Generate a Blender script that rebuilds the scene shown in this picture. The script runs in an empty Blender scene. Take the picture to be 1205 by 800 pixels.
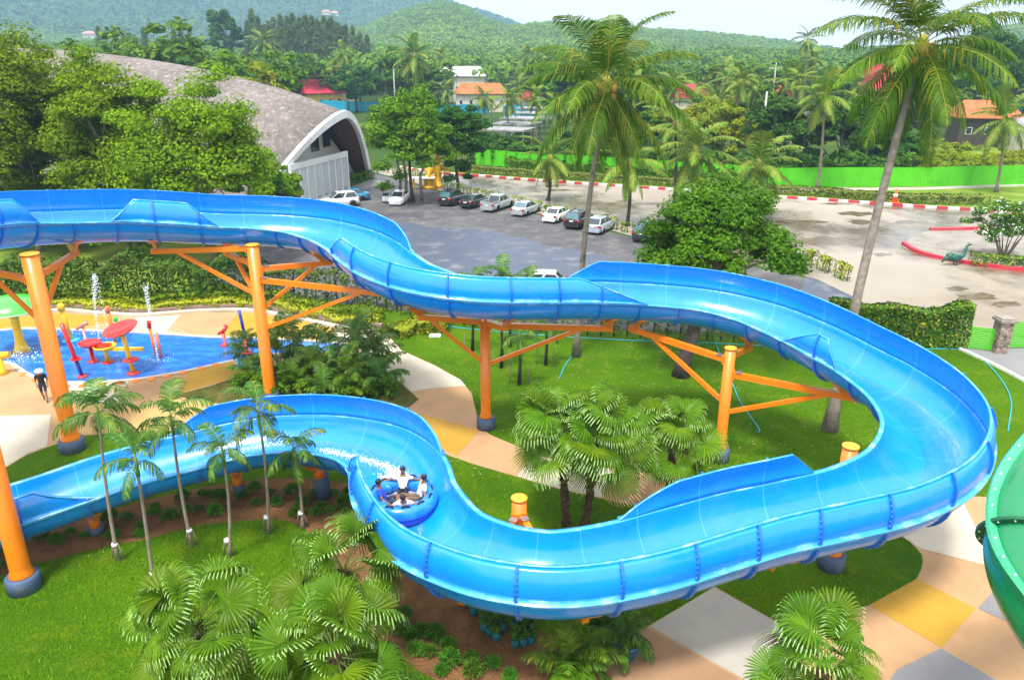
EXPO = 1.15
HAZE = 0.00032
CLOUD = ((5.3,5.3,5.3),(6.3,6.25,6.2))
SUN = (68, 200)
import bpy, bmesh, math, random
import numpy as np
from mathutils import Vector, Matrix
R = math.radians
PI = math.pi
rnd = random.Random(7)
S = bpy.context.scene
COL = S.collection

# ------------------------------------------------------------------ camera model
FPX, TH, CAMH = 900.0, R(20.2), 16.0
CC, SS = math.cos(TH), math.sin(TH)
def G(px, py, z=0.0):
    """point at height z seen at photo pixel (1205x800)"""
    x = (px-602.5)/FPX; v = (py-400)/FPX
    d = (x, CC-v*SS, -SS-v*CC); t = (z-CAMH)/d[2]
    return Vector((t*d[0], t*d[1], z))
def P(p):
    Z = p[2]-CAMH; dep = p[1]*CC-Z*SS; up = p[1]*SS+Z*CC
    return 602.5+FPX*p[0]/dep, 400-FPX*up/dep, dep
def ZAT(X, Y, py):
    v = (py-400)/FPX
    return CAMH+(-v*Y*CC-Y*SS)/(CC-v*SS)

# ------------------------------------------------------------------ materials
def new_mat(name):
    m = bpy.data.materials.new(name); m.use_nodes = True
    nt = m.node_tree; b = nt.nodes['Principled BSDF']
    return m, nt, b
def lk(nt, a, b): nt.links.new(a, b)
def mixc(nt, fac, a, b):
    n = nt.nodes.new('ShaderNodeMix'); n.data_type = 'RGBA'
    for i, v in ((0, fac), (6, a), (7, b)):
        if hasattr(v, 'is_output') or isinstance(v, bpy.types.NodeSocket): lk(nt, v, n.inputs[i])
        elif i == 0: n.inputs[0].default_value = v
        else: n.inputs[i].default_value = (*v[:3], 1)
    return n.outputs[2]
def coords(nt, kind='Object'):
    t = nt.nodes.new('ShaderNodeTexCoord'); return t.outputs[kind]
def noise(nt, vec, scale, detail=3, rough=.55, lo=.35, hi=.65):
    n = nt.nodes.new('ShaderNodeTexNoise'); n.inputs['Scale'].default_value = scale
    n.inputs['Detail'].default_value = detail; n.inputs['Roughness'].default_value = rough
    if vec is not None: lk(nt, vec, n.inputs['Vector'])
    r = nt.nodes.new('ShaderNodeMapRange'); r.inputs[1].default_value = lo; r.inputs[2].default_value = hi
    lk(nt, n.outputs['Fac'], r.inputs[0]); return r.outputs[0]
def bump(nt, b, h, strength=.3, dist=.05):
    n = nt.nodes.new('ShaderNodeBump'); n.inputs['Strength'].default_value = strength
    n.inputs['Distance'].default_value = dist; lk(nt, h, n.inputs['Height']); lk(nt, n.outputs[0], b.inputs['Normal'])
def stretch(nt, vec, sc):
    n = nt.nodes.new('ShaderNodeMapping'); n.inputs['Scale'].default_value = sc; lk(nt, vec, n.inputs[0]); return n.outputs[0]
def mathn(nt, op, a, b=None):
    n = nt.nodes.new('ShaderNodeMath'); n.operation = op
    for i, v in enumerate((a, b)):
        if v is None: continue
        if isinstance(v, (int, float)): n.inputs[i].default_value = v
        else: lk(nt, v, n.inputs[i])
    return n.outputs[0]

def plain(name, c, rough=.5, var=.15, scale=3, metal=0, coat=0, bmp=0, dirt=None, dscale=.7):
    """painted / solid surface with uneven wear"""
    m, nt, b = new_mat(name); v = coords(nt)
    f = noise(nt, v, scale, 4)
    col = mixc(nt, f, [x*(1-var) for x in c], [min(1, x*(1+var)) for x in c])
    if dirt:
        g = noise(nt, v, dscale, 5, .65, .5, .72); col = mixc(nt, g, col, dirt)
    lk(nt, col, b.inputs['Base Color'])
    rr = nt.nodes.new('ShaderNodeMapRange'); rr.inputs[3].default_value = max(.02, rough-.08); rr.inputs[4].default_value = min(1, rough+.12)
    lk(nt, f, rr.inputs[0]); lk(nt, rr.outputs[0], b.inputs['Roughness'])
    b.inputs['Metallic'].default_value = metal; b.inputs['Coat Weight'].default_value = coat
    if bmp: bump(nt, b, noise(nt, v, scale*6, 3), bmp, .02)
    return m
def leafmat(name, dark, light, tint=None, scale=.6, rough=.55, trans=.25, spec=.35, tfrac=.12):
    m, nt, b = new_mat(name); v = coords(nt)
    geo = nt.nodes.new('ShaderNodeNewGeometry'); oi = nt.nodes.new('ShaderNodeObjectInfo')
    f = noise(nt, v, scale, 3, .6, .32, .68)
    a = mathn(nt, 'MULTIPLY_ADD', geo.outputs['Random Per Island'], .55); a.node.inputs[2].default_value = 0
    a2 = mathn(nt, 'MULTIPLY', f, .45); s = mathn(nt, 'ADD', a, a2)
    col = mixc(nt, s, dark, light)
    if tint:
        k = mathn(nt, 'LESS_THAN', geo.outputs['Random Per Island'], tfrac); col = mixc(nt, k, col, tint)
    h = nt.nodes.new('ShaderNodeHueSaturation')
    hv = nt.nodes.new('ShaderNodeMapRange'); hv.inputs[3].default_value = .485; hv.inputs[4].default_value = .515
    lk(nt, oi.outputs['Random'], hv.inputs[0]); lk(nt, hv.outputs[0], h.inputs['Hue'])
    vv = nt.nodes.new('ShaderNodeMapRange'); vv.inputs[3].default_value = .82; vv.inputs[4].default_value = 1.18
    q = mathn(nt, 'MULTIPLY', oi.outputs['Random'], 7.31); q = mathn(nt, 'FRACT', q); lk(nt, q, vv.inputs[0]); lk(nt, vv.outputs[0], h.inputs['Value'])
    lk(nt, col, h.inputs['Color']); lk(nt, h.outputs[0], b.inputs['Base Color'])
    b.inputs['Roughness'].default_value = rough; b.inputs['Specular IOR Level'].default_value = spec*.5
    t = nt.nodes.new('ShaderNodeBsdfTranslucent'); lk(nt, h.outputs[0], t.inputs[0])
    mx = nt.nodes.new('ShaderNodeMixShader'); mx.inputs[0].default_value = trans
    lk(nt, b.outputs[0], mx.inputs[1]); lk(nt, t.outputs[0], mx.inputs[2])
    lk(nt, mx.outputs[0], nt.nodes['Material Output'].inputs[0]); return m
def ground_mat(name, c1, c2, s1, c3=None, s3=8, lo3=.45, hi3=.7, rough=.9, bs=0, bscale=20, wet=None, str3=None, fine=None, fscale=60):
    m, nt, b = new_mat(name); v = coords(nt)
    f = noise(nt, v, s1, 5, .6); col = mixc(nt, f, c1, c2)
    if c3:
        v3 = stretch(nt, v, str3) if str3 else v
        g = noise(nt, v3, s3, 5, .62, lo3, hi3); col = mixc(nt, g, col, c3)
        if wet:
            r = nt.nodes.new('ShaderNodeMapRange'); r.inputs[3].default_value = rough; r.inputs[4].default_value = wet
            lk(nt, g, r.inputs[0]); lk(nt, r.outputs[0], b.inputs['Roughness'])
    if fine:
        h = noise(nt, v, fscale, 2, .7, .3, .7); col = mixc(nt, mathn(nt, 'MULTIPLY', h, .6), col, fine)
    lk(nt, col, b.inputs['Base Color'])
    if not wet: b.inputs['Roughness'].default_value = rough
    b.inputs['Specular IOR Level'].default_value = .3 if rough < .8 else .08
    if bs: bump(nt, b, noise(nt, v, bscale, 4, .7), bs, .06)
    return m

M = {}
M['lawn'] = ground_mat('lawn_grass', (.062,.165,.002), (.14,.29,.003), .16, (.22,.30,.010), .9, .52, .75, bs=1, bscale=12, fine=(.045,.13,.002), fscale=7)
M['field'] = ground_mat('field_grass', (.10,.19,.015), (.17,.25,.03), .15, (.30,.30,.06), .4, .5, .75, bs=.6, bscale=8)
M['terrain'] = ground_mat('terrain_ground', (.022,.055,.008), (.05,.10,.014), .02, (.16,.15,.05), .05, .55, .75)
M['soil'] = ground_mat('bed_soil', (.21,.095,.036), (.33,.16,.065), .8, (.13,.062,.026), 2.2, .5, .7, bs=1, bscale=9, fine=(.28,.16,.08), fscale=16)
M['drygrass'] = ground_mat('bed_grass', (.10,.11,.02), (.19,.16,.05), 1.2, (.06,.09,.01), 2.5, .45, .7, bs=.8, bscale=14)
M['asphalt'] = ground_mat('gravel_asphalt', (.085,.087,.10), (.175,.172,.178), .09, (.27,.255,.24), .5, .48, .72, bs=.9, bscale=7, fine=(.07,.07,.08), fscale=3)
M['wet'] = ground_mat('wet_asphalt', (.035,.055,.10), (.06,.08,.125), .5, (.20,.20,.22), .5, .55, .72, rough=.32, bs=.3, bscale=9, fine=(.13,.14,.17), fscale=5)
M['concrete'] = ground_mat('road_concrete', (.22,.18,.13), (.36,.325,.28), .035, (.085,.06,.035), .085, .45, .57, rough=.6, wet=.14, str3=(1,.75,1), fine=(.30,.26,.21), fscale=.45)
M['gravelpale'] = ground_mat('pale_gravel', (.27,.25,.22), (.37,.345,.31), .6, (.20,.175,.14), 1.2, .5, .7, bs=.8, bscale=6)
def pave(name, c): return ground_mat(name, [x*.9 for x in c], [min(.9, x*1.08) for x in c], .5, [x*.72 for x in c], .45, .46, .74, rough=.75, fine=[x*.78 for x in c], fscale=22)
M['p_peach'] = pave('paving_peach', (.47,.28,.14)); M['p_white'] = pave('paving_cream', (.54,.475,.375))
M['p_gold'] = pave('paving_gold', (.47,.265,.028)); M['p_grey'] = pave('paving_grey', (.23,.225,.235)); M['p_tan'] = pave('paving_tan', (.52,.33,.12))
M['p_stone'] = pave('paving_stone', (.42,.385,.335)); M['p_brown'] = pave('paving_brown', (.34,.20,.11))
M['kerbwhite'] = plain('kerb_white_paint', (.78,.76,.72), .6, .08, 2, dirt=(.45,.40,.33))
M['kerbred'] = plain('kerb_red_paint', (.55,.025,.05), .55, .15, 2, dirt=(.40,.10,.10))
M['orange'] = plain('orange_steel_paint', (.80,.205,.003), .38, .05, 2, coat=.3, dirt=(.72,.20,.02), dscale=1.2)
M['orangetop'] = plain('orange_cap_paint', (.88,.36,.03), .4, .05, 2)
M['collar'] = plain('slate_blue_concrete', (.055,.10,.19), .7, .15, 3, bmp=.2, dirt=(.11,.13,.17))
M['steel'] = plain('galvanised_bolt', (.4,.4,.42), .4, .1, 8, metal=.8)
M['white'] = plain('white_paint', (.78,.79,.80), .5, .05, .6, dirt=(.55,.56,.57), dscale=.15)
M['black'] = plain('black_rubber', (.015,.015,.017), .7, .2, 8)
M['darkglass'] = plain('dark_glass', (.012,.018,.022), .06, .1, 1, coat=1)
M['trunk'] = plain('palm_trunk_bark', (.26,.22,.18), .9, .25, 5, bmp=.8, dirt=(.10,.08,.06), dscale=1.5)
M['bark'] = plain('dark_bark', (.055,.045,.038), .95, .35, 4, bmp=1, dirt=(.12,.10,.085), dscale=1.2)
M['palebark'] = plain('pale_bark', (.30,.25,.19), .9, .25, 4, bmp=.8, dirt=(.12,.10,.07), dscale=1)
M['fibre'] = plain('palm_fibre', (.10,.045,.022), .95, .5, 7, bmp=1, dirt=(.20,.11,.06), dscale=5)
M['midrib'] = plain('yellow_green_midrib', (.32,.30,.025), .5, .2, 3)
M['coco'] = leafmat('coconut_leaflet', (.034,.105,.005), (.135,.25,.014), (.32,.28,.02), .9, .5, .3, .3, .06)
M['cocofar'] = leafmat('far_palm_leaflet', (.045,.13,.008), (.18,.31,.025), (.26,.27,.04), .5, .5, .2)
M['fan'] = leafmat('fan_palm_blade', (.042,.118,.003), (.145,.27,.008), None, 1.2, .42, .3, .3)
M['fantip'] = plain('fan_palm_tip', (.20,.34,.08), .5, .25, 6)
M['fandry'] = plain('dry_fan_tip', (.42,.30,.12), .8, .25, 6)
M['petiole'] = plain('palm_petiole', (.16,.24,.04), .5, .2, 4)
M['slim'] = leafmat('slim_palm_leaflet', (.022,.09,.010), (.10,.23,.022), (.22,.24,.02), 1.2, .4, .25, .4, .05)
M['areca'] = leafmat('areca_leaflet', (.035,.11,.004), (.15,.28,.012), (.24,.26,.02), 1.2, .42, .25, .4, .08)
M['leafA'] = leafmat('bright_tree_leaf', (.052,.14,.002), (.235,.37,.008), None, .35, .6, .35, .2)
M['leafB'] = leafmat('mid_tree_leaf', (.035,.11,.002), (.16,.29,.007), None, .35, .6, .3, .2)
M['leafC'] = leafmat('dark_tree_leaf', (.016,.065,.004), (.07,.17,.009), None, .35, .55, .25, .2)
M['leafD'] = leafmat('yellowish_tree_leaf', (.11,.19,.002), (.33,.40,.006), (.32,.28,.01), .35, .6, .35, .2)
M['leafE'] = leafmat('almond_tree_leaf', (.034,.11,.002), (.145,.29,.008), None, .5, .5, .32, .25)
M['leafF'] = leafmat('feathery_tree_needle', (.10,.16,.055), (.21,.28,.11), None, .3, .8, .4, .1)
M['bush'] = leafmat('round_bush_leaf', (.04,.14,.008), (.13,.31,.02), None, 2, .45, .2, .4)
M['hedge'] = leafmat('hedge_leaf', (.020,.068,.004), (.09,.19,.010), (.14,.10,.02), .8, .5, .2, .3, .06)
M['hedgey'] = leafmat('yellow_shrub_leaf', (.16,.23,.008), (.46,.48,.02), None, .8, .45, .3)
M['hedgec'] = leafmat('clipped_hedge_leaf', (.05,.09,.01), (.14,.19,.03), (.22,.20,.02), .6, .5, .2, .3, .1)
M['wood'] = leafmat('distant_wood_leaf', (.04,.11,.008), (.15,.26,.025), (.14,.20,.02), .02, .7, .15, .15, .1)
M['flower'] = plain('white_flower', (.82,.82,.76), .5, .05, 5)
M['redflower'] = plain('red_flower', (.6,.05,.03), .5, .1, 5)

# slide gelcoat: uv.x = metres along the run, uv.y = across
def gelcoat(name, base, line, seam=1.9):
    m, nt, b = new_mat(name); uv = nt.nodes.new('ShaderNodeUVMap').outputs[0]
    sp = nt.nodes.new('ShaderNodeSeparateXYZ'); lk(nt, uv, sp.inputs[0])
    u = mathn(nt, 'DIVIDE', sp.outputs[0], seam); fr = mathn(nt, 'FRACT', u)
    d = mathn(nt, 'ABSOLUTE', mathn(nt, 'SUBTRACT', fr, .5)); ln = mathn(nt, 'LESS_THAN', d, .0062)
    v = coords(nt); f = noise(nt, v, .8, 4, .6)
    col = mixc(nt, f, [x*.93 for x in base], [min(1, x*1.05) for x in base])
    sv = stretch(nt, uv, (.25, 3, 1)); g = noise(nt, sv, 2.2, 5, .65, .52, .8)
    col = mixc(nt, mathn(nt, 'MULTIPLY', g, .3), col, [min(1, x*.8+.12) for x in base])
    col = mixc(nt, mathn(nt, 'MULTIPLY', ln, .6), col, line)
    lk(nt, col, b.inputs['Base Color'])
    rr = nt.nodes.new('ShaderNodeMapRange'); rr.inputs[3].default_value = .16; rr.inputs[4].default_value = .34
    lk(nt, noise(nt, v, 1.7, 4), rr.inputs[0]); lk(nt, rr.outputs[0], b.inputs['Roughness'])
    b.inputs['Coat Weight'].default_value = .5; b.inputs['Coat Roughness'].default_value = .12
    return m
M['gel'] = gelcoat('blue_gelcoat', (.003,.255,.83), (.12,.48,.90))
M['gelrim'] = plain('skylit_blue_rim', (.03,.33,.86), .3, .08, 1, coat=.5, dirt=(.35,.66,.95), dscale=1.5)  # rim blue painted paler to imitate sky light on the up-facing edges
M['geldark'] = plain('blue_flange', (.004,.15,.66), .35, .1, 2, coat=.3)

# ------------------------------------------------------------------ object helpers
def link(o, parent=None):
    COL.objects.link(o)
    if parent is not None: o.parent = parent
    return o
def tag(o, label=None, cat=None, group=None, kind=None):
    if label: o['label'] = label
    if cat: o['category'] = cat
    if group: o['group'] = group
    if kind: o['kind'] = kind
    return o
def thing(name, label, cat, loc=(0,0,0), rz=0, group=None, sc=1):
    o = bpy.data.objects.new(name, None); o.empty_display_size = .3
    o.location = loc; o.rotation_euler = (0, 0, rz); o.scale = (sc,)*3 if not isinstance(sc, (tuple, list)) else sc
    link(o); return tag(o, label, cat, group)
def copy_tree(o, parent=None):
    c = o.copy(); COL.objects.link(c); c.parent = parent
    if parent is not None: c.matrix_parent_inverse = o.matrix_parent_inverse.copy()
    for ch in list(o.children): copy_tree(ch, c)
    return c
class MB:
    def __init__(s): s.v = []; s.f = []; s.m = []; s.sm = []
    def face(s, idx, m=0, sm=False): s.f.append(tuple(idx)); s.m.append(m); s.sm.append(sm)
    def add(s, vs, fs, m=0, sm=False):
        o = len(s.v); s.v += [tuple(x) for x in vs]
        for f in fs: s.face([o+i for i in f], m, sm)
    def box(s, c, d, m=0, rz=0, mat=None):
        x, y, z = (q/2 for q in d); vs = [Vector((sx*x, sy*y, sz*z)) for sz in (-1,1) for sx, sy in ((-1,-1),(1,-1),(1,1),(-1,1))]
        T = mat if mat is not None else Matrix.Rotation(rz, 3, 'Z')
        vs = [T @ v+Vector(c) for v in vs]
        s.add(vs, [(3,2,1,0),(4,5,6,7),(0,1,5,4),(1,2,6,5),(2,3,7,6),(3,0,4,7)], m)
    def beam(s, a, b, w, h, m=0):
        a, b = Vector(a), Vector(b); d = b-a; L = d.length; d.normalize()
        side = d.cross(Vector((0,0,1)))
        if side.length < 1e-4: side = Vector((1,0,0))
        side.normalize(); up = side.cross(d)
        T = Matrix((d, side, up)).transposed(); s.box((a+b)/2, (L, w, h), m, mat=T)
    def tube(s, pts, rad, n=10, m=0, caps=True, sm=True):
        pts = [Vector(p) for p in pts]; rad = rad if isinstance(rad, (list, tuple)) else [rad]*len(pts)
        o = len(s.v); prev = None
        for i, p in enumerate(pts):
            t = (pts[min(i+1, len(pts)-1)]-pts[max(i-1, 0)]).normalized()
            if prev is None:
                a = Vector((1,0,0)) if abs(t.x) < .8 else Vector((0,1,0)); u = (a-t*a.dot(t)).normalized()
            else: u = (prev-t*prev.dot(t)).normalized()
            prev = u; w = t.cross(u)
            for k in range(n):
                an = 2*PI*k/n; s.v.append(tuple(p+(u*math.cos(an)+w*math.sin(an))*rad[i]))
        for i in range(len(pts)-1):
            for k in range(n):
                a = o+i*n+k; b = o+i*n+(k+1) % n; s.face((a, b, b+n, a+n), m, sm)
        if caps: s.face([o+k for k in range(n)][::-1], m); s.face([o+(len(pts)-1)*n+k for k in range(n)], m)
    def lathe(s, prof, n=20, c=(0,0,0), m=0, sm=True, sx=1, sy=1):
        o = len(s.v); c = Vector(c)
        for r, z in prof:
            for k in range(n):
                a = 2*PI*k/n; s.v.append((c.x+r*math.cos(a)*sx, c.y+r*math.sin(a)*sy, c.z+z))
        for i in range(len(prof)-1):
            for k in range(n):
                a = o+i*n+k; b = o+i*n+(k+1) % n; s.face((a, b, b+n, a+n), m, sm)
        if prof[0][0] > 1e-4: s.face([o+k for k in range(n)][::-1], m)
        if prof[-1][0] > 1e-4: s.face([o+(len(prof)-1)*n+k for k in range(n)], m)
    def ell(s, c, r, n=10, m=0):
        prof = [(max(1e-5, math.sin(PI*i/n)), -math.cos(PI*i/n)) for i in range(n+1)]; o = len(s.v)
        s.lathe(prof, n+2, (0,0,0), m)
        for i in range(o, len(s.v)):
            v = s.v[i]; s.v[i] = (c[0]+v[0]*r[0], c[1]+v[1]*r[1], c[2]+v[2]*r[2])
    def prism(s, poly, z0, z1, m=0):
        n = len(poly); o = len(s.v); s.v += [(p[0], p[1], z0) for p in poly]+[(p[0], p[1], z1) for p in poly]
        s.face([o+i for i in range(n)][::-1], m); s.face([o+n+i for i in range(n)], m)
        for i in range(n): j = (i+1) % n; s.face((o+i, o+j, o+n+j, o+n+i), m)
    def mesh(s, name, mats, fix=True):
        me = bpy.data.meshes.new(name); me.from_pydata(s.v, [], s.f)
        for x in (mats if isinstance(mats, (list, tuple)) else [mats]): me.materials.append(x)
        me.polygons.foreach_set('material_index', s.m); me.polygons.foreach_set('use_smooth', s.sm)
        if fix:
            bm = bmesh.new(); bm.from_mesh(me); bmesh.ops.recalc_face_normals(bm, faces=bm.faces); bm.to_mesh(me); bm.free()
        me.update(); return me
    def build(s, name, mats, parent=None, loc=(0,0,0), rz=0, fix=True):
        o = bpy.data.objects.new(name, s.mesh(name, mats, fix)); o.location = loc; o.rotation_euler = (0,0,rz)
        return link(o, parent)
def npmesh(name, V, Q, mats, mi=None, smooth=False):
    me = bpy.data.meshes.new(name); k = Q.shape[1]
    me.vertices.add(len(V)); me.vertices.foreach_set('co', np.ascontiguousarray(V, np.float32).ravel())
    me.loops.add(Q.size); me.loops.foreach_set('vertex_index', np.ascontiguousarray(Q, np.int32).ravel())
    me.polygons.add(len(Q)); me.polygons.foreach_set('loop_start', np.arange(0, Q.size, k, dtype=np.int32))
    me.polygons.foreach_set('loop_total', np.full(len(Q), k, np.int32))
    for x in (mats if isinstance(mats, (list, tuple)) else [mats]): me.materials.append(x)
    if mi is not None: me.polygons.foreach_set('material_index', np.ascontiguousarray(mi, np.int32))
    if smooth: me.polygons.foreach_set('use_smooth', np.ones(len(Q), bool))
    me.update(calc_edges=True); me.validate(); return me
def obj(name, me, parent=None, loc=(0,0,0), rz=0, sc=None, rot=None):
    o = bpy.data.objects.new(name, me); o.location = loc; o.rotation_euler = rot or (0,0,rz)
    if sc: o.scale = (sc,)*3 if not isinstance(sc, (tuple, list)) else sc
    return link(o, parent)
def sheet(name, poly, z, m, kind='structure'):
    """flat sheet from photo-ground points or world points"""
    mb = MB(); pts = [(p.x, p.y) if isinstance(p, Vector) else (p[0], p[1]) for p in poly]
    c = (sum(p[0] for p in pts)/len(pts), sum(p[1] for p in pts)/len(pts))
    a = sum(pts[i][0]*pts[(i+1) % len(pts)][1]-pts[(i+1) % len(pts)][0]*pts[i][1] for i in range(len(pts)))
    if a < 0: pts = pts[::-1]
    mb.add([(p[0], p[1], 0) for p in pts], [tuple(range(len(pts)))])
    o = mb.build(name, m, fix=False); o.location.z = z; return tag(o, kind=kind)
def gp(*px): return [G(*p) for p in px]
def smooth_poly(pts, k=6, closed=True):
    pts = [Vector((p[0], p[1])) for p in pts]; n = len(pts); out = []
    for i in range(n if closed else n-1):
        if closed: p = [pts[(i+j) % n] for j in (-1,0,1,2)]
        else: p = [pts[min(max(i+j, 0), n-1)] for j in (-1,0,1,2)]
        for j in range(k):
            t = j/k; out.append(.5*((2*p[1])+(-p[0]+p[2])*t+(2*p[0]-5*p[1]+4*p[2]-p[3])*t*t+(-p[0]+3*p[1]-3*p[2]+p[3])*t**3))
    if not closed: out.append(pts[-1])
    return out
# ------------------------------------------------------------------ camera, light, sky
cam = bpy.data.cameras.new('camera'); cam.lens = 900/1205*36; cam.sensor_width = 36; cam.clip_end = 9000; cam.clip_start = .2
co = link(bpy.data.objects.new('camera', cam)); co.location = (0, 0, CAMH); co.rotation_euler = (PI/2-TH, 0, 0); S.camera = co
W = bpy.data.worlds.new('World'); S.world = W; W.use_nodes = True; nt = W.node_tree
bg = nt.nodes['Background']; sky = nt.nodes.new('ShaderNodeTexSky'); sky.sky_type = 'NISHITA'; sky.sun_disc = False
SUN_EL, SUN_AZ = SUN
sky.sun_elevation = R(SUN_EL); sky.sun_rotation = R(SUN_AZ); sky.dust_density = 6; sky.air_density = 1.3; sky.altitude = 20
hs = nt.nodes.new('ShaderNodeHueSaturation'); hs.inputs['Saturation'].default_value = .3
lk(nt, sky.outputs[0], hs.inputs['Color'])
# a nearly closed cloud cover over the clear sky
cv = coords(nt, 'Generated'); cn = noise(nt, stretch(nt, cv, (1,1,3)), 2.2, 5, .6, .3, .7)
cloud = mixc(nt, cn, CLOUD[0], CLOUD[1]); lk(nt, mixc(nt, .82, hs.outputs[0], cloud), bg.inputs['Color']); bg.inputs['Strength'].default_value = .15
sl = bpy.data.lights.new('sun', 'SUN'); sl.energy = 2.5; sl.angle = R(10); sl.color = (1, .96, .9)
so = link(bpy.data.objects.new('sun', sl))
az = R(SUN_AZ); el = R(SUN_EL)
dirv = Vector((math.sin(az)*math.cos(el), math.cos(az)*math.cos(el), math.sin(el)))
so.rotation_euler = dirv.to_track_quat('Z', 'Y').to_euler()
S.view_settings.view_transform = 'Standard'; S.view_settings.look = 'None'; S.view_settings.exposure = EXPO; S.view_settings.gamma = 1
S.view_settings.use_curve_mapping = False
S.cycles.max_bounces = 6; S.cycles.transparent_max_bounces = 12; S.cycles.diffuse_bounces = 3; S.cycles.glossy_bounces = 3; S.cycles.volume_bounces = 0

# ------------------------------------------------------------------ terrain
RIDGE = [(-200, 3.4), (200, 5.0), (330, 11.8), (380, 21.8), (430, 30.2), (450, 42.0), (490, 61.3), (520, 71.4), (550, 64.7), (575, 50.4), (600, 43.7), (650, 50.4), (700, 52.1), (760, 38.6), (830, 29.4), (900, 21.0), (980, 11.8), (1050, 10.1), (1120, 20.2), (1170, 43.7), (1205, 50.4), (1300, 37.8), (1500, 16.8)]
def hill(X, Y):
    px = 602.5+FPX*X/np.maximum(Y*.94, 50)
    h = np.interp(px, [a for a, _ in RIDGE], [b for _, b in RIDGE])
    z = h*np.exp(-((Y-1180)/np.where(Y < 1180, 330, 520))**2)
    z += 330*np.exp(-((X+1450)/640)**2*.5-((Y-2250)/520)**2*.5)
    z += 150*np.exp(-((X+330)/260)**2*.5-((Y-2500)/330)**2*.5)
    z += 6*np.sin(X*.011+1)*np.sin(Y*.009)*np.clip((Y-500)/400, 0, 1)+11*np.sin(X*.021+Y*.006)*np.clip((Y-1300)/500, 0, 1)*np.clip(z/80, 0, 1)
    return np.maximum(z-3, 0)*np.clip((Y-450)/200, 0, 1)+np.clip((Y-330)/350, 0, 1)**1.3*13
ys = np.concatenate([np.array([-60,0,100,250,330,390]), np.arange(450,2850,45)]); xs = np.arange(-3000,2701,75.)
X, Y = np.meshgrid(xs, ys); V = np.stack([X, Y, hill(X, Y)], -1).reshape(-1, 3); nx = len(xs)
q = (np.arange(len(ys)-1)[:,None]*nx+np.arange(nx-1)).ravel(); Q = np.stack([q, q+1, q+nx+1, q+nx], 1)
tag(obj('terrain', npmesh('terrain', V, Q, M['terrain'], smooth=True)), kind='structure')

# ------------------------------------------------------------------ ground sheets (each about 4 mm above the one below)
sheet('lawn', [(-60,4),(60,4),(60,45),(30,40.5),(22,43.2),(14,43.6),(3,46),(-8,49.5),(-16,53),(-24,55.5),(-60,58)], .004, M['lawn'])
sheet('grass_field', [(-110,55.6),(-24,53.5),(-24.5,60),(-28,74),(-60,84),(-110,88)], .005, M['field'])
lot = gp((250,330),(330,262),(345,240),(380,226),(415,212),(436,203),(470,212),(522,228),(600,246),(700,268),(770,287),(850,306),(960,330),(1012,352),(1000,388),(950,400),(870,392),(700,387),(520,372),(430,360),(330,352))
sheet('parking_lot', lot, .006, M['asphalt'])
wet0 = gp((350,262),(395,246),(425,248),(470,262),(520,268),(575,272),(640,288),(690,296),(745,312),(730,326),(690,330),(640,322),(600,332),(520,330),(450,320),(400,300),(360,285))
wp = smooth_poly([(p.x, p.y) for p in wet0], 5); wr = random.Random(3)
wp = [(p.x+wr.uniform(-.35,.35), p.y+wr.uniform(-.5,.5)) for p in wp]
sheet('wet_asphalt', wp, .010, M['wet'])
sheet('wet_driveway', gp((950,322),(985,330),(1020,346),(1040,372),(985,365),(940,345)), .012, M['wet'])
road = gp((425,199),(470,196),(520,204),(569,209),(602,212),(679,217),(755,222),(896,232),(1003,239),(1096,245.5),(1146,248.5),(1230,257),(1420,275),(1500,420),(1215,452),(1140,413),(1128,405),(1060,388),(1010,352),(960,328),(850,304),(770,285),(700,266),(600,244),(522,226),(470,210),(440,203))
sheet('road', road, .014, M['concrete'])
PUD = ground_mat('muddy_puddle', (.10,.07,.04), (.17,.125,.08), .6, (.22,.18,.13), .9, .5, .7, rough=.12, bs=.05, bscale=3)
pr = random.Random(6)
for px, py, hw, hh in [(935,262,40,4),(975,284,46,6),(1012,262,18,3),(905,288,26,4),(1005,252,30,3),(1075,262,24,2.5),(950,300,22,4),(1150,350,34,6),(1182,358,26,4),(1125,340,16,3),(880,252,20,3),(1120,262,20,2),(1040,300,14,2.5),(985,240,22,1.6),(830,243,34,2.2),(760,240,30,2.0),(655,224,26,1.3)]:
    ps = [(px+hw*math.cos(a)*pr.uniform(.5,1.1), py+hh*math.sin(a)*pr.uniform(.5,1.1)) for a in [2*PI*k/14 for k in range(14)]]
    sheet('puddle', smooth_poly([(q.x, q.y) for q in gp(*ps)], 3), .018+.0003*pr.random(), PUD)
sheet('driveway', gp((1128,408),(1205,398),(1420,420),(1500,500),(1205,448)), .020, M['p_grey'])
sheet('verge', gp((500,200),(569,206.5),(602,209.5),(679,214.5),(755,219.5),(896,229.5),(1003,236.5),(1096,243),(1146,246),(1230,254),(1420,270),(1420,222),(1205,213),(1090,217),(920,219),(760,207),(690,202),(600,196),(500,190)), .006, M['field'])
sheet('verge_path', gp((900,222),(1090,220.5),(1205,216),(1300,214),(1300,217),(1205,219),(1090,223.5),(900,225)), .010, M['p_stone'])
sheet('meadow', gp((1030,218),(1205,212),(1420,208),(1420,150),(1190,158),(1080,165),(1050,190)), .006, M['field'])
sheet('traffic_island', [(p.x, p.y) for p in smooth_poly([(q.x, q.y) for q in gp((1062,288),(1094,271),(1130,271),(1200,268),(1330,275),(1400,320),(1205,319),(1160,314),(1115,307),(1080,298))], 4)], .018, M['gravelpale'])

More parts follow.
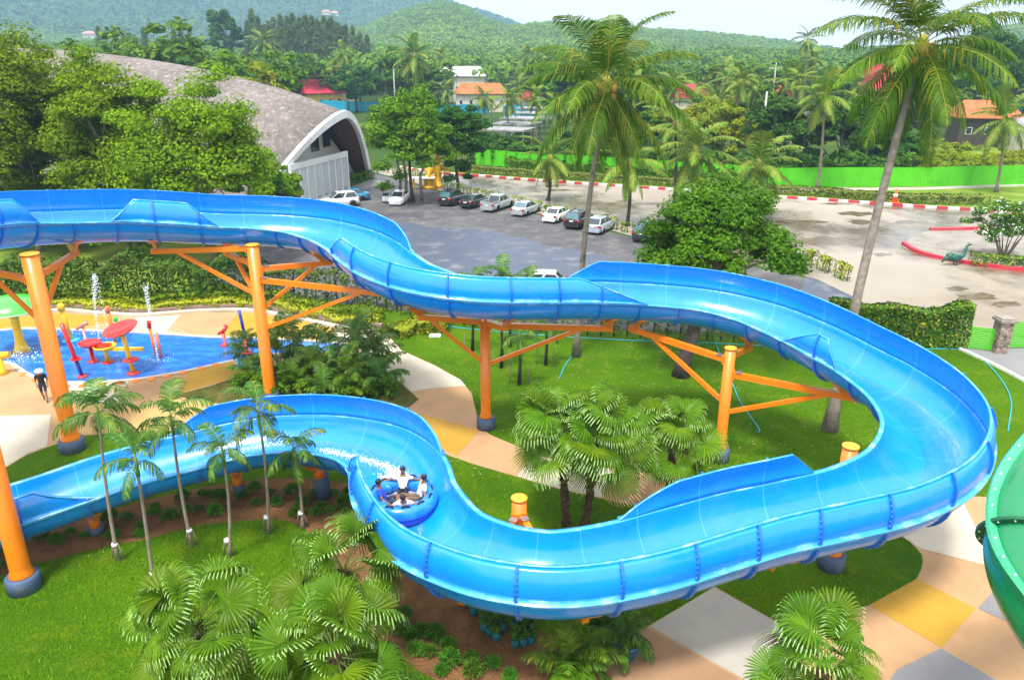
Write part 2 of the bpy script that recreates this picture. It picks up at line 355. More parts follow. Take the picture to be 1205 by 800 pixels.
plz = gp((-160,392),(0,375),(67,367),(110,370),(157,373),(187,371.5),(233,368),(290,367),(333,373),(401,387),(445,391),(458,396),(472,412),(512,430),(542,447),(555,463),(560,483),(564,503),(578,512),(632,535),(659,542),(752,556),(830,560),(900,563),(950,575),(1040,592),(1100,588),(1147,584),(1205,588),(1500,615),(1500,900),(680,900),(700,800),(730,755),(762,737),(841,690),(885,715),(923,736),(940,733),(975,722),(1023,712),(1043,705),(1060,697),(1071,689),(1079,680),(1084,670),(1086,660),(1085,653),(1079,646),(1071,638),(1059,630),(1000,628),(900,622),(800,606),(752,596),(710,587),(662,577),(605,560),(560,547),(525,535),(475,512),(440,500),(380,494),(300,495),(230,507),(175,507),(127,510),(97,513),(65,523),(32,535),(6,551),(-160,620))
sheet('plaza', plz, .012, M['p_peach'])
for n, mm, pl in [
  ('paving_patch','p_white',((401,387.5),(445,391.5),(458,396.5),(472,412.5),(512,430.5),(542,447.5),(548,454),(500,458),(480,462),(470,450),(440,432),(400,425),(380,408))),
  ('paving_patch','p_gold',((480,483),(540,500),(564,507),(538,536),(500,522),(475,510),(455,487))),
  ('paving_patch','p_white',((632,536),(659,543),(720,552),(708,586),(662,576),(607,560))),
  ('paving_patch','p_gold',((-100,386.5),(0,376),(67,368.5),(110,371),(140,373),(95,388),(30,386),(-100,394))),
  ('paving_patch','p_white',((160,374),(187,372.5),(212,371),(194,392.5),(140,390))),
  ('paving_patch','p_gold',((280,368.5),(290,368.5),(333,374),(395,386),(370,401),(300,397),(258,396))),
  ('paving_patch','p_white',((-100,492),(0,490),(60,488),(55,525),(32,534),(6,550),(-100,590))),
  ('paving_patch','p_white',((78,452),(140,450),(152,448),(138,474),(90,474),(70,470))),
  ('paving_patch','p_tan',((63,489.5),(90,475),(138,476),(205,466.5),(262,476),(230,505),(175,506),(127,509),(97,512),(66,521))),
  ('paving_patch','p_gold',((222,438),(270,427),(300,420),(318,421),(300,440),(250,452),(212,462))),
  ('paving_patch','p_gold',((1023,712),(1079,681),(1148,716),(1108,762))),
  ('paving_patch','p_white',((1060,630.5),(1133,590),(1171,668),(1084,646))),
  ('paving_patch','p_grey',((1179,684),(1151,716),(1205,741),(1330,800),(1330,760))),
  ('paving_patch','p_grey',((1055,788),(1107,763),(1210,822),(1150,880),(1010,860))),
  ('paving_patch','p_stone',((764,737),(840,691),(885,716),(922,737),(930,830),(862,792))),
  ('paving_patch','p_brown',((702,800),(731,757),(761,739),(860,793),(920,830),(900,890),(690,890)))]:
    PZ = globals().get('PZ', .016)+.0004; sheet(n, gp(*pl), PZ, M[mm])
bedpts = gp((203,466),(245,455),(283,443),(330,428),(400,424),(440,430),(470,449),(493,470),(478,482),(440,490),(360,492),(300,490),(262,476))
bedpts = [(p.x, p.y) for p in bedpts]
sheet('planting_bed', bedpts, .020, M['drygrass'])
# the flat soil bed beneath the lower run
SLIDE = [[-19.26,33.22,8.4],[-17.61,34.51,8.2],[-15.86,35.3,7.97],[-14.09,35.96,7.71],[-12.15,36.59,7.52],[-10.14,36.6,7.34],[-8.35,35.8,7.13],[-6.94,34.47,6.9],[-5.92,32.92,6.65],[-4.73,31.5,6.4],[-3.12,30.48,6.17],[-1.14,30.22,5.95],[1.1,30.73,5.74],[3.52,31.45,5.51],[6.02,31.83,5.29],[8.36,31.74,5.07],[10.29,30.84,4.83],[11.69,29.37,4.56],[12.76,27.73,4.26],[13.69,26.06,3.97],[14.09,24.2,3.73],[13.7,22.19,3.54],[12.34,20.3,3.37],[10.5,19.15,3.21],[8.49,18.58,3.04],[6.7,18.24,2.83],[5.02,17.77,2.62],[3.18,17.14,2.48],[1.42,16.72,2.46],[0.24,16.82,2.46],[-0.9,17.26,2.46],[-2.15,18.23,2.46],[-3.18,20.17,2.42],[-3.78,22.33,2.3],[-4.83,24.05,2.11],[-6.34,25.23,1.87],[-8.11,25.85,1.67],[-9.96,25.82,1.51],[-11.9,25.1,1.32],[-13.95,24.04,1.17],[-15.61,22.88,.99],[-16.8,22.1,.85]]
soil = gp((-80,706),(0,678),(32,666),(65,658),(97,650),(140,640),(175,634),(228,619),(283,613),(326,611),(351,618),(366,630),(400,682),(440,742),(470,775),(514,801),(600,850),(700,850),(712,790),(731,756),(760,738))
soil = [(p.x, p.y) for p in smooth_poly([(q.x, q.y) for q in soil], 3, False)]
soil += [(3.0,18.4),(1.4,18.2),(-.4,18.8),(-1.4,20.4),(-2,22.8),(-3.6,25.2),(-5.6,26.6),(-8.1,27.2),(-10,27.2),(-12.4,26.5),(-14.6,25.3),(-16.5,23.9),(-19,21.5)]
sheet('soil_bed', soil, .009, M['soil'])

# splash pool
pool = gp((-120,397),(-40,392),(0,389),(30,387),(100,389),(187,393),(250,397),(300,398),(370,402),(412,406),(425,411),(400,415),(340,417),(310,419),(270,426),(220,437),(180,444),(140,449),(75,451),(50,447),(30,440),(20,433),(5,427),(-60,424),(-120,420))
poolp = smooth_poly([(p.x, p.y) for p in pool], 3)
m, nt, b = new_mat('pool_water'); v = coords(nt)
f = noise(nt, stretch(nt, v, (1,1.6,1)), .9, 5, .65, .45, .75)
lk(nt, mixc(nt, f, (.004,.13,.62), (.03,.30,.78)), b.inputs['Base Color']); b.inputs['Roughness'].default_value = .1; b.inputs['Coat Weight'].default_value = .4
bump(nt, b, noise(nt, v, 7, 3), .35, .05)
sheet('pool_water', poolp, .022, m)
def strip(name, pts, w, h, m, closed=True, z=0, kind='structure', mats=None, split=None):
    """a low ribbon with real height along a ground curve"""
    mb = MB(); pts = [Vector((p[0], p[1], 0)) for p in pts]; n = len(pts); acc = 0
    N = []
    for i in range(n):
        a = pts[(i-1) % n] if closed or i > 0 else pts[0]; c = pts[(i+1) % n] if closed or i < n-1 else pts[-1]
        t = (c-a).normalized(); N.append(Vector((-t.y, t.x, 0)))
    for i in range(n):
        for dx, dz in ((-w/2,0),(-w/2,h),(w/2,h),(w/2,0)): p = pts[i]+N[i]*dx; mb.v.append((p.x, p.y, z+dz))
    for i in range(n if closed else n-1):
        a = i*4; c = ((i+1) % n)*4
        k = 0
        if split: acc += (pts[(i+1) % n]-pts[i]).length; k = int(acc/split) % 2
        for e in range(3): mb.face((a+e, c+e, c+e+1, a+e+1), k)
    if not closed: mb.face((0,1,2,3)); e = (n-1)*4; mb.face((e+3,e+2,e+1,e))
    o = mb.build(name, mats or m)
    return tag(o, kind=kind) if kind else o
strip('pool_edge', poolp, .28, .05, M['p_white'], z=.018)
far = smooth_poly([(p.x, p.y) for p in gp((-160,391),(0,374),(67,366),(110,369),(157,372),(187,370.5),(233,367),(290,366),(333,372),(401,386),(445,390))], 5, False)
strip('plaza_kerb', far, .45, .14, M['p_white'], closed=False, z=.008)
far2 = [(p[0]+.15, p[1]+.62) for p in far]
strip('planter_kerb', far2, .35, .3, plain('red_brown_kerb', (.30,.20,.17), .8, .2, 3), closed=False)
kerb = smooth_poly([(p.x, p.y) for p in gp((470,197.5),(520,204.5),(569,208),(602,211),(679,216.5),(755,221.5),(896,231.5),(1003,238.5),(1096,245),(1146,248),(1230,256),(1420,272))], 60, False)
ko = strip('road_kerb', kerb, .4, .26, None, closed=False, mats=[M['kerbwhite'], M['kerbred']], split=1.15)
isl = smooth_poly([(p.x, p.y) for p in gp((1063,288),(1080,298),(1115,307),(1160,314),(1205,319),(1330,322))], 8, False)
strip('island_kerb', isl, .35, .3, M['kerbred'], closed=False)
isl2 = smooth_poly([(p.x, p.y) for p in gp((1094,271.5),(1130,271),(1170,270))], 8, False)
strip('island_kerb', isl2, .35, .3, M['kerbred'], closed=False)
dk = [(p.x, p.y) for p in gp((1128,411),(1165,428),(1205,449),(1290,495))]
strip('driveway_kerb', smooth_poly(dk, 6, False), .18, .14, M['kerbwhite'], closed=False)
# bed kerb (dark edging where turf meets paving)
strip('drain_channel', smooth_poly([(p.x, p.y) for p in gp((1010,356),(1080,371),(1150,388),(1205,396),(1300,405))], 5, False), .25, .02, M['asphalt'], closed=False, z=.014)

# short blades standing on the turf
def in_poly(x, y, poly):
    ins = np.zeros(len(x), bool); n = len(poly)
    for i in range(n):
        x0, y0 = poly[i][0], poly[i][1]; x1, y1 = poly[(i+1) % n][0], poly[(i+1) % n][1]
        c = ((y0 > y) != (y1 > y)) & (x < (x1-x0)*(y-y0)/(y1-y0+1e-12)+x0); ins ^= c
    return ins
gr = np.random.default_rng(77); gx = []; gy_ = []
for (x0, x1, y0, y1, dens) in ((-17,9,13,24,210),(-20,16,24,33,95),(9,27,19,43,45),(-6,24,33,44,45)):
    n = int((x1-x0)*(y1-y0)*dens); gx.append(gr.uniform(x0, x1, n)); gy_.append(gr.uniform(y0, y1, n))
gx = np.concatenate(gx); gy_ = np.concatenate(gy_); lawn_back = [(-60,4),(60,4),(60,45),(30,40.2),(22,42.9),(14,43.3),(3,45.7),(-8,49),(-60,55)]
ok = in_poly(gx, gy_, lawn_back) & ~in_poly(gx, gy_, [(p.x, p.y) for p in plz]) & ~in_poly(gx, gy_, soil) & (np.abs(gx) < .70*gy_+3)
gx, gy_ = gx[ok], gy_[ok]; n = len(gx); a = gr.uniform(0, 6.28, n); hgt = gr.uniform(.035, .10, n); wv = .012*np.stack([np.cos(a), np.sin(a), 0*a], 1); base = np.stack([gx, gy_, 0*gx+.004], 1); ln = gr.normal(0, .035, (n, 3)); ln[:,2] = hgt
V = np.stack([base-wv, base+wv, base+wv*.4+ln, base-wv*.4+ln], 1).reshape(-1, 3)
M['blade'] = leafmat('grass_blade', (.07,.175,.002), (.18,.36,.005), (.30,.36,.03), .25, .7, .3, .15, .06)
tag(obj('lawn_grass', npmesh('lawn_grass', V, np.arange(n*4).reshape(-1, 4), M['blade'])), kind='stuff')

n = 900; lx = gr.uniform(-5, 20, n); ly = gr.uniform(27, 43, n); ok = in_poly(lx, ly, lawn_back) & ~in_poly(lx, ly, [(p.x, p.y) for p in plz]); lx, ly = lx[ok], ly[ok]; n = len(lx)
a = gr.uniform(0, 6.28, n); sz = gr.uniform(.03, .075, n); t1 = np.stack([np.cos(a), np.sin(a), 0*a], 1)*sz[:,None]; t2 = np.stack([-np.sin(a), np.cos(a), 0*a], 1)*sz[:,None]*.5; base = np.stack([lx, ly, 0*lx+.05], 1); up = np.stack([0*a, 0*a, gr.uniform(0, .04, n)], 1)
V = np.stack([base-t1, base+t2+up, base+t1, base-t2+up], 1).reshape(-1, 3)
tag(obj('fallen_leaves', npmesh('fallen_leaves', V, np.arange(n*4).reshape(-1, 4), leafmat('fallen_leaf', (.25,.16,.06), (.60,.52,.35), None, .5, .8, .1, .2))), kind='stuff')
# ------------------------------------------------------------------ the blue slide
PRE = [[-20.2,21.5,9.5],[-21.4,24.5,9.25],[-21.7,27.4,9.0],[-21.3,29.9,8.8],[-20.5,31.8,8.6]]
POST = [[-18.3,20.9,.8],[-20.4,19.2,.74],[-23,17.6,.7]]
CP = PRE+SLIDE+POST; NP0 = len(PRE)
KD = 8; D0 = 1.1
def dense(Pp, k):
    Pp = np.array(Pp, float); Qq = np.vstack([2*Pp[0]-Pp[1], Pp, 2*Pp[-1]-Pp[-2]]); out = []
    for i in range(1, len(Qq)-2):
        p0, p1, p2, p3 = Qq[i-1:i+3]
        for j in range(k):
            t = j/k; out.append(.5*((2*p1)+(-p0+p2)*t+(2*p0-5*p1+4*p2-p3)*t*t+(-p0+3*p1-3*p2+p3)*t**3))
    out.append(Qq[-2]); return np.array(out)
SC = dense(CP, KD); NS = len(SC)
ST = np.gradient(SC[:, :2], axis=0); ST /= np.linalg.norm(ST, axis=1)[:, None]
SN = np.stack([-ST[:,1], ST[:,0]], 1)
SW = np.interp(np.arange(NS)/KD-NP0, [0,10,22,41], [3.2,3.2,2.95,2.95])/2
SL = np.concatenate([[0], np.cumsum(np.linalg.norm(np.diff(SC, axis=0), axis=1))])
def sidx(s): return (s+NP0)*KD
def s_at(s):
    i = min(max(sidx(s), 0), NS-1); a = int(i); f = i-a; bq = min(a+1, NS-1)
    L = lambda A: A[a]*(1-f)+A[bq]*f
    n = L(SN); n = n/np.linalg.norm(n); return L(SC), n, float(L(SW)), float(L(SL))
def pt(i, off, z): return (SC[i,0]+SN[i,0]*off, SC[i,1]+SN[i,1]*off, SC[i,2]+z)
slide = thing('water_slide', 'long winding bright blue open raft slide sweeping across the whole park on orange posts', 'water slide', (SC[sidx(12),0], SC[sidx(12),1], 0))
slide_loc = slide.location.copy()
def under(me_obj):
    me_obj.location = -slide_loc; return me_obj
NA = 20
def trough_profile(w):
    inner = [(w*math.sin(a), D0*(1-math.cos(a))) for a in [(-1+2*j/NA)*PI/2 for j in range(NA+1)]]   # -w .. w
    o = .045
    outer = [((w+o)*math.sin(a), D0-(D0+o)*math.cos(a)) for a in [(1-2*j/NA)*PI/2 for j in range(NA+1)]]
    return inner, outer
V = []; F = []; MI = []; UV = []
n1 = NA+1; cols = 2*n1+6
for i in range(NS):
    inner, outer = trough_profile(SW[i]); w = SW[i]
    prof = inner+[(w+.02,D0+.035),(w+.15,D0+.03),(w+.15,D0-.05)]+[(p[0], p[1]-(.06 if j in (0, NA) else 0)) for j, p in enumerate(outer)]+[(-w-.15,D0-.05),(-w-.15,D0+.03),(-w-.02,D0+.035)]
    for j, (x, z) in enumerate(prof): V.append(pt(i, x, z)); UV.append((SL[i], j/cols))
V = np.array(V)
fi = []
for i in range(NS-1):
    for j in range(cols):
        a = i*cols+j; c = i*cols+(j+1) % cols; fi.append((a, c, c+cols, a+cols))
        rim = j in (NA, NA+1, NA+2, NA+3) or j >= 2*n1+2
        MI.append(1 if rim else 0)
fi = np.array(fi)
def set_uv(me, uv):
    l = me.uv_layers.new(name='UVMap'); vi = np.empty(len(me.loops), np.int32); me.loops.foreach_get('vertex_index', vi)
    l.data.foreach_set('uv', np.array(uv, np.float32)[vi].ravel())
me = npmesh('trough', V, fi, [M['gel'], M['gelrim']], MI, smooth=True); set_uv(me, UV)
under(obj('trough', me, slide))
def panel_h(s, s0, s1, t0, t1, H):
    if s <= s0 or s >= s1: return 0
    return H*min(1, (s-s0)/max(t0, 1e-3), (s1-s)/max(t1, 1e-3))
NB = 7
def panel_prof(h, w, H=1.0):
    pr = []
    for j in range(NB+1):
        z = h*j/NB; t = z/H; pr.append((w+.02+.11*math.sin(PI*t*.8)-.25*t**1.6, D0+.036+z*(1-.04*t)))
    return pr
PANELS = []   # side(+1 left), s0, s1, taper0, taper1, height, arched
for args in [(1,-5.2,8.05,.01,.75,.98),(1,12.7,33.2,.55,.7,1.0),(1,39.5,43.9,.9,.05,.9),
             (-1,.6,3.1,.65,.65,.98),(-1,7.3,13.75,.55,1.25,.98),(-1,17.2,18.55,.75,.35,.92),(-1,23.5,26.8,.45,.9,.9),(-1,33.0,38.3,.6,.7,.95),(-1,-5.2,-1.15,.05,.5,.98)]:
    PANELS.append(args)
    side, s0, s1, t0, t1, H = args
    ss = sorted(set([s0+1e-3, s0+t0, s1-t1, s1-1e-3]+[i/KD-NP0 for i in range(NS) if s0 < i/KD-NP0 < s1]))
    V = []; UV = []; MI = []; fi = []
    for s in ss:
        c, n, w, L = s_at(s); h = max(.012, panel_h(s, s0, s1, t0, t1, H)); pr = panel_prof(h, w)
        o = .05; top = pr[-1]
        prof = pr+[(top[0]-.015, top[1]+.02),(top[0]+.065, top[1]+.02),(top[0]+.065, top[1]-min(.05, h*.5))]+[(p[0]+o, p[1]-.002) for p in pr[::-1][0:]]+[(w+.2,D0+.07),(w+.2,D0+.036)]
        K = len(prof)
        for j, (x, z) in enumerate(prof): V.append((c[0]+n[0]*x*side, c[1]+n[1]*x*side, c[2]+z)); UV.append((L, j/K))
    for i in range(len(ss)-1):
        for j in range(K):
            a = i*K+j; d = i*K+(j+1) % K; fi.append((a, d, d+K, a+K) if side > 0 else (a, a+K, d+K, d))
            MI.append(1 if j in (NB, NB+1, NB+2) or j >= K-4 else 0)
    me = npmesh('side_panel', np.array(V), np.array(fi), [M['gel'], M['gelrim']], MI, smooth=True); set_uv(me, UV)
    under(obj('side_panel', me, slide))
# bolted joint flanges every 1.9 m
def joint(L0):
    i = int(np.searchsorted(SL, L0)); i = min(max(i, 1), NS-1); f = (L0-SL[i-1])/(SL[i]-SL[i-1]); s = (i-1+f)/KD-NP0
    c, n, w, L = s_at(s); t = np.array([n[1], -n[0]])
    prof = []
    for side in (1, -1):
        h = max([panel_h(s, *p[1:]) for p in PANELS if p[0] == side] or [0]); pr = []
        if h > .1: pr = [((x+.045)*side, z) for x, z in panel_prof(h, w)][::-1]
        if side > 0: prof += pr; prof += [((w+.045)*math.sin(a), D0-(D0+.045)*math.cos(a)) for a in [(1-2*j/NA)*PI/2 for j in range(NA+1)]][0:]
        else: prof += pr[::-1]
    mb = MB(); K = len(prof); T = .035; Hh = .085
    for j in range(K):
        a = prof[max(j-1, 0)]; b2 = prof[min(j+1, K-1)]; d = Vector((b2[0]-a[0], b2[1]-a[1]))
        if d.length < 1e-6: d = Vector((0,1))
        d.normalize(); nn = Vector((d.y, -d.x))
        if j > 0 and 0: pass
        x, z = prof[j]
        # outward: away from trough axis
        ctr = Vector((0, D0+.1)); 
        if (Vector((x, z))-ctr).dot(nn) < 0: nn = -nn
        for tt in (-T, T):
            for hh in (-.01, Hh):
                ox = x+nn.x*hh; oz = z+nn.y*hh
                mb.v.append((c[0]+n[0]*ox+t[0]*tt, c[1]+n[1]*ox+t[1]*tt, c[2]+oz))
    for j in range(K-1):
        a = j*4; d = a+4
        for e, g in ((0,1),(1,3),(3,2),(2,0)): mb.face((a+e, a+g, d+g, d+e))
    mb.face((0,1,3,2)); e = (K-1)*4; mb.face((e,e+2,e+3,e+1))
    if s > 23:                                    # bolt heads along the nearer joints
        bm_ = mb
        for j in range(1, K-1):
            x, z = prof[j]; v_ = Vector((x, z-D0-.1)); v_.normalize(); ox, oz = x+v_.x*.05, z+v_.y*.05
            pc = Vector((c[0]+n[0]*ox, c[1]+n[1]*ox, c[2]+oz)); t3 = Vector((t[0], t[1], 0)); bm_.tube([pc-t3*.055, pc+t3*.055], .014, 6, 1)
    under(mb.build('joint_flange', [M['geldark'], M['steel']], slide))
L0 = .95
while L0 < SL[-1]-.3: joint(L0); L0 += 1.9

# thin moving water in the bottom of the trough, with foam streaks
m, nt, b = new_mat('slide_water_film'); uv = nt.nodes.new('ShaderNodeUVMap').outputs[0]
b.inputs['Base Color'].default_value = (.85,.92,.95,1); b.inputs['Roughness'].default_value = .25
tr = nt.nodes.new('ShaderNodeBsdfTransparent'); gl = nt.nodes.new('ShaderNodeBsdfGlossy'); gl.inputs['Roughness'].default_value = .08
m1 = nt.nodes.new('ShaderNodeMixShader'); m1.inputs[0].default_value = .12; lk(nt, tr.outputs[0], m1.inputs[1]); lk(nt, gl.outputs[0], m1.inputs[2])
f1 = noise(nt, stretch(nt, uv, (.22,5,1)), 1.6, 6, .7, .50, .66); f2 = noise(nt, stretch(nt, uv, (1.8,26,1)), 1.5, 5, .75, .5, .66); f3 = noise(nt, stretch(nt, uv, (.075,.9,1)), 1.0, 2, .5, .47, .6)
fo = mathn(nt, 'MULTIPLY', mathn(nt, 'MULTIPLY', f1, f2), f3)
m2 = nt.nodes.new('ShaderNodeMixShader'); lk(nt, mathn(nt, 'MULTIPLY', fo, .9), m2.inputs[0]); lk(nt, m1.outputs[0], m2.inputs[1]); lk(nt, b.outputs[0], m2.inputs[2])
lk(nt, m2.outputs[0], nt.nodes['Material Output'].inputs[0]); M['film'] = m
bump(nt, gl, noise(nt, stretch(nt, uv, (2,20,1)), 2, 3), .3, .02)
V = []; UV = []; fi = []; NW = 8
curv = np.gradient(np.unwrap(np.arctan2(ST[:,1], ST[:,0])))/np.maximum(np.gradient(SL), .05)
curv = np.convolve(curv, np.ones(13)/13, 'same')
for i in range(NS):
    sh = float(np.clip(curv[i]*-1.6, -.34, .34))
    for j in range(NW+1):
        a = (-.42+.84*j/NW)+sh; V.append(pt(i, SW[i]*math.sin(a)*.985, D0*(1-math.cos(a))+.018)); UV.append((SL[i], j/NW))
for i in range(NS-1):
    for j in range(NW): a = i*(NW+1)+j; fi.append((a, a+1, a+NW+2, a+NW+1))
me = npmesh('slide_water', np.array(V), np.array(fi), M['film'], smooth=True); set_uv(me, UV)
tag(obj('slide_water', me), kind='structure')

# ------------------------------------------------------------------ orange support posts
def saddle(mb, s, drop=.42, half=.72):
    c, n, w, L = s_at(s); t = Vector((n[1], -n[0], 0)); n3 = Vector((n[0], n[1], 0)); b3 = Vector(c)
    arc = [(w*math.sin(a), D0-(D0+.06)*math.cos(a)-.012) for a in [(-1+2*j/10)*half for j in range(11)]]
    poly = arc+[(.3,-drop),(-.3,-drop)]; K = len(poly)
    vs = [b3+n3*x+Vector((0,0,z))+t*tt for tt in (-.07,.07) for x, z in poly]
    mb.add(vs, [tuple(range(K)), tuple(range(K, 2*K))[::-1]]+[(j, (j+1) % K, K+(j+1) % K, K+j) for j in range(K)])
    fl = [b3+n3*x+Vector((0,0,z-.004)) for x, z in arc]       # flat plate under the trough
    o = len(mb.v)
    for p in fl:
        for tt in (-.2,.2): mb.v.append(tuple(p+t*tt))
        for tt in (-.2,.2): mb.v.append(tuple(p+t*tt-Vector((0,0,.035))))
    for j in range(10):
        a = o+j*4; d = a+4
        for e, g in ((0,1),(1,3),(3,2),(2,0)): mb.face((a+e, d+e, d+g, a+g))
    mb.face((o,o+1,o+3,o+2)); e = o+40; mb.face((e,e+2,e+3,e+1))
    return b3-Vector((0,0,drop))
def support(px, ztop, r, arms, label, collar=(.52,.55), capz=None, loc=None):
    g = loc or G(*px)
    cr0 = r+.2
    t = thing('support_post', label, 'slide support', (g.x, g.y, 0), group='orange slide supports')
    mb = MB(); cr = cr0
    mb.lathe([(cr,0),(cr,collar[1]-.05),(cr-.05,collar[1])], 28, sm=True); mb.build('footing', M['collar'], t)
    mb = MB(); mb.lathe([(r*1.22,collar[1]),(r*1.22,collar[1]+.05),(r*1.02,collar[1]+.22),(r,collar[1]+.3),(r,ztop-.05)], 28); mb.build('column', M['orange'], t)
    mb = MB(); mb.lathe([(r+.025,ztop-.05),(r+.025,ztop),(r*.9,ztop+.012)], 28); mb.build('top_cap', M['orangetop'], t)
    for (s, za, zb, fr, ext) in arms:
        c, n, w, L = s_at(s); tip = Vector(c)-Vector((0,0,.42))
        d = Vector((tip.x-g.x, tip.y-g.y, 0)); dist = d.length; d.normalize()
        a0 = Vector((g.x, g.y, za))+d*(r-.02); end = tip+d*ext; end.z = tip.z-.12
        am = MB(); am.beam(a0, end, .2, .24); 
        pl = a0+d*.12; am.beam(a0-d*.0, a0+d*.05, .34, .38)
        o = am.build('arm', M['orange'], t); o.location = (-g.x, -g.y, 0)
        bmz = MB(); bmz.beam(a0+d*.1+Vector((0,0,.14)), a0+d*.34+Vector((0,0,.14)), .26, .03); bmz.beam(a0+d*.16+Vector((0,.12,0)), a0+d*.3+Vector((0,.12,0)), .03, .16)
        o = bmz.build('splice_plate', M['steel'], t); o.location = (-g.x, -g.y, 0)
        if zb is not None:
            q = a0+(end-a0)*fr-Vector((0,0,.1)); bb = MB(); bb.beam(Vector((g.x, g.y, zb))+d*(r-.03), q, .15, .16)
            o = bb.build('brace', M['orange'], t); o.location = (-g.x, -g.y, 0)
        sm_ = MB(); saddle(sm_, s); o = sm_.build('saddle', M['orange'], t); o.location = (-g.x, -g.y, 0)
    return t
P1 = support((86,529), 8.75, .33, [(-.1,7.75,6.35,.55,.35),(-2.2,7.7,6.1,.6,.3)], 'thick orange post between splash pool and lawn, next to the man in the hat')
P2 = support((319,472), 7.95, .28, [(1.55,7.75,5.6,.72,.2),(3.2,7.0,5.45,.6,.2),(5.6,6.75,4.9,.75,.3),(8.0,6.25,3.9,.8,.25)], 'tall orange post with four arms rising from the palm clump beside the splash pool')
P3 = support((572,503), 5.25, .23, [(9.6,5.2,3.35,.8,.2),(11.4,5.2,None,.5,0),(13.25,5.0,3.2,.72,.25)], 'slender orange post at the edge of the curving paved path left of the fan palms')
P4 = support((846,541), 5.1, .22, [(13.75,4.55,2.75,.72,.3),(16.0,4.7,None,.5,0),(18.35,3.95,2.3,.75,.3)], 'slender orange post on the lawn behind the right-hand fan palm')
P5 = support((977,666), 4.55, .24, [(24.55,3.2,None,.5,.2),(22.5,3.3,None,.5,.2)], 'short orange post inside the hairpin bend beside the round-ended lawn patch')
g6 = G(611,585,3.0)
P6 = support(None, 3.0, .24, [(27.7,2.35,1.2,.6,.2),(30.35,2.3,1.2,.6,.2)], 'short orange post on the grass behind the lower run right of the raft', loc=Vector((g6.x, g6.y, 0)))
P0 = support((30,692), 8.9, .30, [(-4.6,8.3,6.9,.6,.3)], 'thick orange post on the bright lawn at the left edge, footing fully visible')
def pedestal(s, off, r, label):
    c, n, w, L = s_at(s); x, y = c[0]+n[0]*off, c[1]+n[1]*off
    t = thing('support_pedestal', label, 'slide support', (x, y, 0), group='low slide pedestals')
    h = max(.2, c[2]-.75); mb = MB(); mb.lathe([(r,0),(r,h-.04),(r-.04,h)], 24); mb.build('footing', M['collar'], t)
    sm_ = MB(); e = saddle(sm_, s, .42); sm_.tube([(c[0], c[1], h-.02), (c[0], c[1], c[2]-.3)], .2, 14)
    o = sm_.build('saddle', M['orange'], t); o.location = (-x, -y, 0)
pedestal(35.6, -.15, .30, 'low slate blue pedestal with orange saddle under the bend left of the raft')
pedestal(37.3, -.3, .22, 'low pedestal with orange saddle under the lower run behind the slim palms')
pedestal(39.55, -.1, .30, 'low slate blue pedestal under the straight end of the slide by the row of bushes')

# ------------------------------------------------------------------ people
def skin_body(name, J, E, mats, zone, parent, sub=1):
    """J: {joint: (x,y,z,r)}; E: bones; zone(bone index, t)-> material slot. One continuous skinned mesh."""
    ids = list(J); me = bpy.data.meshes.new('b'); me.from_pydata([J[k][:3] for k in ids], [(ids.index(a), ids.index(b2)) for a, b2 in E], [])
    o = bpy.data.objects.new('b', me); COL.objects.link(o)
    sk = o.modifiers.new('s', 'SKIN'); sk.use_smooth_shade = True
    for k, v in zip(ids, me.skin_vertices[0].data): v.radius = (J[k][3],)*2; v.use_root = (k == 'pelvis')
    ss = o.modifiers.new('u', 'SUBSURF'); ss.levels = sub; ss.render_levels = sub
    dg = bpy.context.evaluated_depsgraph_get(); ev = o.evaluated_get(dg); out = bpy.data.meshes.new_from_object(ev)
    bpy.data.objects.remove(o); out.name = name
    out.materials.clear()
    for x in mats: out.materials.append(x)
    bones = [(Vector(J[a][:3]), Vector(J[b2][:3]), (J[a][3]+J[b2][3])/2) for a, b2 in E]
    for p in out.polygons:
        best = (1e9, 0, 0)
        for i, (a, b2, r) in enumerate(bones):
            d = b2-a; t = max(0, min(1, (p.center-a).dot(d)/d.length_squared)); dd = (p.center-(a+d*t)).length-r
            if dd < best[0]: best = (dd, i, t)
        p.material_index = zone(E[best[1]], best[2]); p.use_smooth = True
    return obj('body', out, parent)
SK = plain('brown_skin', (.20,.095,.05), .55, .1, 5); SK2 = plain('tan_skin', (.30,.15,.085), .55, .1, 5)
HAIR = plain('black_hair', (.012,.010,.009), .5, .2, 20)
CL = {'white': plain('white_shirt', (.75,.76,.78), .8, .06, 5), 'blue': plain('royal_blue_shirt', (.02,.06,.50), .8, .1, 5), 'blackc': plain('black_cloth', (.014,.015,.02), .85, .2, 5), 'navy': plain('navy_cloth', (.02,.03,.07), .85, .15, 5), 'khaki': plain('khaki_cloth', (.16,.11,.07), .85, .15, 5)}
EYE = plain('eye_dark', (.01,.01,.01), .2, 0, 1); EYEW = plain('eye_white', (.7,.7,.7), .3, 0, 1)
